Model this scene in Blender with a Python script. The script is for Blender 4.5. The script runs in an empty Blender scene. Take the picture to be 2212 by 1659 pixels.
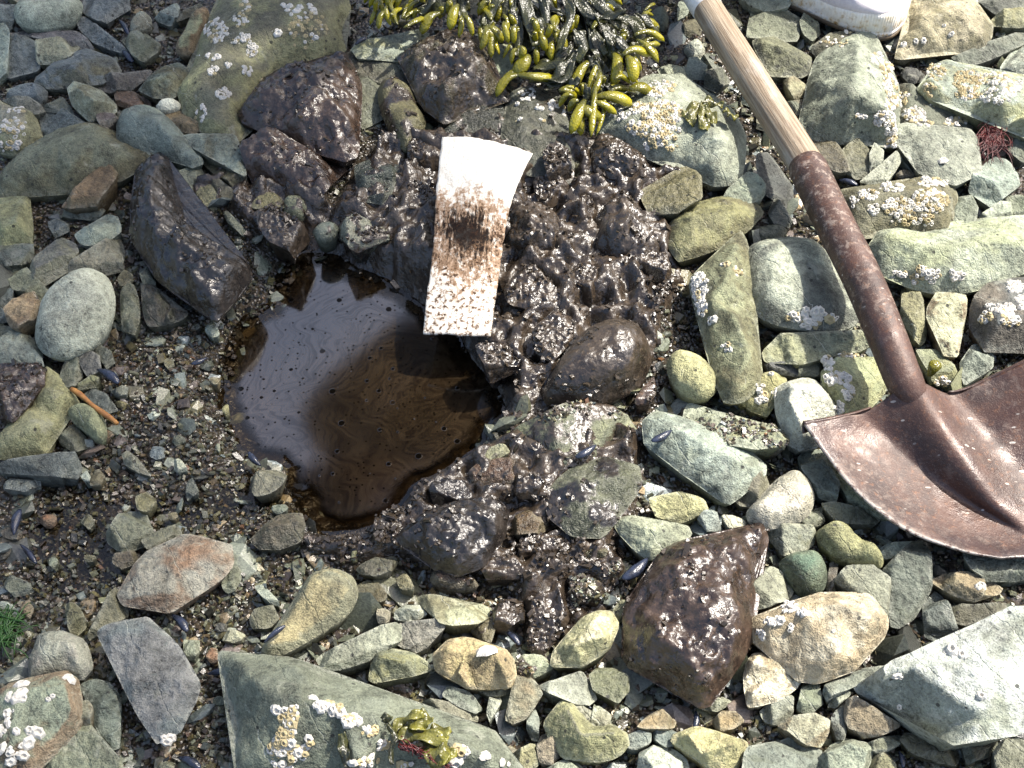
import bpy, math, random
import numpy as np
from mathutils import Vector, Matrix
from mathutils.geometry import delaunay_2d_cdt

random.seed(7)
scene = bpy.context.scene
col = scene.collection
R = math.radians

# ------------------------------------------------------------------ camera
TILT = R(36.0)                 # off straight down
DIST = 1.31                    # metres to the middle of the frame
CAM = np.array([0.0, -DIST * math.sin(TILT), DIST * math.cos(TILT)])
cam_d = bpy.data.cameras.new('camera')
cam_d.lens = 45.0
cam_d.sensor_width = 36.0
cam_d.clip_start = 0.02
cam_d.clip_end = 500.0
cam = bpy.data.objects.new('camera', cam_d)
cam.location = CAM
cam.rotation_euler = (TILT, 0, 0)
col.objects.link(cam)
scene.camera = cam

# ------------------------------------------------------------------ daylight
SUN_TO = Vector((0.50, 0.30, 0.81)).normalized()
world = bpy.data.worlds.new('World')
scene.world = world
world.use_nodes = True
wn = world.node_tree.nodes
wl = world.node_tree.links
sky = wn.new('ShaderNodeTexSky')
sky.sky_type = 'NISHITA'
sky.sun_disc = False
sky.sun_elevation = math.asin(SUN_TO.z)
sky.sun_rotation = math.atan2(SUN_TO.x, SUN_TO.y)
sky.air_density = 1.0
sky.dust_density = 4.0
sky.ozone_density = 1.0
bg = wn['Background']
wl.new(sky.outputs[0], bg.inputs[0])
bg.inputs[1].default_value = 0.145
sun_d = bpy.data.lights.new('sun', 'SUN')
sun_d.energy = 4.4
sun_d.angle = R(1.2)
sun_d.color = (1.0, 0.95, 0.86)
sun = bpy.data.objects.new('sun', sun_d)
sun.rotation_euler = SUN_TO.to_track_quat('Z', 'Y').to_euler()
col.objects.link(sun)
scene.view_settings.view_transform = 'Standard'
scene.view_settings.look = 'None'
scene.view_settings.gamma = 1.0
scene.view_settings.use_curve_mapping = False
scene.view_settings.exposure = 1.10

cy = scene.cycles
cy.max_bounces, cy.diffuse_bounces, cy.glossy_bounces, cy.transmission_bounces, cy.transparent_max_bounces = 6, 3, 3, 2, 8
cy.caustics_reflective = False
cy.caustics_refractive = False

# ------------------------------------------------------------------ helpers
FWD = np.array([0.0, math.sin(TILT), -math.cos(TILT)])
UPV = np.array([0.0, math.cos(TILT), math.sin(TILT)])
ORG = {'A': (0, 0), 'B': (737.33, 0), 'C': (1474.67, 0), 'D': (0, 553), 'E': (737.33, 553), 'F': (1474.67, 553),
       'G': (0, 1106), 'H': (737.33, 1106), 'I': (1474.67, 1106)}


def full(t, x, y):
    """survey sheet t, x, y -> position in the 2212 x 1659 survey frame"""
    if t == 'Z':
        return x, y
    o = ORG[t]
    return o[0] + x / 3.0, o[1] + y / 3.0


def gnd(X, Y, z=0.0):
    """survey frame -> point of the beach at height z"""
    sx = (np.asarray(X, float) - 1106.0) / 2212.0 * 0.8
    sy = -(np.asarray(Y, float) - 829.5) / 2212.0 * 0.8
    dx = sx
    dy = FWD[1] + sy * UPV[1]
    dz = FWD[2] + sy * UPV[2]
    t = (np.asarray(z, float) - CAM[2]) / dz
    return np.stack([CAM[0] + t * dx, CAM[1] + t * dy, np.zeros_like(t) + z], -1)


def survey(p):
    """point -> survey frame"""
    d = np.asarray(p, float) - CAM
    w = d @ FWD
    return 1106.0 + d[..., 0] / w / 0.8 * 2212.0, 829.5 - (d @ UPV) / w / 0.8 * 2212.0


def T(t, x, y, z=0.0):
    X, Y = full(t, x, y)
    return gnd(X, Y, z)


_rs = np.random.RandomState(11)
_perm = _rs.permutation(512)
_perm = np.concatenate([_perm, _perm, _perm])
_grad = _rs.normal(size=(512, 3))
_grad /= np.linalg.norm(_grad, axis=1)[:, None]


def noise3(p):
    p = np.asarray(p, float)
    i = np.floor(p).astype(int)
    f = p - i
    i &= 511
    u = f * f * f * (f * (f * 6 - 15) + 10)
    out = 0.0
    for dx in (0, 1):
        wx = u[:, 0] if dx else 1 - u[:, 0]
        a = _perm[i[:, 0] + dx]
        for dy in (0, 1):
            wy = u[:, 1] if dy else 1 - u[:, 1]
            b = _perm[(a + i[:, 1] + dy) & 1023]
            for dz in (0, 1):
                wz = u[:, 2] if dz else 1 - u[:, 2]
                g = _grad[_perm[(b + i[:, 2] + dz) & 1023]]
                d = (f[:, 0] - dx) * g[:, 0] + (f[:, 1] - dy) * g[:, 1] + (f[:, 2] - dz) * g[:, 2]
                out = out + d * wx * wy * wz
    return out * 1.6


def fbm(p, octaves=4, gain=0.5, lac=2.03):
    p = np.asarray(p, float)
    a, s, tot = 1.0, 0.0, 0.0
    for k in range(octaves):
        s = s + a * noise3(p + 17.3 * k)
        tot += a
        a *= gain
        p = p * lac
    return s / tot


def billow(p, octaves=3, gain=0.5):
    p = np.asarray(p, float)
    a, s, tot = 1.0, 0.0, 0.0
    for k in range(octaves):
        s = s + a * (1.0 - np.abs(noise3(p + 9.1 * k)) * 2.0)
        tot += a
        a *= gain
        p = p * 2.1
    return s / tot


def sstep(a, b, x):
    t = np.clip((x - a) / (b - a), 0, 1)
    return t * t * (3 - 2 * t)


def inside(poly, pts):
    x, y = pts[:, 0], pts[:, 1]
    c = np.zeros(len(pts), bool)
    n = len(poly)
    for i in range(n):
        x0, y0 = poly[i][:2]
        x1, y1 = poly[(i + 1) % n][:2]
        if y0 == y1:
            continue
        m = (y0 > y) != (y1 > y)
        c ^= m & (x < (x1 - x0) * (y - y0) / (y1 - y0) + x0)
    return c


def edge_dist(poly, pts):
    d = np.full(len(pts), 1e9)
    n = len(poly)
    for i in range(n):
        a = np.array(poly[i][:2], float)
        b = np.array(poly[(i + 1) % n][:2], float)
        ab = b - a
        t = np.clip(((pts - a) @ ab) / max(ab @ ab, 1e-12), 0, 1)
        q = pts - (a + t[:, None] * ab)
        d = np.minimum(d, np.hypot(q[:, 0], q[:, 1]))
    return d


def sdist(poly, pts):
    """signed distance, negative inside"""
    d = edge_dist(poly, pts)
    return np.where(inside(poly, pts), -d, d)


def chaikin(p, it=1):
    p = np.asarray(p, float)
    for _ in range(it):
        q = np.roll(p, -1, 0)
        p = np.stack([p * .75 + q * .25, p * .25 + q * .75], 1).reshape(-1, p.shape[1])
    return p


def resample(p, s, closed=True):
    p = np.asarray(p, float)
    if closed:
        p = np.vstack([p, p[:1]])
    seg = np.linalg.norm(np.diff(p, axis=0), axis=1)
    cum = np.concatenate([[0], np.cumsum(seg)])
    n = max(8 if closed else 2, int(round(cum[-1] / s)))
    tt = np.linspace(0, cum[-1], n, endpoint=False) if closed else np.linspace(0, cum[-1], n + 1)
    return np.stack([np.interp(tt, cum, p[:, k]) for k in range(p.shape[1])], 1)


def area(p):
    x, y = p[:, 0], p[:, 1]
    return 0.5 * np.sum(x * np.roll(y, -1) - y * np.roll(x, -1))


def mesh_obj(name, verts, faces, mat, parent=None, smooth=True, loc=None):
    me = bpy.data.meshes.new(name)
    me.from_pydata([tuple(map(float, v)) for v in verts], [], [tuple(map(int, f)) for f in faces])
    if smooth:
        me.polygons.foreach_set('use_smooth', [True] * len(me.polygons))
    if mat:
        me.materials.append(mat)
    me.update()
    o = bpy.data.objects.new(name, me)
    if loc is not None:
        o.location = loc
    if parent:
        o.parent = parent
    col.objects.link(o)
    return o


def mesh_np(name, verts, faces, mat, parent=None, smooth=True, loc=None):
    """fast path: verts (n,3), faces (m,3|4) arrays"""
    verts = np.asarray(verts, np.float32)
    faces = np.asarray(faces, np.int32)
    k = faces.shape[1]
    me = bpy.data.meshes.new(name)
    me.vertices.add(len(verts))
    me.vertices.foreach_set('co', verts.ravel())
    me.loops.add(faces.size)
    me.loops.foreach_set('vertex_index', faces.ravel())
    me.polygons.add(len(faces))
    me.polygons.foreach_set('loop_start', np.arange(0, faces.size, k, dtype=np.int32))
    me.polygons.foreach_set('use_smooth', np.full(len(faces), bool(smooth)))
    if mat:
        me.materials.append(mat)
    me.update(calc_edges=True)
    o = bpy.data.objects.new(name, me)
    if loc is not None:
        o.location = loc
    if parent:
        o.parent = parent
    col.objects.link(o)
    return o


def fattr(o, name, vals):
    a = o.data.attributes.new(name, 'FLOAT', 'POINT')
    a.data.foreach_set('value', np.asarray(vals, np.float32))


def cattr(o, name, rgb):
    a = o.data.attributes.new(name, 'FLOAT_COLOR', 'POINT')
    rgb = np.asarray(rgb, np.float32)
    a.data.foreach_set('color', np.concatenate([rgb, np.ones((len(rgb), 1), np.float32)], 1).ravel())


def tag(o, label=None, cat=None, group=None, kind=None):
    if label:
        o['label'] = label
    if cat:
        o['category'] = cat
    if group:
        o['group'] = group
    if kind:
        o['kind'] = kind
    return o


def empty(name, loc=(0, 0, 0), parent=None):
    o = bpy.data.objects.new(name, None)
    o.location = loc
    o.empty_display_size = 0.02
    if parent:
        o.parent = parent
    col.objects.link(o)
    return o


def tube(path, rad, n=10, caps=True):
    """verts, quads for a tube along path (m,3) with radii"""
    path = np.asarray(path, float)
    m = len(path)
    rad = np.broadcast_to(np.asarray(rad, float), (m,))
    tan = np.gradient(path, axis=0)
    tan /= np.linalg.norm(tan, axis=1)[:, None] + 1e-12
    ref = np.array([0.13, 0.31, 0.94])
    if abs(tan[0] @ ref) > 0.9:
        ref = np.array([1.0, 0, 0])
    V, F = [], []
    for i in range(m):
        a = np.cross(tan[i], ref)
        a /= np.linalg.norm(a)
        b = np.cross(tan[i], a)
        ref = -np.cross(tan[i], a) if False else ref
        for k in range(n):
            t = 2 * math.pi * k / n
            V.append(path[i] + rad[i] * (math.cos(t) * a + math.sin(t) * b))
    for i in range(m - 1):
        for k in range(n):
            F.append((i * n + k, i * n + (k + 1) % n, (i + 1) * n + (k + 1) % n, (i + 1) * n + k))
    if caps:
        F.append(tuple(range(n - 1, -1, -1)))
        F.append(tuple((m - 1) * n + k for k in range(n)))
    return V, F


# ------------------------------------------------------------------ materials
class NT:
    def __init__(self, name):
        self.m = bpy.data.materials.new(name)
        self.m.use_nodes = True
        self.t = self.m.node_tree
        self.b = self.t.nodes['Principled BSDF']
        self.out = self.t.nodes['Material Output']

    def n(self, typ, **kw):
        nd = self.t.nodes.new('ShaderNode' + typ)
        for k, v in kw.items():
            if k in ('operation', 'blend_type', 'data_type', 'attribute_name', 'attribute_type', 'feature', 'distance',
                     'noise_dimensions', 'wave_type', 'bands_direction', 'clamp_result', 'interpolation_type', 'normalize'):
                setattr(nd, k, v)
            else:
                key = int(k[1:]) if k[0] == 'i' and k[1:].isdigit() else k
                self.set(nd.inputs[key], v)
        return nd

    def set(self, sock, v):
        if hasattr(v, 'is_output') or isinstance(v, bpy.types.NodeSocket):
            self.t.links.new(v, sock)
        elif isinstance(v, bpy.types.Node):
            self.t.links.new(v.outputs[0], sock)
        else:
            if isinstance(v, (tuple, list)) and len(v) == 3 and sock.type == 'RGBA':
                v = (*v, 1.0)
            sock.default_value = v

    def math(self, op, a, b=None, clamp=False):
        nd = self.t.nodes.new('ShaderNodeMath')
        nd.operation = op
        nd.use_clamp = clamp
        self.set(nd.inputs[0], a)
        if b is not None:
            self.set(nd.inputs[1], b)
        return nd.outputs[0]

    def ramp(self, x, a, b, lo=0.0, hi=1.0):
        nd = self.t.nodes.new('ShaderNodeMapRange')
        nd.interpolation_type = 'SMOOTHSTEP'
        self.set(nd.inputs[0], x)
        for i, v in enumerate((a, b, lo, hi)):
            self.set(nd.inputs[i + 1], v)
        return nd.outputs[0]

    def mix(self, f, a, b, mode='MIX'):
        nd = self.t.nodes.new('ShaderNodeMix')
        nd.data_type = 'RGBA'
        nd.blend_type = mode
        self.set(nd.inputs[0], f)
        self.set(nd.inputs[6], a)
        self.set(nd.inputs[7], b)
        return nd.outputs[2]

    def fmix(self, f, a, b):
        nd = self.t.nodes.new('ShaderNodeMix')
        nd.data_type = 'FLOAT'
        self.set(nd.inputs[0], f)
        self.set(nd.inputs[2], a)
        self.set(nd.inputs[3], b)
        return nd.outputs[0]

    def noise(self, vec, scale, detail=4.0, rough=0.55, dist=0.0):
        nd = self.t.nodes.new('ShaderNodeTexNoise')
        if vec is not None:
            self.t.links.new(vec, nd.inputs['Vector'])
        self.set(nd.inputs['Scale'], scale)
        nd.inputs['Detail'].default_value = detail
        nd.inputs['Roughness'].default_value = rough
        nd.inputs['Distortion'].default_value = dist
        return nd.outputs[0]

    def voro(self, vec, scale, feature='F1', rand=1.0, out=0):
        nd = self.t.nodes.new('ShaderNodeTexVoronoi')
        nd.feature = feature
        if vec is not None:
            self.t.links.new(vec, nd.inputs['Vector'])
        nd.inputs['Scale'].default_value = scale
        nd.inputs['Randomness'].default_value = rand
        return nd.outputs[out]

    def attr(self, name, typ='GEOMETRY'):
        nd = self.t.nodes.new('ShaderNodeAttribute')
        nd.attribute_name = name
        nd.attribute_type = typ
        return nd

    def coord(self, rnd=True):
        tc = self.t.nodes.new('ShaderNodeTexCoord')
        if not rnd:
            return tc.outputs['Object']
        oi = self.t.nodes.new('ShaderNodeObjectInfo')
        mul = self.t.nodes.new('ShaderNodeVectorMath')
        mul.operation = 'SCALE'
        mul.inputs[0].default_value = (7.1, 3.3, 5.7)
        self.t.links.new(oi.outputs['Random'], mul.inputs['Scale'])
        add = self.t.nodes.new('ShaderNodeVectorMath')
        add.operation = 'ADD'
        self.t.links.new(tc.outputs['Object'], add.inputs[0])
        self.t.links.new(mul.outputs[0], add.inputs[1])
        return add.outputs[0]

    def bump(self, h, strength, dist, normal=None):
        nd = self.t.nodes.new('ShaderNodeBump')
        nd.inputs['Strength'].default_value = 1.0
        self.set(nd.inputs['Strength'], strength)
        nd.inputs['Distance'].default_value = dist
        self.set(nd.inputs['Height'], h)
        if normal is not None:
            self.set(nd.inputs['Normal'], normal)
        return nd.outputs[0]

    def done(self, color=None, rough=None, normal=None, **kw):
        for k, v in (('Base Color', color), ('Roughness', rough), ('Normal', normal)):
            if v is not None:
                self.set(self.b.inputs[k], v)
        for k, v in kw.items():
            self.set(self.b.inputs[k.replace('_', ' ')], v)
        return self.m


def mud_layer(nt, v, tint=None):
    """oiled mud: colour, roughness, height"""
    a = nt.noise(v, 48, 3, 0.6)
    b = nt.noise(v, 230, 3, 0.6)
    base = nt.mix(nt.ramp(a, .3, .75), (0.016, 0.012, 0.009), (0.048, 0.034, 0.022))
    base = nt.mix(nt.ramp(b, .52, .72), base, (0.080, 0.058, 0.038))
    if tint is not None:
        base = nt.mix(1.0, base, tint, 'MULTIPLY')
    rough = nt.ramp(a, .3, .72, .22, .40)
    vor = nt.voro(v, 95)
    h = nt.math('ADD', nt.math('MULTIPLY', b, .75), nt.math('MULTIPLY', vor, -.7))
    h = nt.math('ADD', h, nt.math('MULTIPLY', a, 1.3))
    h = nt.math('ADD', h, nt.math('MULTIPLY', nt.voro(v, 250), -.10))
    return base, rough, h


def rock_material(name, muddy):
    nt = NT(name)
    v = nt.coord()
    c = nt.attr('rock_col', 'OBJECT').outputs['Color']
    c2 = nt.attr('stain_col', 'OBJECT').outputs['Color']
    wet = nt.attr('wet', 'OBJECT').outputs['Fac']
    stain = nt.attr('stain', 'OBJECT').outputs['Fac']
    edge = nt.attr('edge').outputs['Fac']
    n1 = nt.noise(v, 26, 4, .66, .3)
    n2 = nt.noise(v, 170, 3, .7)
    n3 = nt.noise(v, 15, 3, .6, .6)
    n4 = nt.noise(v, 620, 2, .75)
    # grain and mottling
    k = nt.math('ADD', nt.ramp(n1, .28, .72, .55, 1.32), nt.math('MULTIPLY', nt.math('SUBTRACT', n2, .5), 1.5))
    k = nt.math('ADD', k, nt.math('MULTIPLY', nt.math('SUBTRACT', n4, .5), 1.7))
    kk = nt.n('CombineColor', Red=k, Green=k, Blue=nt.math('MULTIPLY', k, .96))
    base = nt.mix(1.0, c, kk.outputs[0], 'MULTIPLY')
    # stains: algae film, rust, lichen; the film prefers the flanks
    geo = nt.n('NewGeometry')
    nz = nt.n('SeparateXYZ', i0=geo.outputs['Normal']).outputs[2]
    flank = nt.ramp(nt.math('ADD', nz, nt.math('MULTIPLY', nt.math('SUBTRACT', n1, .5), .5)), .90, .62, 0, .8)
    sf = nt.math('MULTIPLY', nt.math('MAXIMUM', nt.ramp(n3, .48, .64), flank), stain, True)
    base = nt.mix(sf, base, nt.mix(1.0, c2, kk.outputs[0], 'MULTIPLY'))
    n5 = nt.noise(nt.n('VectorMath', operation='ADD', i0=v, i1=(3.1, 1.7, .4)).outputs[0], 40, 4, .72, .5)
    base = nt.mix(nt.ramp(n5, .57, .70, 0, .6), base, nt.mix(.55, c, (.075, .082, .040)))
    base = nt.mix(nt.ramp(n5, .42, .30, 0, .5), base, nt.mix(.55, c, (.46, .46, .37)))
    # straight hairline veins
    xyz = nt.n('SeparateXYZ', i0=v)
    ph = nt.math('ADD', nt.math('MULTIPLY', xyz.outputs[0], 21.0), nt.math('MULTIPLY', xyz.outputs[1], 13.0))
    ph = nt.math('ADD', ph, nt.math('MULTIPLY', n1, .55))
    vein = nt.math('ABSOLUTE', nt.math('SUBTRACT', nt.math('FRACT', ph), .5))
    vf = nt.math('MULTIPLY', nt.ramp(vein, .0, .012, .55, 0.0), nt.ramp(n3, .53, .60))
    base = nt.mix(vf, base, (.55, .56, .48))
    # worn pale edges
    ef = nt.math('MULTIPLY', edge, nt.ramp(n2, .36, .56))
    base = nt.mix(nt.math('MULTIPLY', ef, .5), base, nt.mix(.5, c, (.60, .60, .50)))
    # dark specks
    vd = nt.voro(v, 95)
    vc = vd.node.outputs[1]
    sp = nt.math('MULTIPLY', nt.ramp(vd, .14, .20, 1, 0), nt.ramp(nt.n('SeparateColor', i0=vc).outputs[0], .82, .86))
    base = nt.mix(nt.math('MULTIPLY', sp, .85), base, (.018, .018, .016))
    # wet stone is darker and glossier
    wetd = nt.mix(1.0, base, nt.mix(wet, (1, 1, 1), (.50, .49, .46)), 'MULTIPLY')
    rough = nt.math('ADD', nt.fmix(wet, .74, .26), nt.math('MULTIPLY', nt.math('SUBTRACT', n2, .5), .35))
    h = nt.math('ADD', nt.math('MULTIPLY', n2, 1.0), nt.math('MULTIPLY', n4, .5))
    h = nt.math('ADD', h, nt.math('MULTIPLY', n1, 1.5))
    h = nt.math('ADD', h, nt.ramp(vein, 0, .03, -.25, 0))
    nb = nt.bump(h, .95, .0030)
    if not muddy:
        return nt.done(wetd, rough, nb, Specular_IOR_Level=.45)
    mtint = nt.attr('mud_tint', 'OBJECT').outputs['Color']
    mud = nt.attr('mud').outputs['Fac']
    mc, mr, mh = mud_layer(nt, v, mtint)
    mm = nt.ramp(nt.math('ADD', mud, nt.math('MULTIPLY', nt.math('SUBTRACT', n2, .5), .5)), .42, .60)
    colr = nt.mix(mm, wetd, mc)
    nm = nt.bump(mh, .40, .0042)
    nmx = nt.n('Mix', data_type='VECTOR')
    nt.set(nmx.inputs[0], mm)
    nt.set(nmx.inputs[4], nb)
    nt.set(nmx.inputs[5], nm)
    return nt.done(colr, nt.fmix(mm, rough, mr), nmx.outputs[1], Specular_IOR_Level=nt.fmix(mm, .45, .7))


def ground_material():
    nt = NT('beach_sand')
    v = nt.coord(False)
    mud = nt.attr('mud').outputs['Fac']
    vd = nt.voro(v, 210)
    vor = vd.node.outputs[1]
    g = nt.n('SeparateColor', i0=vor).outputs[0]
    n = nt.noise(v, 40, 5, .6)
    base = nt.mix(g, (.018, .014, .010), (.066, .052, .034))
    base = nt.mix(nt.ramp(n, .35, .7), base, nt.mix(.5, base, (.035, .030, .022)))
    mc, mr, mh = mud_layer(nt, v)
    mm = nt.ramp(nt.math('ADD', mud, nt.math('MULTIPLY', nt.math('SUBTRACT', nt.noise(v, 150, 4, .6), .5), .5)), .4, .62)
    h = nt.math('MULTIPLY', vd, -1.2)
    nb = nt.bump(h, .9, .004)
    nm = nt.bump(mh, .44, .0045)
    nmx = nt.n('Mix', data_type='VECTOR')
    nt.set(nmx.inputs[0], mm)
    nt.set(nmx.inputs[4], nb)
    nt.set(nmx.inputs[5], nm)
    return nt.done(nt.mix(mm, base, mc), nt.fmix(mm, .32, mr), nmx.outputs[1], Specular_IOR_Level=.7)


def gravel_material():
    nt = NT('gravel')
    v = nt.coord(False)
    c = nt.attr('shard_col').outputs['Color']
    mud = nt.attr('mud').outputs['Fac']
    n = nt.noise(v, 500, 4, .6)
    base = nt.mix(1.0, c, nt.n('CombineColor', Red=nt.ramp(n, .3, .7, .6, 1.3), Green=nt.ramp(n, .3, .7, .6, 1.3), Blue=nt.ramp(n, .3, .7, .6, 1.25)).outputs[0], 'MULTIPLY')
    base = nt.mix(mud, base, (.040, .030, .020))
    return nt.done(base, nt.fmix(mud, .28, .24), nt.bump(n, .5, .001), Specular_IOR_Level=.65)


def simple(name, c1, c2, scale, rough=.6, bump=.3, bd=.001, spec=.5, detail=5, **kw):
    nt = NT(name)
    v = nt.coord()
    n = nt.noise(v, scale, detail, .6)
    n2 = nt.noise(v, scale * 6, 3, .6)
    c = nt.mix(nt.ramp(n, .3, .7), c1, c2)
    return nt.done(c, nt.math('ADD', nt.math('MULTIPLY', n2, .2), rough - .1), nt.bump(nt.math('ADD', n, n2), bump, bd),
                   Specular_IOR_Level=spec, **kw)


M = {}
M['rock'] = rock_material('rock_oiled', True)
M['rock_dry'] = rock_material('rock', False)
M['ground'] = ground_material()
M['gravel'] = gravel_material()

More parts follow.
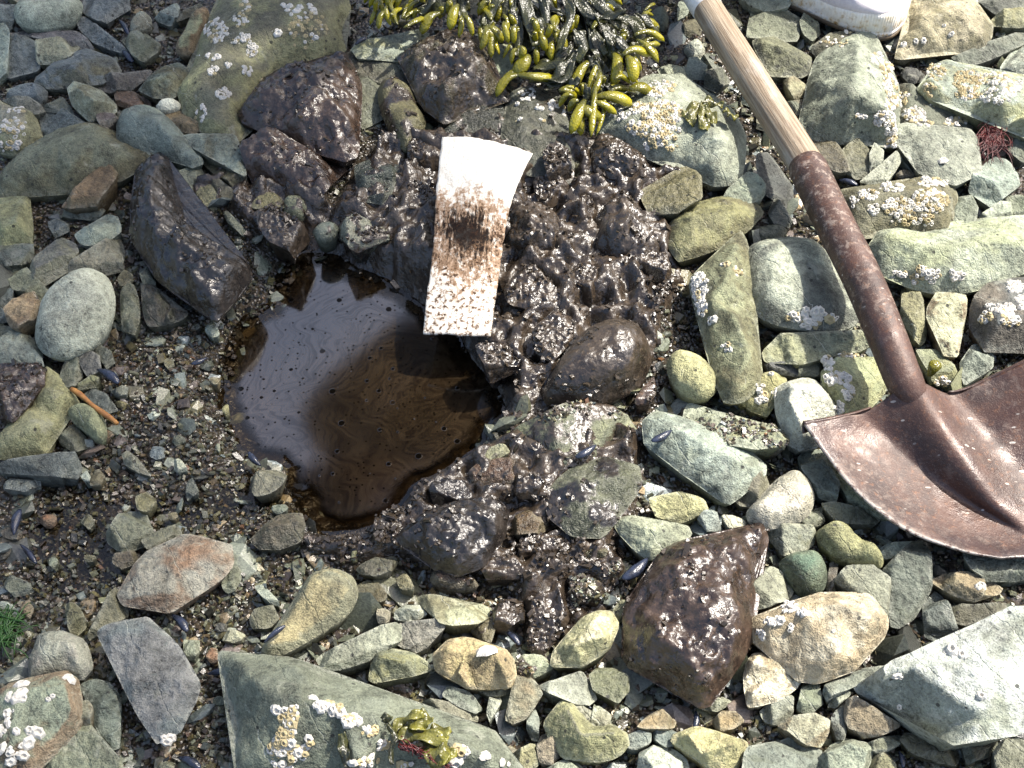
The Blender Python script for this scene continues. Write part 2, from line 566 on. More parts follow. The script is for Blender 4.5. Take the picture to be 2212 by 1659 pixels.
# ------------------------------------------------------------------ the stones
# sheet | name | colours / stain | rim cm, rise cm, roundness, mud, wet | label | outline | ridge points (x,y,height cm above rim)
ROCKS = '''
A|cobble|ll|2 1.6 .8 0 0|pale smooth oblong cobble, near the upper left corner|95,20 200,0 460,-30 525,10 520,70 460,140 300,180 180,175 105,140|
A|stone|b|1.2 1.2 .3 0 0|grey slab touching the top edge, right of the pale oblong cobble|530,20 560,-30 830,-40 815,60 760,110 640,125 560,95 525,60|
A|stone|b|1.0 1 .5 0 0|dark grey stone in the extreme upper left corner|-20,40 0,30 90,10 100,100 80,180 30,200 -20,180|
A|flat_stone|bl|1.6 .8 .3 0 0|pale blue-grey slab cut by the left edge, near the top|-40,130 10,130 60,210 50,330 40,450 -10,520 -40,500|
A|flat_stone|bb|1.3 .7 .2 0 0|flat blue-grey slab beside the yellowish block in the upper left|55,235 190,230 240,290 260,370 255,455 140,480 40,500 50,400|
A|stone|yl|2 1.2 .5 0 0|yellowish green block lying on a blue-grey slab, upper left|240,280 300,260 440,230 500,250 510,310 470,340 330,390 250,415 245,340|
A|stone|bp|1.0 .8 .3 0 0|long grey stone tucked behind the yellowish green block|60,215 250,200 440,185 520,220 590,290 500,300 300,250 100,240|
A|flat_stone|b|1.4 .8 .3 0 .1|long narrow grey slab with a white fleck, slanting below the top edge|495,120 560,115 640,170 720,230 790,300 840,340 790,345 700,320 600,270 530,200|
A|stone|go|1.6 1.2 .3 0 .1|grey-olive angular stone right of the long narrow slab|790,260 850,215 940,220 1010,270 1040,290 980,340 900,375 850,340|
A|pebble|gl|1.6 1 .6 0 0|small pale green-grey pebble above the grey-olive angular stone|840,160 890,90 960,85 985,140 960,180 850,215|
A|pebble|lb|1.2 .8 .4 0 0|small light grey wedge pebble near the top edge, left of the upright stone|1000,110 1080,60 1140,15 1165,50 1150,110 1060,120|
A|pebble|do|1.0 .8 .4 0 .2|dark narrow pebble leaning on the upright stone near the top edge|1130,120 1200,60 1290,20 1310,40 1250,100 1160,135|
A|stone|yg/r|2 1.4 .6 0 0|upright yellow-green stone with a rusty foot, left of the barnacle boulder|1180,230 1230,120 1290,60 1340,50 1355,100 1320,190 1280,260 1260,340 1180,345 1135,330 1150,270|
A|rock|bb/o|1.4 2 .2 0 0|broad blue-grey rock with an olive front face, upper left|240,500 330,420 430,360 560,315 640,330 730,380 780,460 700,480 660,540 560,550 430,560 320,570 230,530|330,440,1.4 480,430,2.2 620,460,2.2 730,455,1.2 560,370,1.4
A|stone|dp|1.3 1 .4 0 .1|dark brownish stone between the broad blue rock and the green wedge|640,510 700,470 850,460 960,450 975,470 930,530 850,580 720,600 650,570|
A|stone|g/o|1.8 1.8 .2 0 .1|green-grey wedge with a dark lower face, left of the barnacle boulder|905,580 960,500 1060,430 1150,405 1210,440 1250,480 1190,560 1130,630 1000,630|970,520,1.6 1090,480,1.8 1205,500,1.5
A|stone|b|1.2 1 .6 0 0|rounded blue-grey stone at the left, above the pale boulder|30,620 120,560 200,540 280,560 310,600 270,670 200,650 100,650|
A|stone|gp|1.7 1 .3 0 0|grey-brown stone lying against the rounded blue-grey stone at left|20,650 170,600 230,650 290,720 260,745 180,740 80,690|
A|boulder|lt/y|1.4 2.4 .6 0 .1|pale tan boulder with barnacle crusts, cut by the left edge|-40,690 20,690 90,700 230,740 240,830 280,900 200,960 100,1000 20,980 -40,960|
A|stone|lg/o|2.4 2 .3 0 0|knobbly green-grey stone standing above the long olive rock|440,570 490,530 560,560 660,590 740,670 750,720 680,750 590,785 520,740 470,680|500,570,1.8 600,640,2.2 590,740,1.0
A|stone|db|.8 .6 .3 0 .1|dark sliver of stone left of the knobbly green stone|280,700 400,620 460,700 480,760 380,720|
A|stone|b|1.1 .9 .4 0 .1|blue-grey stone half under the long olive rock|260,750 400,700 500,780 600,820 540,830 350,870 290,890|
A|pebble|p|2.6 .7 .4 0 .1|small brown pebble under the knobbly green stone|620,720 740,740 770,780 700,820 640,800|
A|stone|pr|.7 .6 .4 0 .7|wet brown stone under the green-grey wedge|740,590 880,600 960,650 980,700 860,720 760,680|
A|rock|go/o|1.8 3 .4 0 0|long olive-grey rock with a curved back, at the left edge|0,1160 60,1070 130,1010 240,930 390,850 540,805 640,810 730,860 760,920 860,960 980,990 1030,1010 900,1080 780,1150 620,1200 420,1240 230,1250 100,1260 0,1265|150,1090,2.2 380,930,3 600,870,3.2 720,960,2.4 450,1080,2.8 220,1180,1.4
A|rock|bg|2.4 2.2 .5 0 .15|grey humped rock behind the black curved rock, upper left|765,790 800,720 920,690 1010,700 1100,780 1170,860 1290,1010 1300,1040 1230,1070 1120,1030 1000,980 860,960 770,910|850,760,1.8 1000,760,2.4 1100,900,2 860,900,1.6
A|pebble|w|2.2 .7 .8 0 0|small pale smooth pebble wedged beside the grey humped rock|1000,690 1060,640 1130,640 1180,680 1120,705 1060,720|
A|stone|to|1.5 .8 .4 0 .4|small tan wet stone by the foot of the barnacle boulder|1060,740 1150,690 1200,730 1280,760 1330,820 1270,850 1190,860 1120,800|
A|flat_stone|gl/o|2.8 .7 .1 0 .2|thin triangular slab with a pale edge, below the barnacle boulder|1170,890 1240,870 1400,860 1520,870 1560,960 1590,1080 1590,1140 1480,1090 1380,1020 1260,960|1300,900,.5 1480,900,.7 1540,1050,.5
A|stone|o|1.4 .8 .3 .2 .7|wet olive stone under the thin triangular slab|1310,1040 1450,1080 1590,1150 1600,1180 1480,1170 1380,1120|
A|stone|ro|2.6 1.2 .5 0 .1|reddish brown stone leaning on the long olive rock|405,1330 450,1260 540,1160 620,1070 720,1050 770,1110 700,1220 600,1310 500,1350|
A|boulder|yg/y|1.6 2 .5 0 0|yellow-green boulder cut by the left edge, below the long olive rock|-40,1260 190,1265 200,1350 200,1440 210,1500 150,1550 0,1580 -40,1540|
A|stone|gd|.8 .8 .3 0 .2|flat dark green stone below the reddish brown stone|350,1380 470,1320 620,1320 680,1370 560,1420 430,1420|
A|pebble|db|1.2 .9 .5 0 .3|small dark blue-grey pebble left of the faceted green-grey stone|310,1450 380,1415 440,1440 430,1490 350,1520|
A|stone|gl|1.8 1.5 .2 0 0|faceted green-grey stone left of the black curved rock|490,1510 600,1450 700,1390 760,1410 780,1500 700,1560 590,1585 520,1570|600,1480,1.4 740,1490,1.2
A|rock|d|3.2 3.4 .2 1 1|black oiled curved rock standing left of the pool|890,1110 960,1050 1040,1005 1100,1040 1140,1130 1140,1240 1190,1340 1210,1450 1300,1480 1400,1530 1520,1630 1600,1690 1620,1780 1560,1860 1490,1920 1500,1960 1440,2020 1380,2050 1280,1990 1200,1950 1100,1870 1020,1790 960,1700 900,1600 860,1520 845,1400 850,1300 880,1240|970,1180,3 1040,1080,2 980,1330,3.4 1100,1380,2.4 1020,1520,3.4 1140,1560,3.8 1200,1660,2.6 1330,1640,3.2 1480,1740,3 1250,1800,2.8 1400,1880,2.4
Z|rock|p|3 3 .2 .82 .9|large oil-coated purplish brown rock above the black curved rock|520,240 545,200 580,165 640,150 707,127 743,113 775,190 780,260 765,330 740,343 680,320 620,300 560,277 530,263|580,200,2.4 660,180,3 730,150,2.2 745,250,2.6 640,260,2.6
Z|rock|po|2.2 2.6 .25 .85 1|oily brown rock tucked under the large purplish brown rock|527,280 575,285 640,310 700,335 745,360 720,385 680,420 620,415 565,400 540,370 523,330|
A|stone|go|1.2 .6 .1 0 .5|thin dark green sliver of slate, right of the black curved rock|1330,1130 1400,1150 1500,1220 1590,1310 1540,1350 1440,1290 1370,1210|
A|pebble|g|1.0 .5 .1 .1 .6|small narrow green sliver among muddy pebbles right of the black rock|1450,1380 1500,1390 1600,1510 1570,1530 1480,1450|
A|stone|gl|1.2 .8 .2 0 .3|light grey triangular stone touching the black curved rock's right side|1140,1090 1290,1080 1330,1150 1260,1230 1190,1250 1150,1180|
A|stone|yg|1.0 1 .4 .1 .4|yellow-green stone in the cleft right of the black curved rock|1240,1300 1290,1210 1360,1190 1420,1290 1400,1360 1300,1320|
A|stone|yo|1.4 1.2 .5 .42 .7|mud-smeared olive knob below the oily brown rock|1620,1290 1720,1240 1820,1260 1840,1340 1750,1360 1640,1340|
A|stone|yl|1.8 1 .6 .38 .6|mud-smeared pale knob right of the olive knob below the oily brown rock|1830,1300 1930,1260 1990,1310 1970,1390 1900,1410 1840,1370|
A|stone|p|1.6 1.8 .5 .9 1|lump of oily brown stone above the pool's upper left shore|1670,1380 1820,1340 1950,1420 2000,1560 1900,1620 1750,1560 1680,1460|
A|pebble|lb|1.6 .8 .7 .25 .8|wet shiny grey pebble above the pool, right of an oily lump|2020,1500 2080,1440 2170,1440 2200,1500 2120,1545 2050,1540|
A|stone|p|1.2 1.2 .4 .8 1|muddy lump pressed against the black curved rock's right flank|1210,1350 1290,1320 1380,1370 1430,1480 1340,1480 1240,1420|
A|boulder|go/y|2.2 3.5 .45 0 .1|large olive-green boulder with white barnacles at the top, left of the seaweed|1170,570 1240,480 1290,330 1310,220 1400,90 1440,-30 1700,-80 2200,-80 2230,60 2180,200 2212,330 2000,400 1800,450 1700,530 1630,620 1560,720 1600,790 1540,890 1480,870 1330,850 1290,780 1200,690|1300,520,2.4 1380,260,3 1560,40,3.4 1560,420,3.4 1480,640,2.6 1740,200,3.4 2000,60,3 2080,240,2 1400,770,1.6
B|flat_stone|lg/y|1.8 1 .4 0 .2|pale speckled slab half covered by the seaweed's left end|70,330 100,280 250,240 500,190 560,230 480,270 400,340 380,400 250,350 120,355|
B|stone|od|1.2 1 .4 .15 .6|dark olive stone left of the big muddy square rock|0,350 200,310 330,350 380,440 420,520 460,580 350,560 240,520 100,500 0,490|
B|stone|g/l|1.0 1 .3 .05 .7|wet green stone left of the two-tone cobble|90,530 200,500 300,540 260,580 245,680 270,760 140,830 110,760 100,640|
B|cobble|yo|2.4 2 .8 .5 .8|two-tone cobble, brown oil above and olive below, under the muddy square rock|235,560 300,525 400,540 460,580 500,700 550,780 500,880 440,960 390,950 340,870 290,790 250,690|
B|rock|p/o|3 3 .15 .66 1|big mud-streaked square rock just below the seaweed|385,360 500,280 640,220 760,210 860,230 950,330 1000,440 1010,560 1080,640 960,660 840,680 760,740 680,790 600,750 530,680 500,600 450,510|520,340,2.4 760,260,2.6 900,400,3 940,600,2.4 680,560,3.2 620,700,2
B|stone|lg/y|1.2 1 .3 0 .2|pale green stone between the muddy square rock and the hanging seaweed|930,290 1100,290 1110,430 1080,530 1010,530 980,400|
B|flat_stone|d|2.2 .9 .2 .25 1|wet dark slab just above the white pad|650,790 750,740 850,680 1000,660 1090,680 1080,760 1050,850 900,850 800,830 700,870 640,850|
B|flat_stone|gd|2.4 1.4 .2 .3 .8|dark green slab with a few barnacles, right of the white pad's top|1100,620 1180,570 1300,580 1400,600 1440,700 1480,850 1490,1000 1490,1180 1400,1130 1280,1120 1200,1120 1100,950 1040,880 1060,780 1100,690|1180,640,1.2 1380,660,1.4 1440,900,1.2 1160,880,1
B|boulder|gl/l|2.6 3 .4 .05 .2|broad boulder crusted with cream barnacles, left of the wooden shaft|1660,830 1750,740 1900,560 2000,500 2212,490 2300,560 2380,620 2520,700 2600,860 2600,1000 2580,1100 2540,1170 2400,1180 2300,1120 2200,1040 2000,1020 1900,960 1800,900|1860,760,2.4 2060,600,2.6 2280,720,3 2480,900,2.8 2100,900,2.4 2400,1060,2
B|rock|p|2.8 2 .3 .95 1|oily rock below the barnacle boulder, right of the pad's top|1620,960 1680,870 1740,880 1830,930 1950,1010 2000,1100 1900,1130 1750,1150 1640,1100|1700,950,1.8 1860,1020,1.6
B|stone|db|2.2 1.4 .2 .3 1|wet blue-black angular stone left of the white pad|90,1080 200,1030 300,1050 380,1080 360,1170 310,1280 270,1320 170,1300 110,1210|150,1150,1.2 330,1100,1.3 270,1250,1.2
B|stone|lw|1.6 1.6 .5 .52 1|pale mud-splashed stone at the pool's upper shore|0,1430 100,1395 200,1450 300,1490 300,1560 200,1600 50,1580 0,1540|
B|flat_stone|oy|3.4 .9 .3 .1 .8|wet brownish slab jutting from the mud, below the barnacle boulder|1940,1240 2080,1150 2212,1080 2290,1100 2330,1180 2330,1280 2212,1350 2100,1390 2000,1380|
B|stone|oy|1.8 .8 .2 .2 .9|small wet olive chip stuck in the mud right of the pad|1500,1060 1560,1030 1660,1080 1640,1150 1560,1180 1520,1180|
B|rock|d|1.6 2.8 .2 .9 1|dark oiled rock right of the pad's stained middle|1070,1390 1180,1320 1300,1330 1400,1400 1440,1500 1400,1640 1250,1660 1100,1640 1060,1500|1190,1380,2.4 1350,1450,2.6 1200,1560,2
B|rock|d|1.7 3.2 .2 1 1|mud-covered peak of rock under the wet brownish slab|1640,1430 1700,1330 1800,1240 1900,1260 1960,1340 2000,1450 2100,1560 2060,1659 1800,1680 1650,1600|1820,1300,3.2 1860,1480,3 1720,1500,2
B|stone|lg|1.0 .6 .4 0 .1|small light stone above the barnacle boulder, beside the shaft|2050,450 2130,425 2212,440 2240,500 2100,520|
B|stone|lg|1.2 .8 .4 0 .3|light stone with tiny barnacles at the top edge, right of the seaweed|1640,-30 1800,-30 1810,60 1750,110 1690,100 1640,50|
C|stone|g|1.2 1 .3 0 .2|smooth grey stone right of the wooden shaft's top|430,120 460,60 640,50 760,120 750,240 720,290 600,230 420,240|
C|stone|gl|1.6 .9 .3 0 .1|green-grey stone at the top edge between shaft and shoe|360,-30 700,-30 690,40 620,60 440,50|
C|stone|go/d|1.8 1.6 .2 0 .3|speckled rough stone with a pale ridge, right of the wooden shaft|455,270 600,240 720,300 830,370 820,470 770,500 690,480 570,490 500,380|540,270,1.2 700,330,1.6 800,390,1.2
C|pebble|g|1.4 1 .3 0 .3|small dark pebble under the white shoe's left side|760,130 800,90 880,140 890,220 840,260 790,220|
C|boulder|lg/g|2.2 5 .12 0 0|big two-faced green boulder right of the wooden shaft|760,810 790,700 810,560 820,460 880,370 1000,320 1140,220 1230,215 1290,270 1320,360 1370,450 1400,560 1410,700 1380,850 1380,940 1290,900 1180,880 1050,920 980,900 880,890 800,850|1140,260,2.6 1130,420,5.2 1100,600,5.6 1080,720,5.6 1160,790,4.6 960,860,2.4 1280,480,4.4 1300,700,4 870,520,2.4
C|stone|od|1.2 1.2 .4 0 .3|dark barnacled stone peeking over the big two-faced boulder|830,340 900,250 1020,195 1110,215 1060,290 880,380|
C|boulder|lt/o|2 2.6 .3 0 0|tan-green boulder with a dark patch, right of the white shoe|1470,20 1600,-50 1850,-50 1920,40 1990,150 1990,230 1950,310 1830,330 1680,320 1560,330 1440,370 1395,360 1420,270 1480,180 1490,100|1560,100,2 1800,60,2.6 1900,200,2 1600,220,1.8
C|stone|yo|1.4 1 .3 0 .1|olive wedge at the right edge near the top|2000,130 2080,70 2212,55 2280,150 2100,160 2010,170|
C|stone|gd|1.0 .8 .3 0 .1|dark green stone in the upper right corner|1920,0 2040,-30 2280,-30 2280,40 2080,70 2000,60|
C|flat_stone|gd|1.3 1 .3 0 .2|long dark slab below the tan-green boulder, at the right|1750,370 1850,320 1990,260 2212,200 2290,240 2100,340 2000,390 1880,420 1800,400|
C|pebble|d|.8 .7 .4 0 .3|small dark pebble in the gap right of the two-faced boulder|1420,460 1480,430 1560,480 1570,530 1480,530 1420,510|
C|boulder|gl/y|3 3 .3 0 0|long barnacle-banded green boulder at the right edge|1540,570 1600,500 1640,420 1720,390 1850,430 2000,470 2150,480 2300,500 2310,920 2212,865 2050,795 1900,725 1750,665 1620,640|1640,520,2 1800,540,3.2 2060,620,3.4 2240,720,3
C|stone|l|1.6 1 .3 0 0|light stone at the right edge above the barnacle-banded boulder|2060,440 2150,320 2290,260 2310,480 2150,480|
C|rock|gd|1.4 1.2 .4 0 .1|low dark rock dotted with barnacles between two green boulders|1400,560 1450,540 1560,600 1640,700 1720,740 1870,800 1860,840 1700,820 1500,820 1400,800 1410,700|
C|flat_stone|lg|2.8 1 .25 0 0|flat light green slab below the barnacle-banded boulder|1370,820 1450,800 1600,830 1750,820 1850,840 1900,900 1930,1010 1920,1110 1850,1170 1760,1190 1640,1150 1530,1110 1490,1010 1400,940|1520,860,.8 1840,860,1 1820,1080,.8 1600,1050,.9
C|flat_stone|lb|2 .9 .4 0 0|rounded pale slab stained red at its top, near the right edge|1880,1140 1930,1080 2020,1020 2100,1040 2160,1110 2180,1200 2100,1260 2000,1330 1920,1280|
C|stone|g|1.2 1 .4 0 .3|green stone at the right edge beside the red algae|2100,900 2212,890 2290,1000 2212,1050 2120,970|
C|boulder|go/o|2 2.4 .4 0 .1|boulder thickly crusted with barnacles, right of the rusty socket|1040,1230 1200,1200 1400,1190 1520,1150 1650,1150 1740,1200 1770,1280 1740,1400 1700,1490 1560,1500 1400,1480 1260,1480 1150,1540 1110,1440 1060,1330|1180,1300,1.8 1460,1240,2.4 1640,1280,2.4 1500,1420,1.8
C|stone|g|1.4 1.1 .3 0 .1|grey-green stone right of the crusted boulder|1740,1400 1780,1280 1870,1280 1910,1330 1900,1440 1840,1480 1760,1480|
C|stone|lg|1.2 1 .3 0 0|light angular stone above the long pale rock at right|1920,1420 2000,1380 2060,1300 2140,1320 2140,1400 2040,1440 1920,1470|
C|stone|g|1.2 .8 .3 0 .1|green stone at the right edge above the long pale rock|2050,1270 2212,1270 2290,1380 2150,1400 2130,1310|
C|boulder|yl/l|2.2 3 .3 0 0|long pale yellow-green rock at the right edge with barnacles below|1230,1600 1290,1500 1400,1485 1560,1510 1760,1480 1950,1420 2260,1400 2330,1600 2240,1730 2100,1800 1950,1850 1800,1880 1620,1885 1470,1850 1440,1790 1300,1770 1240,1700|1340,1540,2.4 1600,1600,3 1760,1700,2.6 2000,1560,3.2 2200,1560,3 1560,1760,2
C|flat_stone|op|2.4 .8 .2 0 .5|wet brown slab beside the shaft, under the two-faced boulder|820,900 900,900 980,920 1050,1000 1080,1100 1000,1110 930,1090 860,1000|
C|stone|og|1.8 1 .3 0 .4|olive stone with a rusty spot below the two-faced boulder|1040,960 1100,920 1200,900 1220,980 1200,1080 1220,1140 1110,1170 1030,1100|
C|pebble|lg|2.4 .9 .3 0 .1|small green-grey pebble under the two-faced boulder's barnacled corner|1210,1000 1250,920 1300,980 1290,1070 1230,1130|
C|stone|lg|2 .9 .4 0 .2|curved green-grey stone above the crusted boulder|1150,1180 1260,1130 1330,1060 1380,980 1415,1030 1370,1120 1300,1190 1200,1210|
C|pebble|po|1.2 .6 .4 0 .3|small brown pebble above the crusted boulder's right half|1380,1130 1440,1090 1530,1140 1400,1160|
C|stone|dg|1.2 1 .3 0 .3|dark stone left of the wooden shaft, above the small seaweed tuft|150,460 250,430 310,540 200,560 150,510|
C|pebble|yg|1.4 .9 .5 0 .3|yellow-green pebble between the shaft and the two-faced boulder|650,520 720,490 800,550 790,630 720,620|
C|pebble|g|1.2 .7 .4 0 .2|small grey pebble touching the shaft, below a yellow-green pebble|670,660 780,640 790,700 720,740|
C|stone|lg|2.2 1.2 .3 .05 .2|light grey stone left of where the socket meets the wood|270,1280 300,1220 420,1110 530,1170 530,1250 500,1310 380,1310|
Z|rock|yo/o|2.4 2.2 .35 .18 .5|mossy olive rock at the right end of the oily mud|1448,530 1450,480 1500,440 1560,425 1630,440 1645,460 1610,500 1560,530 1510,550 1470,560|1490,470,2 1590,460,1.8 1500,530,1
C|stone|d|.8 1 .3 0 .4|dark stone in the shadow left of the rusty socket|480,1000 560,990 640,1100 700,1200 720,1320 660,1340 560,1280 500,1200|
C|pebble|dg|1.4 .8 .4 0 .4|dark green pebble left of the rusty socket, in deep shade|560,1380 600,1280 640,1320 710,1440 690,1470 600,1450|
C|pebble|dg|1.2 .6 .6 0 .6|flat oval wet pebble left of the socket, above the big pale cobble|420,1510 480,1470 600,1455 680,1480 660,1530 540,1555 440,1540|
'''

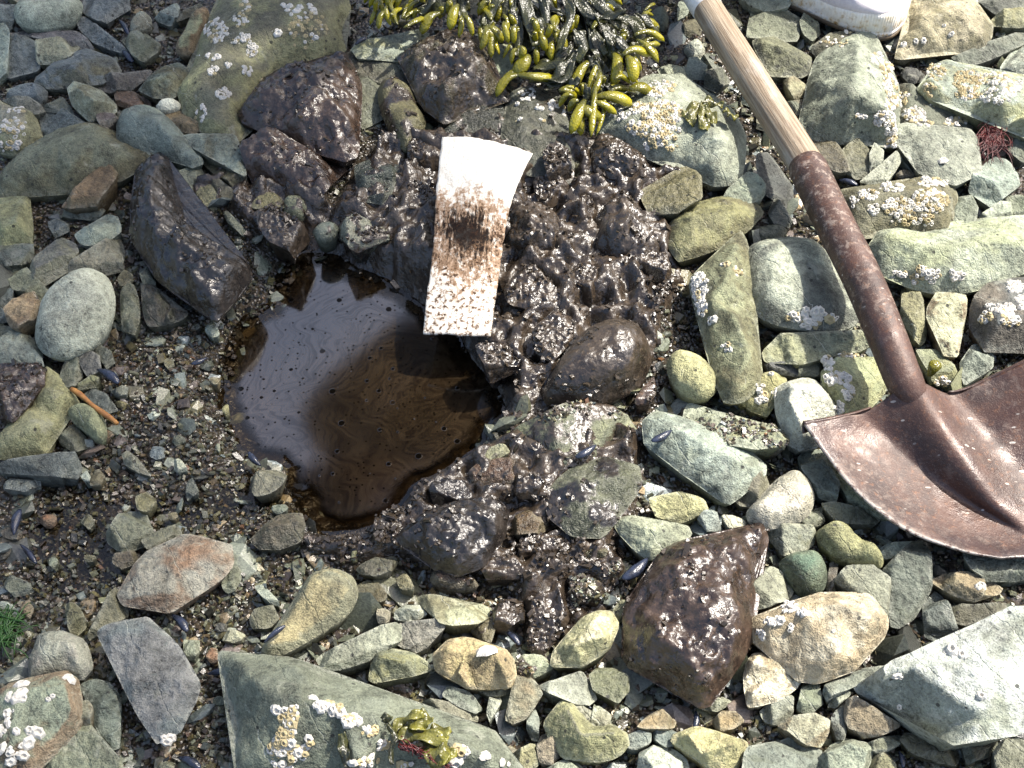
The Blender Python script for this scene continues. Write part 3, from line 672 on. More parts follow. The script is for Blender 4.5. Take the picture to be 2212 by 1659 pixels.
ROCKS += '''
D|cobble|l|3 2.6 .85 0 0|pale grey-green oval cobble, smoothest stone left of the pool|260,310 310,240 400,170 500,110 600,95 670,120 720,200 735,310 700,420 620,530 520,600 400,640 300,620 240,560 230,480 240,400|
D|stone|rt/t|2.4 1.2 .2 0 .1|orange-brown angular stone left of the pale oval cobble|25,340 100,260 210,225 250,290 250,370 170,420 75,465 50,400|
D|stone|g|1.4 1 .4 0 .1|grey stone above the orange-brown one, at the left edge|-20,110 60,70 140,55 200,100 300,200 330,260 260,300 200,230 60,200 -20,190|
D|stone|db|1 .8 .4 0 .1|small dark stone at the left edge beside the orange-brown stone|-20,230 100,210 40,300 20,340 -20,320|
D|stone|b|1 .6 .4 0 0|small blue-grey stone at the left edge under the orange-brown stone|-20,330 35,350 45,420 -20,440|
D|flat_stone|lg|1.4 1.2 .4 0 .1|pale green slab under the pale oval cobble's lower left|-30,440 100,470 200,520 260,600 270,700 200,700 100,690 -30,690|
D|boulder|yg/y|1.8 2.6 .45 0 .15|yellow-green lumpy boulder at the left, above the twig's lower end|10,1150 100,1060 200,980 290,720 370,780 450,880 500,960 440,1000 400,1080 350,1160 300,1270 200,1290 100,1300 0,1300 -30,1200|100,1180,1.6 240,1080,2.6 330,860,2.4 420,930,2 300,1180,1.2
D|rock|p|3.4 1.6 .3 .8 1|purplish oiled slab at the left edge on a yellow-green boulder|-40,700 100,690 240,700 290,740 270,820 180,950 100,1040 30,1060 -40,1020|
D|stone|gd|1.4 1 .3 0 .2|dark green-grey stone above the twig's upper end|380,800 420,680 500,630 530,740 540,800 430,850|
D|stone|pb|1.5 .9 .3 0 .3|purplish stone next to the blue mussel shell|500,620 560,610 640,640 650,730 570,780 530,720|
D|stone|dg|1.1 .8 .3 0 .4|dark stone under the pale oval cobble's right end|560,580 620,560 720,620 735,700 690,730 640,640|
D|pebble|oy|1.6 .7 .4 0 .2|small olive-brown pebble touching the blue mussel shell|490,840 560,790 620,760 645,790 600,840 510,880|
D|cobble|yg|2.2 1.2 .7 0 .1|rounded yellow-green cobble left of the orange twig|430,1010 500,970 580,965 640,1010 685,1080 680,1160 620,1190 560,1130 480,1080|
D|stone|db|1 .7 .3 0 .4|dark flat stone lying under the orange twig|520,920 600,860 690,900 760,1000 700,1010 600,960|
D|pebble|g|1 .6 .5 0 .3|small grey pebble right of the orange twig's upper end|720,870 780,840 830,850 820,890 750,910|
D|stone|g|1.6 1.4 .3 .05 .7|upright wet green stone right of the pale oval cobble|780,320 790,220 820,160 870,200 900,300 900,420 870,500 800,470 790,390|820,250,1.2 850,400,1.2
D|stone|dp|1.6 1.6 .35 .15 .8|wet dark ridged stone under the black curved rock's lower end|920,180 1000,190 1060,280 1120,340 1210,360 1190,400 1080,440 960,450 930,340|1000,260,1.4 1080,380,1.4
D|pebble|o|1.4 .7 .4 0 .4|small olive pebble above the upright wet green stone|760,140 810,90 860,120 840,180 780,190|
D|stone|dg|1.6 1 .4 0 .5|dark green stone tucked against the black curved rock's left foot|900,100 960,60 1010,130 1000,200 930,180|
D|stone|pg|1.4 1.4 .3 0 .2|brown-grey rock above the pale oval cobble's top|460,60 600,-60 740,-140 790,-70 800,30 740,120 640,100 540,110 460,160|
D|stone|pb|2 1.2 .4 0 .1|greyish brown stone above and left of the pale oval cobble|190,90 230,10 300,-60 390,-120 480,-80 500,-30 455,20 430,80 330,145 240,150|
D|stone|bg|1.4 1 .4 0 .1|blue-green stone at the left edge, above the greyish brown stone|-20,-60 60,-80 210,-80 220,0 180,60 100,40 -20,60|
D|rock|bd|2 1.6 .45 0 .15|long dark blue-grey rock at the left edge below the yellow-green boulder|-30,1310 110,1300 230,1280 400,1260 490,1300 520,1370 490,1440 380,1450 250,1440 120,1430 -30,1420|
D|stone|b|1 .6 .4 0 .3|flat grey stone under the long dark blue-grey rock|20,1480 70,1440 250,1450 260,1490 150,1510 30,1510|
D|stone|od|1 .8 .3 0 .5|wet olive stone right of the yellow-green lumpy boulder|370,1150 480,1100 560,1180 580,1240 470,1260 400,1220|
D|pebble|r|.8 .5 .4 0 .5|rusty red sliver at the orange twig's lower end|560,1190 700,1120 750,1150 640,1215|
D|stone|og|1.2 1.1 .2 0 .4|ridged olive pebble in the gravel left of the pool's lower shore|790,1290 830,1260 900,1320 970,1420 900,1400 810,1350|850,1290,.9 930,1390,.8
D|pebble|oy|1 .8 .4 0 .5|squarish olive pebble in the wet gravel, lower left of the pool|880,1560 940,1530 1010,1580 960,1650 890,1640|
D|pebble|dg|.9 .6 .3 0 .5|thin dark pebble on edge in the wet gravel below the pool's left|1210,1480 1240,1430 1290,1520 1210,1590|
D|pebble|w|1.1 .6 .3 0 .4|small white chip in the gravel left of the pool|1130,1320 1160,1310 1210,1370 1170,1400 1130,1380|
D|stone|lo|1.0 1.2 .4 .05 .8|wet tan stone standing at the pool's lower left shore|1630,1420 1700,1390 1790,1380 1855,1420 1820,1480 1740,1540 1650,1550 1630,1490|
D|pebble|o|1 .7 .3 0 .4|small brown square pebble in gravel right of the long dark rock|590,1400 640,1385 680,1430 640,1480 580,1480|
D|pebble|l|1 .7 .4 0 .3|small pale pebble at the right end of the long dark rock|520,1420 560,1385 590,1440 560,1470|
G|stone|ob|1.2 1 .3 0 .5|wet olive-blue stone above the broad flaky rock, lower left|690,130 740,40 830,0 940,10 980,110 940,210 860,240 750,240 700,190|
G|stone|op|1 .8 .4 0 .6|wet brown stone left of the broad flaky rock|740,270 860,250 920,290 880,340 780,360 735,330|
G|stone|og|1 .8 .3 0 .5|wet olive stone between the olive-blue stone and the flaky rock|920,180 1060,100 1140,80 1180,140 1100,200 960,240|
G|rock|pl/r|2 1.3 .12 0 .15|broad flaky brown-grey rock in the lower left|780,530 810,470 860,410 870,350 940,310 960,260 1100,190 1200,150 1290,160 1340,200 1480,220 1490,330 1430,420 1290,500 1220,580 1120,640 960,610 820,590|900,400,1.3 1120,320,1.5 1140,400,1.1 1110,520,1.3 1240,220,1.1 1420,280,1 880,540,1
G|stone|g|1 .8 .4 0 .4|small green-grey stone at the flaky rock's right end|1430,420 1500,330 1560,380 1560,440 1500,510 1450,490|
G|flat_stone|bp/b|3 1 .1 0 0|blue-grey pentagonal slab, dry and flat, in the lower left|640,800 680,750 820,725 960,690 1050,760 1130,850 1200,950 1280,1080 1290,1130 1240,1200 1240,1280 1170,1390 1040,1450 1000,1480 900,1330 830,1220 800,1120 720,980 660,870|720,800,.8 960,740,1 1180,1080,.8 1060,1380,.7 860,1100,1
G|stone|go|1.2 1 .3 0 .3|green-grey wedge leaning behind the pentagonal slab|580,830 620,700 700,520 740,490 800,560 830,680 680,740 650,780|
G|rock|lp|2 2 .4 0 .1|mottled grey rock left of the pentagonal slab|190,960 220,870 260,790 400,770 450,790 530,820 570,900 590,1000 530,1080 400,1040 300,1060 200,1080|300,830,1.6 470,850,1.8 500,980,1.4 290,980,1.4
G|boulder|gl/r|2.6 2.4 .3 0 .05|grey-green boulder with scattered white barnacles in the lower left corner|-40,1200 60,1120 180,1080 310,1060 420,1040 500,1090 520,1200 530,1320 490,1430 380,1520 290,1620 200,1700 -50,1720|100,1180,2 420,1120,2.4 470,1300,2.2 340,1450,1.4 80,1500,2.2
G|stone|bg|1.4 1.3 .2 0 .1|dark faceted stone between the barnacle corner boulder and pentagonal slab|530,1120 620,1090 710,1110 760,1170 780,1260 780,1400 770,1520 700,1530 640,1440 600,1330 600,1260 560,1200|660,1230,1.3 740,1200,1 720,1440,.8
G|flat_stone|g|2 1 .3 0 .05|green-grey slab at the bottom edge beside the barnacle corner boulder|270,1680 400,1520 520,1400 580,1380 640,1440 690,1530 780,1620 790,1720 260,1720|
G|stone|g|2.4 .6 .3 0 0|small green slab piece between corner boulder and dark faceted stone|520,1230 570,1220 605,1260 590,1320 560,1390 510,1400|
G|cobble|yt/g|2.6 1.8 .7 0 0|long speckled tan-green cobble below the pool|1690,870 1740,930 1820,920 1950,850 2100,760 2230,670 2290,600 2310,510 2280,420 2210,385 2130,370 2010,400 1950,500 1900,600 1820,720|
G|stone|oy|1.2 1 .3 0 .3|olive-yellow upright stone above the mottled grey rock|420,600 480,590 530,640 560,740 500,800 450,780 430,700|
G|boulder|gd/g|3 5 .12 0 .1|large dark green boulder at the bottom edge with barnacles and a seaweed sprig|1440,920 1530,905 1700,960 1900,970 2070,1040 2212,1090 2412,1110 2592,1160 2712,1215 2752,1280 2912,1330 3112,1390 3250,1480 3322,1560 3400,1660 3440,1780 2400,1800 1560,1780 1590,1500 1580,1350 1550,1200 1500,1040|1530,970,1.5 1640,1080,4 1760,1180,5 1950,1210,5.4 2200,1280,5.4 2500,1360,5 2900,1500,4.4 3150,1600,3 2000,1000,2.2 2500,1180,2.4 1800,1500,3.4 2300,1620,5 2800,1680,4.4
G|stone|go|1.2 .9 .3 0 .3|faceted grey-green pebble left of the long speckled cobble|1615,680 1680,600 1760,600 1800,680 1760,750 1640,750|
G|pebble|lb|1.4 .5 .5 0 .2|slim light grey pebble above the faceted grey-green pebble|1650,480 1700,470 1800,570 1810,620 1770,600 1670,520|
G|stone|op|1.6 1.4 .3 .1 .8|wet brown block at the pool's lower left rim|1630,180 1720,80 1810,20 1950,10 1970,100 1940,190 1800,240 1680,230|1740,100,1.2 1930,60,1.2
G|pebble|ly|1 .5 .2 0 .3|small yellowish chip left of the long speckled cobble's foot|1440,830 1480,760 1570,780 1590,800 1540,840|
G|pebble|gl|.9 .7 .3 0 .3|small grey stone touching the pentagonal slab's upper right side|1190,900 1190,830 1290,840 1290,900 1230,960|
H|flat_stone|gl/g|2.4 1.1 .3 0 0|long greenish slab left of the tan blocky stone|-150,950 -90,900 0,860 130,800 250,740 350,720 410,780 370,840 300,880 200,900 180,970 100,1000 0,1020 -100,1030|
H|flat_stone|pl|2 .7 .2 0 0|thin purplish grey slab above the tan blocky stone|380,720 480,700 620,695 670,745 600,800 560,880 490,905 400,880 360,850 410,780|
H|stone|yl/o|2 1.1 .4 .1 .2|long pale yellow-green stone above the thin purplish slab|490,570 530,540 640,540 760,590 900,600 1000,640 950,690 880,720 730,735 640,710 560,650|
H|pebble|lw|1.8 1 .3 0 0|small whitish faceted pebble left of the long pale yellow-green stone|350,640 410,605 500,605 550,660 500,690 400,705 345,690|430,630,.9 500,640,.8
H|pebble|tl|1.6 .8 .3 0 .1|small pinkish pebble left of the whitish faceted pebble|230,660 240,610 320,650 310,710 240,725|
H|stone|ty/t|2.8 2.4 .3 0 0|tan blocky stone bearing a single white limpet|610,920 640,870 700,830 830,820 950,850 1060,890 1115,960 1125,1080 1080,1130 960,1130 840,1140 750,1090 700,1050 620,1030|680,880,2 800,930,1.2 1000,930,2.4 1060,1040,2 760,1040,1.8
H|stone|g|1.4 .8 .4 0 .2|green stone under the tan blocky stone|860,1140 1100,1120 1130,1140 1080,1190 960,1190|
H|stone|yo/g|2.2 1.6 .2 0 0|olive wedge stone left of the tan blocky stone|190,1080 200,970 220,890 340,890 480,920 560,980 570,1020 470,1060 330,1080 220,1100|240,930,1.4 400,970,1.5
H|stone|gb|1.6 .9 .2 0 .1|pointed grey stone below the tan blocky stone|660,1190 690,1130 800,1150 880,1220 910,1280 860,1300 760,1260|
H|stone|go|1.6 1 .3 0 .1|long brown-green stone above the seaweed sprig's boulder|530,1240 570,1205 700,1230 830,1290 880,1330 880,1360 760,1330 600,1270|
H|pebble|gl|1.8 .9 .4 0 .1|teardrop grey pebble below the tan blocky stone|950,1240 960,1180 1010,1180 1040,1220 1000,1300 960,1360 945,1310|
H|flat_stone|go|2.2 .8 .3 0 0|leaf-shaped grey slab on end right of the tan blocky stone|1070,1280 1110,1150 1140,1030 1180,1040 1280,1130 1300,1180 1250,1260 1190,1340 1120,1365 1065,1340|
H|pebble|bg|1.4 .7 .3 0 .1|slender grey-green pebble below the leaf-shaped slab|1200,1340 1250,1270 1280,1340 1275,1480 1230,1470 1200,1400|
H|stone|gl|2 1 .3 0 0|bone-shaped light green stone, bottom centre|1280,1130 1400,1090 1500,1060 1560,1030 1590,1080 1610,1150 1650,1210 1600,1245 1520,1240 1440,1190 1340,1170|
H|rock|go/y|2.6 2.4 .15 0 0|notched olive-grey rock at the bottom, like a blunt arrow|1320,1370 1370,1290 1420,1230 1470,1190 1540,1260 1590,1330 1630,1390 1740,1380 1840,1430 1850,1510 1800,1570 1700,1610 1540,1615 1440,1590 1400,1480|1470,1290,2 1550,1440,2.6 1760,1430,1.8 1570,1570,1.6
H|stone|yo|1.6 1.2 .3 0 0|small olive-yellow stone at the bottom edge, right of the seaweed boulder|1110,1560 1180,1520 1260,1500 1280,1560 1280,1640 1200,1670 1110,1610|
H|stone|tg|1.8 1.2 .3 0 0|small tan-green stone left of the notched olive rock|1270,1500 1310,1440 1380,1435 1400,1500 1430,1570 1370,1630 1290,1620|
H|pebble|lg|2 1 .2 0 0|faceted light pebble in the notched rock's notch|1620,1380 1640,1240 1690,1270 1750,1320 1730,1390|
H|stone|to|1.8 1.1 .3 0 .1|tan-brown stone below the big oiled wedge rock|1920,1390 2000,1310 2070,1270 2170,1360 2150,1400 1950,1400|
H|stone|gb|1.6 1 .3 0 0|grey stone right of the notched rock|1840,1450 1950,1410 2010,1420 2000,1490 1900,1550 1850,1510|
H|stone|b|1.2 .8 .3 0 .1|blue-grey stone left of the yellow block at the bottom|2020,1420 2140,1405 2190,1440 2180,1500 2100,1520 2030,1470|
H|stone|l|1.8 1.3 .3 0 0|light stone at the bottom edge below the yellow block|1920,1680 1940,1560 2040,1510 2150,1540 2230,1600 2250,1720 1920,1720|
H|stone|gl|1.6 1 .4 0 0|grey-green stone at the bottom edge under the notched rock|1330,1660 1430,1610 1500,1610 1560,1660 1560,1720 1330,1720|
H|stone|yw/y|2.8 2.6 .35 .2 .1|bright yellow-white rough stone spattered with mud, left of the oiled wedge|1370,980 1390,880 1460,780 1560,690 1660,640 1750,650 1790,720 1780,800 1740,880 1640,960 1560,990 1440,985|1640,700,2 1700,800,2.4 1520,860,2
H|stone|yl|1.8 1.4 .5 .38 .3|mud-topped pale stone below the oily crumbs|1140,980 1160,930 1250,920 1360,950 1370,1010 1300,1065 1230,1070 1160,1040|
H|stone|og|1.6 1 .3 .1 .5|wet olive stone left of the oiled wedge's lower edge|1610,1060 1650,1010 1760,1010 1860,1060 1860,1160 1790,1230 1730,1190 1640,1150|
H|stone|yl/g|2.4 1.6 .3 0 0|bright green-yellow stone above the oiled wedge rock|1770,90 1800,40 1900,25 2000,40 2130,80 2240,90 2260,140 2212,200 2120,270 2000,305 1900,240 1840,180|1880,80,1 2060,130,1.5 2000,240,1
Z|stone|yy|1.8 1 .5 0 .1|yellow stone above the bright green-yellow stone|1405,1075 1470,1060 1520,1080 1525,1110 1470,1130 1420,1115|
H|stone|gy|1.4 1 .5 0 .2|green pebble between the yellow-white stone and the oiled wedge|1760,640 1800,580 1870,560 1885,640 1840,720 1790,700|
H|stone|o|1.6 1 .3 .2 .5|brownish stone above the tan blocky stone|840,770 900,690 960,670 1000,740 970,840 900,820|
H|stone|rp|1.6 1.2 .6 .35 .9|wet reddish stone below the black rough rock|580,420 600,380 700,360 780,400 860,430 890,480 800,490 650,490 590,460|
H|pebble|ty|1.4 .8 .4 0 .3|small mustard-coloured pebble right of the speckled cobble's tip|355,430 400,395 440,420 470,490 440,520 380,490|
H|stone|pg|1.2 .9 .4 .35 .7|muddy flat stone left of the black rough rock's foot|100,370 160,320 260,280 350,290 360,340 310,380 230,410 130,400|
H|stone|o|1.8 .8 .3 .45 1|oily olive stone in the crumbs left of the oiled wedge's top|1560,260 1590,200 1720,190 1740,250 1680,290 1590,300|
H|stone|o|1 .7 .4 .1 .5|wet olive pebble above the long greenish slab|100,480 150,450 230,450 290,530 280,570 180,580 100,570|
H|stone|ro|2 1.2 .3 .15 .9|wet brown triangular stone right of the black rough rock|1050,150 1080,60 1140,0 1200,-30 1270,60 1420,80 1330,120 1200,140|
Z|rock|d|3 3 .3 1 1|black rough oiled rock below the pool|857,1165 875,1140 930,1105 990,1085 1060,1072 1095,1105 1085,1155 1045,1215 990,1240 940,1225 900,1190|920,1130,2.4 1000,1110,3 1060,1120,2.6 970,1200,1.8
Z|flat_stone|g|3 1.4 .2 .56 .9|green slab daubed with black oil, right of the black rough rock|1180,1070 1230,1015 1300,990 1375,1008 1382,1050 1350,1085 1325,1115 1300,1160 1230,1150 1190,1115|1250,1040,1.4 1350,1030,1.2 1280,1110,1.6
Z|rock|d|3 4 .25 .9 1|big oiled wedge-shaped rock, purple-brown and shiny, lower right of centre|1350,1370 1360,1300 1400,1240 1440,1185 1480,1165 1560,1150 1640,1135 1655,1170 1625,1235 1630,1310 1625,1380 1600,1440 1560,1500 1530,1520 1470,1500 1400,1460 1355,1420|1460,1230,3.2 1560,1190,2.8 1610,1200,2.6 1590,1320,4 1470,1330,3.8 1400,1390,3 1500,1430,3 1580,1430,2.4
Z|boulder|d|3 4 .75 .95 1|rounded mud-coated boulder at the pool's right|1172,860 1195,800 1240,735 1300,707 1370,702 1400,740 1403,790 1370,840 1290,868 1220,868|
Z|rock|d|2.4 2 .5 1 1|small mud-coated rock against the rounded boulder's upper left|1152,710 1200,668 1255,690 1235,735 1190,780 1160,755|
Z|stone|p|1.6 1.2 .5 .6 1|small purplish oiled stone at the rounded boulder's right foot|1372,862 1392,835 1412,815 1415,850 1400,875 1380,880|
Z|rock|yg/g|2.2 2 .3 .55 .6|green rock strewn with wet crumbs, below the rounded boulder|1110,930 1170,895 1230,880 1290,865 1350,900 1370,930 1330,960 1280,1000 1200,1000 1140,980|
E|flat_stone|rp|2.4 .9 .3 .35 1|wet reddish brown slab right of the pool's lower shore|830,1400 900,1330 1080,1310 1180,1370 1200,1420 1060,1470 960,1480 860,1470|
E|stone|yl|2.2 1 .4 .2 .5|pale green wet stone at the pool's lower right rim|840,1330 950,1240 1050,1220 1090,1270 1000,1310 900,1340|
Z|cobble|lw/d|3 2.4 .55 0 0|big pale speckled cobble touching the rusty socket's left side|1615,560 1622,535 1650,520 1740,512 1780,540 1820,590 1850,640 1855,680 1830,705 1760,710 1700,700 1640,680 1625,640|
Z|rock|yg/o|3 3 .2 0 .1|tall green wedge with a barnacle cluster, right of the oily mud|1490,610 1520,580 1580,520 1600,505 1618,540 1625,600 1640,700 1650,780 1645,820 1600,860 1560,860 1545,800 1525,720 1500,660|1588,530,2 1570,600,3 1585,680,3.2 1620,760,2.6 1590,820,1.8 1540,650,2.2
Z|cobble|yy|2.6 1.6 .7 0 0|bright yellow rounded cobble below the tall green wedge|1440,790 1450,765 1470,755 1520,775 1550,810 1545,850 1510,860 1475,850 1450,820|
Z|stone|yg/g|2.4 1.2 .3 0 0|long yellow-green stone below the big pale speckled cobble|1650,760 1690,725 1760,720 1880,718 1885,735 1850,760 1790,765 1740,785 1700,787 1660,780|
F|rock|yg/y|2 1.8 .4 0 .1|olive rock with white barnacles, left of the shovel's neck|900,760 950,690 1010,660 1150,650 1290,660 1320,740 1310,880 1240,970 1150,1040 1050,1060 980,900|
F|rock|wl|2.6 3.4 .15 0 0|pale square-cut block under the blade's left corner|605,850 700,830 770,800 860,810 910,870 990,980 1000,1060 900,1100 900,1180 880,1225 760,1250 690,1210 660,1110 610,1000 620,930|720,850,3.2 860,840,2.6 960,1010,3 760,1070,3.2 690,930,2.8
Z|flat_stone|lg/y|2 1.4 .3 .1 .1|pale green slab with gravel crumbs, right of the bright yellow cobble|1480,910 1490,870 1550,885 1630,915 1700,925 1695,965 1620,970 1540,950 1490,940|
Z|rock|lb/g|2.6 2 .25 0 0|large smooth grey rock with a green rim, below the bright yellow cobble|1395,910 1420,890 1470,900 1500,920 1600,960 1650,1000 1650,1020 1600,1050 1570,1085 1540,1070 1480,1010 1430,980 1400,960|1440,920,1.6 1520,960,2 1600,1000,1.6 1560,1050,1
Z|stone|gp|2 1.2 .5 0 .1|brown-grey stone leaning on the white rounded cobble|1575,1060 1610,1020 1650,1020 1665,1060 1630,1095 1600,1090|
Z|cobble|ww|2.6 1.8 .75 0 0|white rounded cobble below the shovel blade's left edge|1607,1110 1650,1070 1680,1030 1720,1015 1750,1040 1760,1080 1740,1120 1690,1137 1640,1137|
F|stone|tl|1.6 1 .4 0 .1|tan flat stone left of the pale square-cut block's foot|340,1190 450,1150 640,1120 690,1200 640,1250 500,1260 420,1240|
F|stone|bg|1.6 1.2 .4 0 .2|blue-grey stone between the white cobble and the shovel blade|750,1310 820,1250 900,1260 950,1330 1010,1460 1000,1570 940,1570 860,1480 780,1390|
F|stone|yg|1.2 1.2 .5 0 .1|olive stone shaded under the blade's left edge|940,1280 1010,1400 1150,1540 1300,1640 1360,1670 1250,1700 1120,1620 1020,1490|
F|stone|oy|1.6 1.4 .5 0 .1|olive-tan stone right of the rusty socket|1420,220 1470,210 1560,280 1570,400 1580,520 1540,570 1480,500 1430,400|
F|flat_stone|ly/r|2.6 1.2 .15 0 0|pale upright slab with rust stains, right of the socket|1590,340 1650,235 1840,265 1845,310 1820,450 1780,645 1690,630 1640,480 1590,410|1660,300,1 1800,300,1 1740,560,.8
F|boulder|bd|2.4 2.6 .5 0 0|dark blue-grey boulder with white barnacles at the right edge|1880,340 1900,260 2000,160 2120,140 2290,120 2320,500 2260,620 2150,600 2000,560 1850,500 1850,410|
F|stone|lb|1.8 1.5 .2 0 0|light faceted stone above the shovel blade's right half|1800,700 1880,570 2000,580 2010,720 1900,800 1830,830|1890,620,1.2 1980,700,1
F|stone|yg/y|1.4 1.2 .5 0 .1|olive stone bearing a green bladder, right of the shovel's neck|1520,610 1650,610 1750,700 1800,790 1760,860 1680,850 1580,720|
F|rock|yo/y|1.8 1.2 .4 0 .1|yellowish rock with a few barnacles, below the tall green wedge|510,770 620,760 670,800 660,870 600,940 550,1030 430,990 350,920 460,850|
F|stone|bp|1.2 .8 .3 0 .2|dark purplish stone under the long yellow-green stone|520,690 640,690 750,660 740,780 660,760 560,740|
F|stone|gd|1.4 .9 .3 0 .2|dark green stone left of the barnacled olive rock at the neck|760,680 900,650 900,740 880,800 760,790|
F|stone|og|1.4 .9 .4 0 .2|flat olive stone below the shaded olive stone|910,1600 1000,1590 1180,1640 1280,1700 1240,1740 1000,1720|
I|rock|yt/y|2.4 2 .2 0 0|yellow block with a pale right facet at the bottom edge|-50,1440 0,1410 100,1390 200,1410 330,1450 420,1490 400,1560 330,1700 260,1720 100,1600 0,1550 -60,1490|40,1450,1.6 330,1500,2 250,1690,1.6 120,1560,1.4
I|stone|bg|2 1.5 .3 0 0|blue-green stone at the bottom edge right of the yellow block|390,1620 420,1530 520,1490 700,1465 850,1510 900,1550 870,1640 850,1730 390,1730|
I|stone|gl|1.8 1.3 .3 0 .05|grey stone at the bottom edge, second right of the yellow block|870,1620 960,1520 1050,1470 1200,1500 1250,1540 1200,1620 1150,1730 880,1730|
I|stone|og|1.6 .9 .3 0 .1|flat olive stone under the tan-purple stone at the bottom right|1200,1500 1290,1460 1410,1450 1400,1510 1290,1560 1220,1540|
I|stone|yg|1.4 1 .3 0 .1|yellow-green stone at the bottom edge below the big pale slab|1200,1670 1240,1580 1330,1560 1380,1640 1390,1730 1190,1730|
I|rock|o|1.0 1.2 .4 0 .4|wet olive rock shaded under the big pale slab|1420,1480 1450,1430 1600,1460 1760,1490 1790,1580 1780,1640 1640,1620 1500,1560|
I|stone|od|1 1 .4 0 .2|dark stone under the big pale slab's lower edge|1810,1500 1880,1460 2010,1440 2040,1500 2000,1580 1850,1620|
I|stone|g|1.8 1.4 .4 0 0|green stone in the lower right corner|2010,1560 2080,1480 2212,1470 2300,1480 2300,1730 2030,1730|
I|boulder|LL/g|2.2 5 .05 0 0|big pale grey slab with a green side face at the right edge|1125,1150,0 1210,1080,1 1340,1060,4.6 1330,1000,4.2 1500,920,4.6 1620,850,4.8 1750,790,5 1900,700,5.2 2090,640,5.2 2212,635,5.4 2330,640,5.4 2330,1370,5.6 2212,1385,5.6 2000,1420,5.4 1770,1480,5 1600,1460,1.2 1420,1385,.2 1250,1270,0|1355,1100,5.2 1430,1185,5.3 1510,1265,5.3 1640,1385,5.2 1745,1455,5.1 1480,1000,4.9 1700,920,5.3 1700,1150,5.6 2000,1000,5.8 2200,1150,5.8 1900,800,5.5 1950,1300,5.6
I|rock|lt/t|3 3.2 .15 0 0|rugged tan-grey rock with a patch of barnacles, right of the oiled wedge|440,700 560,660 650,600 760,560 870,530 1000,520 1190,530 1270,600 1320,690 1300,790 1240,860 1120,960 1110,1010 960,1060 870,1090 760,1075 680,990 600,900 520,870 450,800|560,730,2.4 620,860,3 780,1010,3 760,640,3 1000,600,3.4 1200,680,3 1000,900,3.4
I|stone|ww/t|2.2 1.6 .25 0 0|cream-white stone under the rugged tan-grey rock|400,1100 420,980 460,920 580,920 640,980 720,1050 770,1080 720,1150 620,1210 520,1240 430,1260|460,970,1.4 600,1030,1.4 460,1170,1.2
I|stone|g|1.6 1 .3 0 0|grey-green stone right of the cream-white stone|740,1290 770,1180 790,1090 880,1100 905,1240 830,1310|
I|flat_stone|bg|1.8 .9 .2 0 0|long slanting grey slab below the rugged tan-grey rock|920,1210 930,1120 1050,1060 1170,1010 1300,995 1310,1030 1200,1070 1130,1120 1000,1180|
I|stone|lg|1.4 .8 .2 0 0|light wedge below the long slanting grey slab|945,1260 970,1190 1080,1120 1130,1125 1080,1190 990,1260|
I|stone|gl|1.4 .9 .3 0 0|flat green-grey stone below the cream-white stone|500,1290 600,1220 710,1190 715,1330 600,1380 540,1360|
I|stone|tl/t|2 1 .3 0 0|pale tan stone above the blue-green stone at the bottom|620,1390 720,1320 850,1310 950,1350 940,1440 890,1520 800,1500 720,1430|
I|stone|tp|1.8 1.6 .4 0 0|tan-purple stone against the big pale slab's green face|1040,1310 1060,1220 1130,1190 1250,1280 1410,1380 1330,1410 1240,1450 1170,1485 1090,1420|
I|stone|bg|1.2 .8 .3 0 .1|narrow upright grey stone left of the tan-purple stone|960,1330 1040,1250 1060,1400 1050,1470 1000,1470|
I|cobble|yo/y|2.2 1.8 .75 0 .05|olive-yellow long cobble below the shovel blade|865,160 900,100 1000,70 1080,100 1140,170 1250,230 1300,300 1280,360 1200,340 1060,310 980,280 950,230|
I|cobble|e|2 2 .85 0 .1|smooth dark green rounded cobble right of the oiled wedge|620,330 680,280 790,260 880,280 935,360 930,470 880,530 800,535 740,500 680,420|
I|stone|gy|1.6 1.2 .3 0 .05|mossy green stone below the white rounded cobble|550,140 600,90 740,95 850,100 860,180 810,240 700,270 640,280 590,200|
I|stone|gl|1.8 1.2 .3 0 .05|grey leaf-like stone touching the oiled wedge's right side|470,360 560,355 660,390 670,450 720,500 700,550 560,590 460,630 440,560|
I|stone|g|2.2 1.2 .3 0 .05|green-grey slab right of the smooth dark green cobble|995,440 1060,360 1150,320 1300,390 1345,430 1350,560 1330,680 1300,640 1230,560 1130,520 1000,490|
I|rock|dg|1.8 1.4 .2 0 .05|tall dark slate stone half in the blade's shadow|1300,380 1380,290 1490,200 1560,190 1600,280 1610,480 1560,560 1500,680 1400,740 1350,720 1340,600 1350,430|
I|pebble|l|1.4 .7 .3 0 0|small light sliver above the tall dark slate|1270,240 1330,200 1510,190 1400,270 1320,300|
I|stone|ot|2 1.2 .3 0 .05|brownish wedge with a white spot, below the shovel blade|1620,450 1700,400 1850,390 1980,450 2070,490 2040,530 1900,550 1760,540 1680,500|
I|rock|dg/g|1.8 1.6 .2 0 .05|dark green rock under the blade at the right edge|1830,280 1850,220 2000,250 2290,290 2300,430 2100,470 2000,430 1880,370|
I|stone|od|1.4 .8 .4 0 .1|olive flat stone above the big pale slab|1690,640 1780,600 2090,590 2080,640 1950,690 1800,740|
I|stone|bd|1.2 1 .5 0 .1|dark blue-grey stone in the hollow above the big pale slab|1560,600 1640,520 1740,600 1690,640 1790,750 1650,830 1570,800|
I|pebble|d|1.2 .7 .4 0 .1|thin dark pebble between two green cobbles below the blade|930,500 960,330 1010,310 1000,400 960,520|
I|pebble|ot|1.6 .9 .3 0 .1|small brownish pebble above the yellow block|200,1350 260,1290 340,1290 400,1350 340,1400 220,1410|
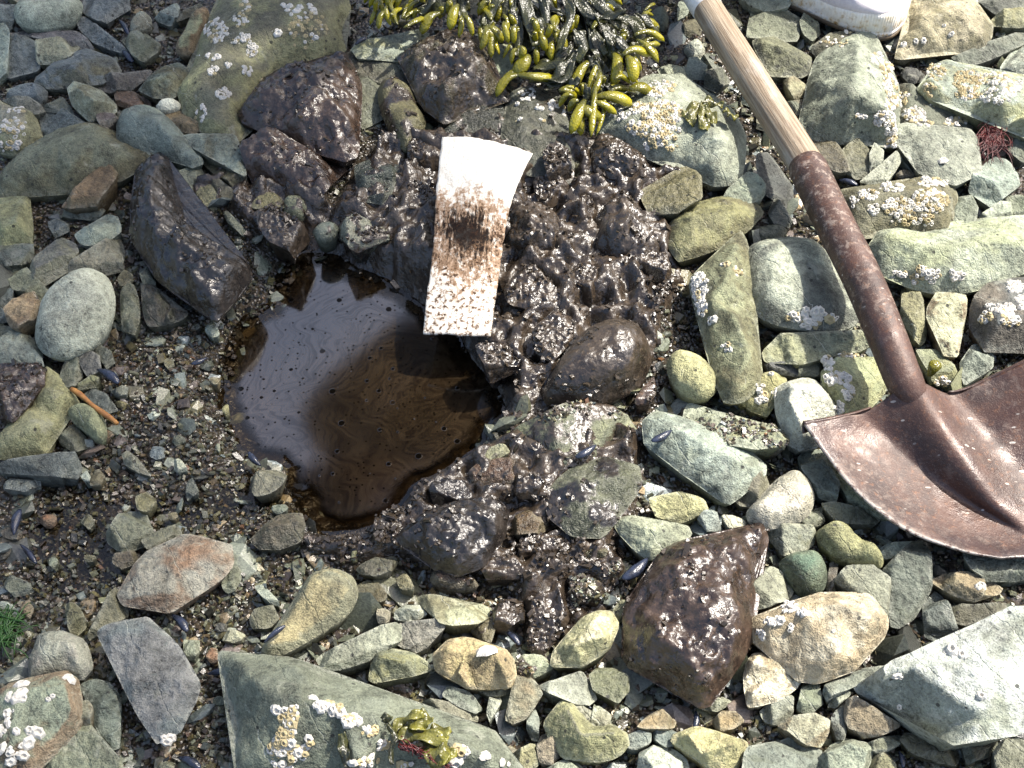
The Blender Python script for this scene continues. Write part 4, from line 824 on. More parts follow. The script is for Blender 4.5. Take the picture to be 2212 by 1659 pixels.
I|pebble|gl|1.2 .7 .4 0 .1|grey pebble under the oiled wedge's tip|120,1240 250,1200 320,1230 240,1290 130,1280|
I|pebble|wl|1.6 .7 .3 0 0|small white stone above the oiled wedge's right corner|250,20 330,20 420,70 400,110 300,100|
I|stone|lb|1.4 .9 .4 0 0|grey stone behind the oiled wedge's top edge|100,20 200,-40 240,60 250,120 140,120|
I|stone|g|1.4 .9 .4 0 0|grey-green stone right of the white rounded cobble's foot|750,10 920,-30 920,60 880,95 780,70|
E|rock|d|1.5 2.2 .2 1 1|flat mud-coated rock right of the pad's lower end|1020,120 1180,60 1350,150 1480,260 1440,340 1250,340 1090,300|
E|stone|d|1.3 2 .2 1 1|oily upright stone above the rounded mud-coated boulder|1500,60 1650,100 1690,180 1600,330 1500,280|
B|stone|d|1.3 2 .2 1 1|oiled lump right of the dark green slab's lower tip|1240,1180 1330,1130 1440,1160 1500,1250 1430,1330 1300,1320|
B|stone|d|3.0 1.8 .25 1 1|oiled lump on the dark green slab's lower right|1310,1010 1370,930 1470,940 1490,1100 1440,1150 1340,1110|
B|rock|d|1.4 2 .2 1 1|oily brown rock left of the pad's top|430,920 520,850 620,880 640,1000 600,1140 500,1120 440,1030|
B|stone|d|1.1 1.8 .2 1 1|oily stone left of the pad's stained middle|420,1180 520,1150 590,1260 570,1400 480,1420 420,1320|
B|stone|d|1.2 1.6 .2 1 1|small oily stone between two mud-covered rocks right of the pad|1460,1300 1560,1260 1640,1330 1620,1420 1520,1420|
E|stone|d|1.3 1.8 .2 .9 1|oily stone at the mud's right side, above the yellow cobble|1850,60 1950,-20 2100,-10 2140,100 2050,190 1930,160|
E|rock|d|1.4 2 .3 1 1|mud lump on the pool's right bank, below the pad|870,600 990,570 1160,600 1180,700 1060,800 950,720|
E|stone|d|1.2 1.6 .3 1 1|mud lump between the pool's right bank and the rounded boulder|1110,760 1250,700 1340,760 1290,860 1160,840|
H|flat_stone|d|1.8 1.4 .15 .9 1|dark oily flat stone below the wet brown triangular stone|890,340 1000,290 1150,280 1270,350 1250,430 1100,440 950,430|
H|rock|d|1.2 2.2 .2 1 1|tall crusty oiled lump left of the yellow-white rough stone|1190,560 1260,490 1400,480 1500,570 1480,680 1400,800 1320,900 1220,890 1180,760|
H|stone|d|1.2 1.6 .2 1 1|oily black crumbly stone above the yellow-white rough stone|1480,440 1560,420 1680,450 1710,540 1620,590 1500,570|
H|stone|p|1.2 1.6 .2 .85 1|oily brown crumbly stone left of the large dark mussel|1590,340 1680,300 1800,290 1830,380 1780,440 1660,430|
H|stone|p|1.8 1.5 .2 .9 1|oily brown stone above the tan blocky stone's right end|970,640 1060,570 1180,580 1200,660 1110,730 1000,760|
H|rock|p|1.2 1.6 .2 .85 1|low oily brown rubble below the oil-daubed green slab|1150,180 1280,140 1430,160 1500,230 1420,300 1260,300 1160,260|
E|stone|d|2.2 1.6 .2 .9 1|oily stone between the pool's lower rim and the black rough rock|560,1500 700,1440 800,1470 860,1560 780,1640 640,1620|
E|stone|d|2.4 1.6 .2 .85 1|oily dark stone left of the oil-daubed green slab|1090,1400 1230,1420 1330,1450 1300,1560 1180,1560 1080,1500|
'''
COLS = {'g': (.158, .174, .130), 'b': (.125, .150, .150), 'o': (.120, .108, .058), 'y': (.296, .292, .148), 'w': (.520, .510, .410),
        'p': (.125, .100, .085), 'd': (.055, .058, .052), 'r': (.200, .110, .060), 'l': (.316, .342, .275), 't': (.310, .240, .145),
        'e': (.100, .150, .105), 'L': (.360, .390, .370)}


def mixcol(code):
    return np.mean([COLS[c] for c in code], 0)


POOL_Z = -0.022
POOL = [(515, 740), (530, 700), (560, 682), (600, 662), (603, 612), (640, 572), (680, 556), (720, 562), (755, 590), (790, 598), (850, 625),
        (900, 655), (940, 700), (985, 722), (1002, 760), (1030, 802), (1060, 832), (1088, 872), (1076, 900), (1042, 930), (1030, 962),
        (985, 1000), (940, 1030), (890, 1042), (870, 1080), (850, 1110), (800, 1132), (740, 1140), (690, 1135), (662, 1100), (668, 1070), (625, 1062),
        (612, 1035), (622, 1000), (562, 990), (528, 960), (508, 920), (494, 880), (486, 840), (492, 790)]
MUDS = [[(690, 500), (740, 420), (765, 350), (800, 320), (870, 300), (940, 285), (1080, 250), (1230, 320), (1260, 300), (1330, 305), (1420, 350), (1530, 400),
         (1500, 440), (1440, 470), (1455, 540), (1485, 590), (1450, 640), (1420, 700), (1410, 780), (1370, 860), (1200, 895), (1100, 905), (1040, 860), (1000, 760),
         (900, 680), (800, 620), (720, 580), (690, 550)],
        [(650, 1150), (700, 1120), (850, 1085), (880, 1030), (1000, 985), (1120, 930), (1250, 900), (1370, 930), (1380, 1000), (1340, 1130), (1340, 1250), (1290, 1330), (1200, 1390),
         (1130, 1330), (1120, 1240), (980, 1250), (880, 1190), (760, 1210), (680, 1180)],
        [(560, 380), (640, 400), (720, 420), (700, 520), (640, 540), (560, 500), (470, 440), (400, 420), (430, 380)]]

# ------------------------------------------------------------------ ground with the dug pit, mud heaps
POOLW = chaikin(np.array([gnd(x, y, POOL_Z)[:2] for x, y in POOL]), 1)
MUDW = [chaikin(np.array([gnd(x, y, .01)[:2] for x, y in m]), 1) for m in MUDS]
PUDDLE = [(110, 1010), (190, 1030), (250, 1100), (330, 1070), (400, 1090), (500, 1050), (560, 1040), (600, 1075), (560, 1120), (470, 1120), (380, 1140), (290, 1230), (200, 1280),
          (120, 1290), (60, 1260), (40, 1180), (60, 1090)]
PUDDLEW = chaikin(np.array([gnd(x, y, 0.0)[:2] for x, y in PUDDLE]), 1)


def ground_fields(xy):
    n = len(xy)
    p3 = np.concatenate([xy, np.zeros((n, 1))], 1)
    near = (np.abs(xy[:, 0]) < .75) & (np.abs(xy[:, 1]) < .75)
    sd = np.full(n, 1.0)
    q = xy[near]
    sd[near] = sdist(POOLW, q) + .0055 * fbm(p3[near] * 45, 3) + .002
    mud = np.zeros(n)
    wob = .014 * fbm(p3[near] * 22 + 3, 3)
    mm = np.zeros(len(q))
    for w in MUDW:
        mm = np.maximum(mm, sstep(.014, -.012, sdist(w, q) + wob))
    mud[near] = mm
    z = .006 * fbm(p3 * 11, 3) + .0035 * fbm(p3 * 55 + 5, 3)
    far = np.hypot(xy[:, 0], xy[:, 1])
    z += np.clip(far - 1.5, 0, None) * .02 * fbm(p3 * .35, 2)
    # puddle hollow at the lower left
    pd = np.full(n, 1.0)
    pd[near] = sdist(PUDDLEW, q)
    z -= .007 * sstep(.02, -.03, pd)
    # mud heaps: lumps on lumps
    lump = .026 * np.clip(billow(p3 * 15 + 1.3, 2) - .15, 0, None) + .013 * billow(p3 * 36, 2) + .0034 * billow(p3 * 95, 2)
    z += mud * (lump + .004) * sstep(-.005, .035, sd)
    # the pit and its banks
    wbank = np.where(xy[:, 0] < -.13, .050, .026)
    bank = sstep(0, 1, sd / wbank)
    floor = POOL_Z - .003 - .055 * sstep(0, .055, -sd)
    z = np.where(sd < 0, floor, (POOL_Z - .003) * (1 - bank) + z * (bank * .85 + .15))
    mud = np.maximum(mud, sstep(.012, -.004, sd))
    return z, mud, sd


def axis(lo, hi, step, far):
    core = np.arange(lo, hi, step)
    ex = [step]
    while sum(ex) < far:
        ex.append(ex[-1] * 1.35)
    ex = np.cumsum(ex)
    return np.concatenate([(lo - ex)[::-1], core, core[-1] + ex])


gx = axis(-.70, .70, .0032, 60.0)
gy = axis(-.52, .62, .0032, 60.0)
GX, GY = np.meshgrid(gx, gy)
gxy = np.stack([GX.ravel(), GY.ravel()], 1)
gz, gmud, gsd = ground_fields(gxy)
nx, ny = len(gx), len(gy)
ii = (np.arange(ny - 1)[:, None] * nx + np.arange(nx - 1)[None, :]).ravel()
gq = np.stack([ii, ii + 1, ii + nx + 1, ii + nx], 1)
ground = mesh_np('beach_ground', np.concatenate([gxy, gz[:, None]], 1), gq, M['ground'])
fattr(ground, 'mud', gmud)
tag(ground, kind='structure')
GZ = gz.reshape(ny, nx)


def ground_z(x, y):
    i = np.clip(np.searchsorted(gx, x) - 1, 0, nx - 2)
    j = np.clip(np.searchsorted(gy, y) - 1, 0, ny - 2)
    fx = (x - gx[i]) / (gx[i + 1] - gx[i])
    fy = (y - gy[j]) / (gy[j + 1] - gy[j])
    return (GZ[j, i] * (1 - fx) + GZ[j, i + 1] * fx) * (1 - fy) + (GZ[j + 1, i] * (1 - fx) + GZ[j + 1, i + 1] * fx) * fy


# ------------------------------------------------------------------ water
def oil_water():
    nt = NT('oily_water')
    v = nt.coord(False)
    depth = nt.attr('depth').outputs['Fac']
    w1 = nt.n('TexNoise')
    nt.set(w1.inputs['Vector'], v)
    w1.inputs['Scale'].default_value = 7.0
    w1.inputs['Detail'].default_value = 2.0
    w1.inputs['Distortion'].default_value = 1.6
    sub = nt.n('VectorMath', operation='SUBTRACT', i0=w1.outputs['Color'], i1=(.5, .5, .5))
    sc = nt.n('VectorMath', operation='SCALE', i0=sub.outputs[0])
    sc.inputs['Scale'].default_value = .17
    vv = nt.n('VectorMath', operation='ADD', i0=v, i1=sc.outputs[0]).outputs[0]
    sx_ = nt.n('VectorMath', operation='SUBTRACT', i0=vv, i1=tuple(float(q) for q in gnd(905, 850, 0.0)))
    pol = nt.n('SeparateXYZ', i0=sx_.outputs[0])
    rad_ = nt.math('SQRT', nt.math('ADD', nt.math('POWER', pol.outputs[0], 2.0), nt.math('POWER', pol.outputs[1], 2.0)))
    ang_ = nt.math('ARCTAN2', pol.outputs[1], pol.outputs[0])
    cmb = nt.n('CombineXYZ', X=nt.math('ADD', nt.math('MULTIPLY', rad_, 6.0), nt.math('MULTIPLY', ang_, .05)), Y=nt.math('MULTIPLY', ang_, .07), Z=0.0)
    streak = nt.noise(cmb.outputs[0], 34, 5, .68, .4)
    fine = nt.noise(cmb.outputs[0], 110, 4, .7, .3)
    murk = nt.noise(v, 9, 3, .5)
    base = nt.mix(nt.ramp(murk, .3, .7), (.010, .0064, .003), (.024, .0155, .0078))
    sf = nt.math('MULTIPLY', nt.ramp(streak, .46, .56), nt.ramp(fine, .38, .52))
    base = nt.mix(nt.math('MULTIPLY', sf, .72), base, (.003, .0016, .001))
    base = nt.mix(nt.math('MULTIPLY', nt.ramp(streak, .45, .30), .4), base, (.032, .022, .012))
    vd = nt.voro(v, 75)
    vc = nt.n('SeparateColor', i0=vd.node.outputs[1])
    rr = nt.math('MULTIPLY', vc.outputs[0], .24)
    dots = nt.ramp(nt.math('SUBTRACT', vd, rr), .0, .03, 1, 0)
    dots = nt.math('MULTIPLY', dots, nt.ramp(vc.outputs[1], .40, .45))
    vd2 = nt.voro(v, 190)
    vc2 = nt.n('SeparateColor', i0=vd2.node.outputs[1])
    d2 = nt.math('MULTIPLY', nt.ramp(vd2, .17, .24, 1, 0), nt.ramp(vc2.outputs[0], .50, .55))
    dd = nt.math('MAXIMUM', dots, d2)
    base = nt.mix(dd, base, (.002, .0015, .001))
    hb = nt.math('ADD', nt.math('MULTIPLY', dots, 1.0), nt.math('MULTIPLY', nt.noise(v, 40, 2, .5), .15))
    nb = nt.bump(hb, .25, .0012)
    nt.done(base, .09, nb, Specular_IOR_Level=.5, IOR=nt.fmix(dd, nt.fmix(sf, 2.1, 1.9), 1.2))
    tr = nt.n('BsdfTransparent')
    tr.inputs[0].default_value = (.50, .44, .34, 1)
    gl = nt.n('BsdfGlossy')
    gl.inputs['Roughness'].default_value = .03
    fr = nt.n('Fresnel')
    fr.inputs['IOR'].default_value = 1.5
    thin = nt.n('MixShader', i0=fr.outputs[0], i1=tr.outputs[0], i2=gl.outputs[0])
    ms = nt.n('MixShader', i0=nt.ramp(depth, .003, .016), i1=thin.outputs[0], i2=nt.b.outputs[0])
    nt.t.links.new(ms.outputs[0], nt.out.inputs[0])
    return nt.m


def clear_water():
    nt = NT('puddle_water')
    tr = nt.n('BsdfTransparent')
    tr.inputs[0].default_value = (.70, .66, .56, 1)
    gl = nt.n('BsdfGlossy')
    gl.inputs['Roughness'].default_value = .02
    fr = nt.n('Fresnel')
    fr.inputs['IOR'].default_value = 1.45
    ms = nt.n('MixShader', i0=fr.outputs[0], i1=tr.outputs[0], i2=gl.outputs[0])
    nt.t.links.new(ms.outputs[0], nt.out.inputs[0])
    return nt.m


M['oilwater'] = oil_water()
M['puddle'] = clear_water()


def water_sheet(name, poly, z0, step, mat, grow):
    lo, hi = poly.min(0) - grow, poly.max(0) + grow
    xs, ys = np.arange(lo[0], hi[0], step), np.arange(lo[1], hi[1], step)
    X, Y = np.meshgrid(xs, ys)
    p = np.stack([X.ravel(), Y.ravel()], 1)
    g = ground_z(p[:, 0], p[:, 1])
    depth = z0 - g
    keep = (sdist(poly, p) < grow) & (depth > -.006)
    z = z0 + .0016 * np.exp(-np.clip(depth, 0, None) / .0016)
    w, h = len(xs), len(ys)
    i = (np.arange(h - 1)[:, None] * w + np.arange(w - 1)[None, :]).ravel()
    q = np.stack([i, i + 1, i + w + 1, i + w], 1)
    q = q[keep[q].all(1)]
    used = np.unique(q)
    m = np.full(len(p), -1)
    m[used] = np.arange(len(used))
    o = mesh_np(name, np.concatenate([p, z[:, None]], 1)[used], m[q], mat)
    fattr(o, 'depth', np.clip(depth, 0, 1)[used])
    tag(o, kind='structure')
    return o


pool = water_sheet('oily_pool_water', POOLW, POOL_Z, .002, M['oilwater'], .012)
puddle = water_sheet('puddle_water', PUDDLEW, -.0045, .0025, M['puddle'], .03)

# ------------------------------------------------------------------ stone builder
TOPS = []        # (positions, normals, object, X, Y)
SHORT = []       # (centre XY, short label)


def simplify(p, tol):
    """drop the outline points that hardly bend it, so that broken edges run straight"""
    p = [np.array(q) for q in p]
    while len(p) > 5:
        best, bi = 1e9, -1
        for i in range(len(p)):
            a, b, c = p[i - 1], p[i], p[(i + 1) % len(p)]
            ac = c - a
            d = abs(ac[0] * (b - a)[1] - ac[1] * (b - a)[0]) / (np.hypot(ac[0], ac[1]) + 1e-9)
            if d < best:
                best, bi = d, i
        if best > tol:
            break
        p.pop(bi)
    return np.array(p)


def rand_from(*a):
    return random.Random('/'.join(map(str, a)))


def build_rock(name, outline, ints, rim, h, rnd, mud, seed, s=None, floor=-.012, keep_top=True):
    """outline: (n,2) world points at height rim; ints: (m,3) world ridge points"""
    rg = rand_from('rock', seed)
    rs = np.random.RandomState(rg.randrange(1 << 30))
    out = np.asarray(outline, float)
    if out.shape[1] == 2:
        out = np.concatenate([out, np.zeros((len(out), 1))], 1)
    if area(out) < 0:
        out = out[::-1]
    size = math.sqrt(abs(area(out)))
    if rnd > .5:
        out = chaikin(out, 2)
        out[:, :2] = out[:, :2].mean(0) + (out[:, :2] - out[:, :2].mean(0)) * 1.06
    else:
        if len(ints) == 0 or rnd < .3:
            out = simplify(out, .055 * size)
        q0, q1 = np.roll(out, 1, 0), np.roll(out, -1, 0)
        out = np.stack([out * .93 + q0 * .07, out * .93 + q1 * .07], 1).reshape(-1, 3)
        out[:, :2] = out[:, :2].mean(0) + (out[:, :2] - out[:, :2].mean(0)) * 1.065
    if s is None:
        s = min(.0034, max(.0013, size / 30))
    out = resample(out, s)
    rimoff = out[:, 2].copy()
    out = out[:, :2].copy()
    # ragged outline
    off = rs.uniform(0, 50, 3)
    nrm = np.roll(out, -1, 0) - np.roll(out, 1, 0)
    nrm = np.stack([nrm[:, 1], -nrm[:, 0]], 1)
    nrm /= np.linalg.norm(nrm, axis=1)[:, None] + 1e-9
    o3 = np.concatenate([out, np.zeros((len(out), 1))], 1)
    out = out + nrm * ((1 - rnd * .8) * (.040 * size * fbm(o3 * (3.6 / size) + off, 3) + .0016 * fbm(o3 * 170 + off, 3)))[:, None]
    cen = out.mean(0)
    nb = len(out)
    planes = None
    if len(ints) == 0 and rnd < .55:
        # cleavage faces: one tilted top plane cut by a few steeper ones
        a = rg.uniform(0, 6.28)
        g0 = rg.uniform(.08, .38)
        h = h * 1.3
        planes = [(np.array([math.cos(a), math.sin(a)]) * g0, h * .55)]
        a = rg.uniform(0, 6.28)
        for j in range(rg.choice([2, 3, 3, 4])):
            a += rg.uniform(1.1, 2.6)
            d_ = np.array([math.cos(a), math.sin(a)])
            ext = ((out - cen) @ d_).max()
            sl = rg.uniform(.6, 1.7) * min(1.6, h / size * 3.2)
            at = ext * rg.uniform(.35, .85)
            z0_ = h * .55 + at * float(planes[0][0] @ d_)
            planes.append((-d_ * sl, z0_ + sl * at))

        def facet(p):
            zz = np.min([(p - cen) @ g + c0 for g, c0 in planes], 0)
            return np.maximum(zz, -.35 * h)
        rimoff = facet(out)
        # keep the outline where it was seen: slide each rim point along its line of sight
        vec = np.concatenate([out, np.full((nb, 1), rim)], 1) - CAM
        out = out + vec[:, :2] / vec[:, 2:3] * rimoff[:, None]
        cen = out.mean(0)
        rimoff = facet(out)
        ints = np.array([[cen[0], cen[1], float(facet(cen[None])[0])]])
        force = True
    # ridge points, invented where none were surveyed
    elif len(ints) == 0:
        k = rg.choice([3, 4, 4, 5])
        a0 = rg.uniform(0, 6.28)
        tilt = np.array([rg.uniform(-.45, .45), rg.uniform(-.45, .45)])
        pts = []
        for j in range(k):
            a = a0 + 6.283 * j / k + rg.uniform(-.35, .35)
            d = np.array([math.cos(a), math.sin(a)])
            pr = (out - cen) @ d
            far = out[np.argmax(pr)]
            q = cen + (far - cen) * rg.uniform(.50, .86)
            if inside(out, q[None])[0]:
                pts.append([q[0], q[1], h * (rg.uniform(.75, 1.0) + (d @ tilt) * .5)])
        ints = np.array(pts) if pts else np.array([[cen[0], cen[1], h]])
        ints[:, 2] = np.clip(ints[:, 2], .15 * h, None)
    else:
        ints = np.array(ints, float)
        ok = inside(out, ints[:, :2]) & (edge_dist(out, ints[:, :2]) > s * .6)
        ints = ints[ok] if ok.any() else np.array([[cen[0], cen[1], h]])
    # coarse facets
    cv = [Vector(v) for v in out] + [Vector(v[:2]) for v in ints]
    hz = np.concatenate([rimoff, ints[:, 2]])
    res = delaunay_2d_cdt(cv, [(i, (i + 1) % nb) for i in range(nb)], [], 1, 1e-7, True)
    cP = np.array([tuple(v) for v in res[0]])
    cZ = np.array([np.mean([hz[i] for i in o]) if o else 0.0 for o in res[3]])
    tris = [t for t in res[2] if len(t) == 3]
    # fine points
    lo, hi = out.min(0), out.max(0)
    dy = s * .87
    rows = []
    for r, y in enumerate(np.arange(lo[1], hi[1], dy)):
        xs = np.arange(lo[0] + (r % 2) * s * .5, hi[0], s)
        rows.append(np.stack([xs, np.full(len(xs), y)], 1))
    fp = np.concatenate(rows)
    fp = fp + rs.uniform(-.22, .22, fp.shape) * s
    fp = fp[inside(out, fp)]
    d = edge_dist(out, fp)
    fp, d = fp[d > s * .55], d[d > s * .55]
    z = np.zeros(len(fp))
    for t in tris:
        a, b, c = cP[list(t)]
        den = (b[1] - c[1]) * (a[0] - c[0]) + (c[0] - b[0]) * (a[1] - c[1])
        if abs(den) < 1e-14:
            continue
        l1 = ((b[1] - c[1]) * (fp[:, 0] - c[0]) + (c[0] - b[0]) * (fp[:, 1] - c[1])) / den
        l2 = ((c[1] - a[1]) * (fp[:, 0] - c[0]) + (a[0] - c[0]) * (fp[:, 1] - c[1])) / den
        l3 = 1 - l1 - l2
        m = (l1 > -1e-6) & (l2 > -1e-6) & (l3 > -1e-6)
        z[m] = (l1 * cZ[t[0]] + l2 * cZ[t[1]] + l3 * cZ[t[2]])[m]
    dm = max(d.max(), 1e-6) if len(d) else 1e-6
    if planes is not None:
        z = facet(fp)
    dome = np.sqrt(np.clip(1 - (1 - np.clip(d / dm, 0, 1)) ** 2.2, 0, 1))
    if planes is None:
        z = z * (1 - rnd) + rnd * (h * dome * .85 + .15 * z)
    # fine triangulation
    fv = [Vector(v) for v in out] + [Vector(v) for v in fp]
    res = delaunay_2d_cdt(fv, [(i, (i + 1) % nb) for i in range(nb)], [], 1, 1e-8, False)
    if len(res[0]) != len(fv):
        P = np.array([tuple(v) for v in res[0]])
        Z = np.zeros(len(P))
        allz = np.concatenate([rimoff, z])
        alld = np.concatenate([np.zeros(nb), d])
        orig = res[3] if len(res) > 3 else None
        from_i = np.array([np.argmin(np.hypot(*(np.concatenate([out, fp]) - p).T)) for p in P])
        Z, D = allz[from_i], alld[from_i]
    else:
        P = np.concatenate([out, fp])
        Z = np.concatenate([rimoff, z])
        D = np.concatenate([np.zeros(nb), d])
    tri = np.array([t for t in res[2] if len(t) == 3], int)
    isrim = D <= 0
    # soften the ridges
    ed = np.concatenate([tri[:, [0, 1]], tri[:, [1, 2]], tri[:, [2, 0]]])
    deg = np.bincount(ed.ravel(), minlength=len(P)).astype(float)
    deg[deg == 0] = 1
    for _ in range(int(rnd * rnd * 16)):
        acc = np.bincount(ed[:, 0], Z[ed[:, 1]], len(P)) + np.bincount(ed[:, 1], Z[ed[:, 0]], len(P))
        Zn = acc / deg
        Z = np.where(isrim, Z, .4 * Z + .6 * Zn)
    p3 = np.concatenate([P, Z[:, None]], 1)
    fade = np.clip(D / (s * 2.0), 0.25, 1)
    amp = (1 - rnd * .72)
    Z = Z + fade * amp * (.085 * size * .5 * fbm(p3 * (2.6 / size) + off, 3) * .55 + .0026 * fbm(p3 * 75 + off, 3) + .0010 * fbm(p3 * 260, 2))
    # broken ledges along the cleavage
    if rnd < .45:
        f = fbm(p3 * np.array([2.0, 2.0, 1.0]) * (1.6 / size) + off * 2, 3) * 3.0 + (P @ np.array([math.cos(seed), math.sin(seed)])) / size * 1.2
        fr = f - np.floor(f)
        led = np.floor(f) + sstep(.42, .58, fr) - f
        Z = Z + fade * led * min(.0034, .034 * size) * (1 - rnd)
    Z = Z - .16 * h * np.exp(-D / (s * 1.2 + .05 * size * rnd)) * (0.12 + rnd)
    if mud > .6 and rnd < .6:
        cr_ = billow(p3 * (2.6 / size) + off, 3, .55)
        Z = Z + fade * .10 * size * (cr_ - .35) * np.clip(D / (.12 * size), .2, 1)
        f = fbm(p3 * (2.2 / size) + off * 3, 2) * 4.0
        Z = Z + fade * min(.005, .05 * size) * (np.floor(f) + sstep(.35, .65, f - np.floor(f)) - f)
    if mud > .6:
        Z = Z + fade * (.0024 * billow(np.concatenate([P, Z[:, None]], 1) * 60 + off, 3))
    rimz = rim + Z
    V = np.concatenate([P, rimz[:, None]], 1)
    # undercut sides
    rim_idx = np.arange(nb)
    depth = rim - floor
    ins = min(.22 * size, depth * .75)
    inner = -nrm / 1.0
    cen3 = P[:nb].mean(0)
    ring1 = P[:nb] + (cen3 - P[:nb]) * min(.10, .004 / size * 1.5) + inner * .0006
    ring2 = P[:nb] + (cen3 - P[:nb]) * min(.45, ins / size * 1.6)
    jit = .0016 * fbm(np.concatenate([P[:nb], np.full((nb, 1), 3.3)], 1) * 90, 2)
    z1 = np.maximum(V[:nb, 2] - np.minimum(depth * .45, .012) + jit, floor + .001)
    V = np.concatenate([V, np.concatenate([ring1, z1[:, None]], 1), np.concatenate([ring2, np.full((nb, 1), floor)], 1), [[cen3[0], cen3[1], floor]]])
    n0 = len(P)
    a = rim_idx
    b = (rim_idx + 1) % nb
    if len(res[0]) != len(fv):
        # rim order survives: first nb inputs map in order
        a = np.array([np.argmin(np.hypot(*(P - q).T)) for q in out])
        b = np.roll(a, -1)
    r1, r1b = n0 + rim_idx, n0 + (rim_idx + 1) % nb
    r2, r2b = n0 + nb + rim_idx, n0 + nb + (rim_idx + 1) % nb
    c = np.full(nb, len(V) - 1)
    side = np.concatenate([np.stack([a, r1, b], 1), np.stack([b, r1, r1b], 1), np.stack([r1, r2, r1b], 1), np.stack([r1b, r2, r2b], 1), np.stack([r2, c, r2b], 1)])
    F = np.concatenate([tri, side])
    base = np.array([cen3[0], cen3[1], floor])
    V = V - base
    o = mesh_np(name, V, F, M['rock'] if mud > 0 else M['rock_dry'], loc=base)
    # crisp edge between top and sides
    me = o.data
    e = np.zeros(len(me.edges) * 2, np.int32)
    me.edges.foreach_get('vertices', e)
    e = e.reshape(-1, 2)
    isr = np.zeros(len(V), bool)
    isr[a] = True
    sh = isr[e].all(1) & (rnd < .6)
    at = me.attributes.new('sharp_edge', 'BOOLEAN', 'EDGE')
    at.data.foreach_set('value', sh)
    if mud <= 0:
        mv = np.zeros(len(V))
    elif mud >= .95:
        mv = np.ones(len(V))
    else:
        mv = np.clip(mud + .75 * fbm((V + off * .01) * (2.4 / max(size, .03)) + off, 4), 0, 1)
    if mud > 0:
        fattr(o, 'mud', mv)
    ev = np.zeros(len(V))
    ev[:n0] = np.exp(-D / .0022) * (1 - rnd)
    fattr(o, 'edge', ev)
    # normals of the top, for things that grow on it
    if keep_top:
        W = V + base
        fn = np.cross(W[tri[:, 1]] - W[tri[:, 0]], W[tri[:, 2]] - W[tri[:, 0]])
        N = np.zeros_like(W)
        for k in range(3):
            for ax in range(3):
                N[:, ax] += np.bincount(tri[:, k], fn[:, ax], len(W))
        N = N[:n0] / (np.linalg.norm(N[:n0], axis=1)[:, None] + 1e-12)
        N[N[:, 2] < 0] *= -1
        X, Y = survey(W[:n0])
        TOPS.append((W[:n0], N, o, X, Y, mv[:n0]))
    return o


def dress(o, code, wet, seed, stain=None):
    rg = rand_from('col', seed)
    c = mixcol(code)
    k = rg.uniform(.86, 1.14)
    c = c * k * np.array([rg.uniform(.94, 1.06), 1.0, rg.uniform(.92, 1.06)])
    o['rock_col'] = [float(v) for v in c]
    sc = mixcol(stain) if stain else mixcol(rg.choice(['yg', 'o', 'og', 'g', 'go', 'ro', 'l', 'lg', 'b']))
    o['stain_col'] = [float(v) for v in sc]
    o['stain'] = .85 if stain else rg.uniform(.0, .6)
    o['wet'] = float(wet)
    o['mud_tint'] = [1.0, 1.0, 1.0]


TINTS = {'black': (.55, .60, .72), 'purple': (1.1, .95, .95)}
POLYS = []
STONE_GROUP = 'stones and rocks of the beach'
for idx, line in enumerate(l for l in ROCKS.strip().split('\n') if l.strip()):
    t, name, code, nums, label, outl, ints = line.split('|')
    code, _, st = code.partition('/')
    rim, h, rnd, mud, wet = map(float, nums.split())
    rim, h = rim * .01, h * .01
    if name in ('stone', 'flat_stone', 'pebble') and rnd <= .5:
        rnd *= .5
    raw = [tuple(map(float, q.split(','))) for q in outl.split()]
    pts = [full(t, q[0], q[1]) for q in raw]
    POLYS.append(pts)
    up = [q[2] * .01 if len(q) > 2 else 0.0 for q in raw]
    w = np.array([[*gnd(x, y, rim + u_)[:2], u_] for (x, y), u_ in zip(pts, up)])
    iw = []
    for q in ints.split():
        x, y, hh = map(float, q.split(','))
        X, Y = full(t, x, y)
        g = gnd(X, Y, rim + hh * .01)
        iw.append((g[0], g[1], hh * .01))
    o = build_rock(name, w, iw, rim, h, rnd, mud, idx)
    dress(o, code, wet, idx, st or None)
    if 'black' in label:
        o['mud_tint'] = list(TINTS['black'])
    if 'purpl' in label:
        o['mud_tint'] = list(TINTS['purple'])
    tag(o, label, name, STONE_GROUP)
    SHORT.append((np.mean(pts, 0), label, o))

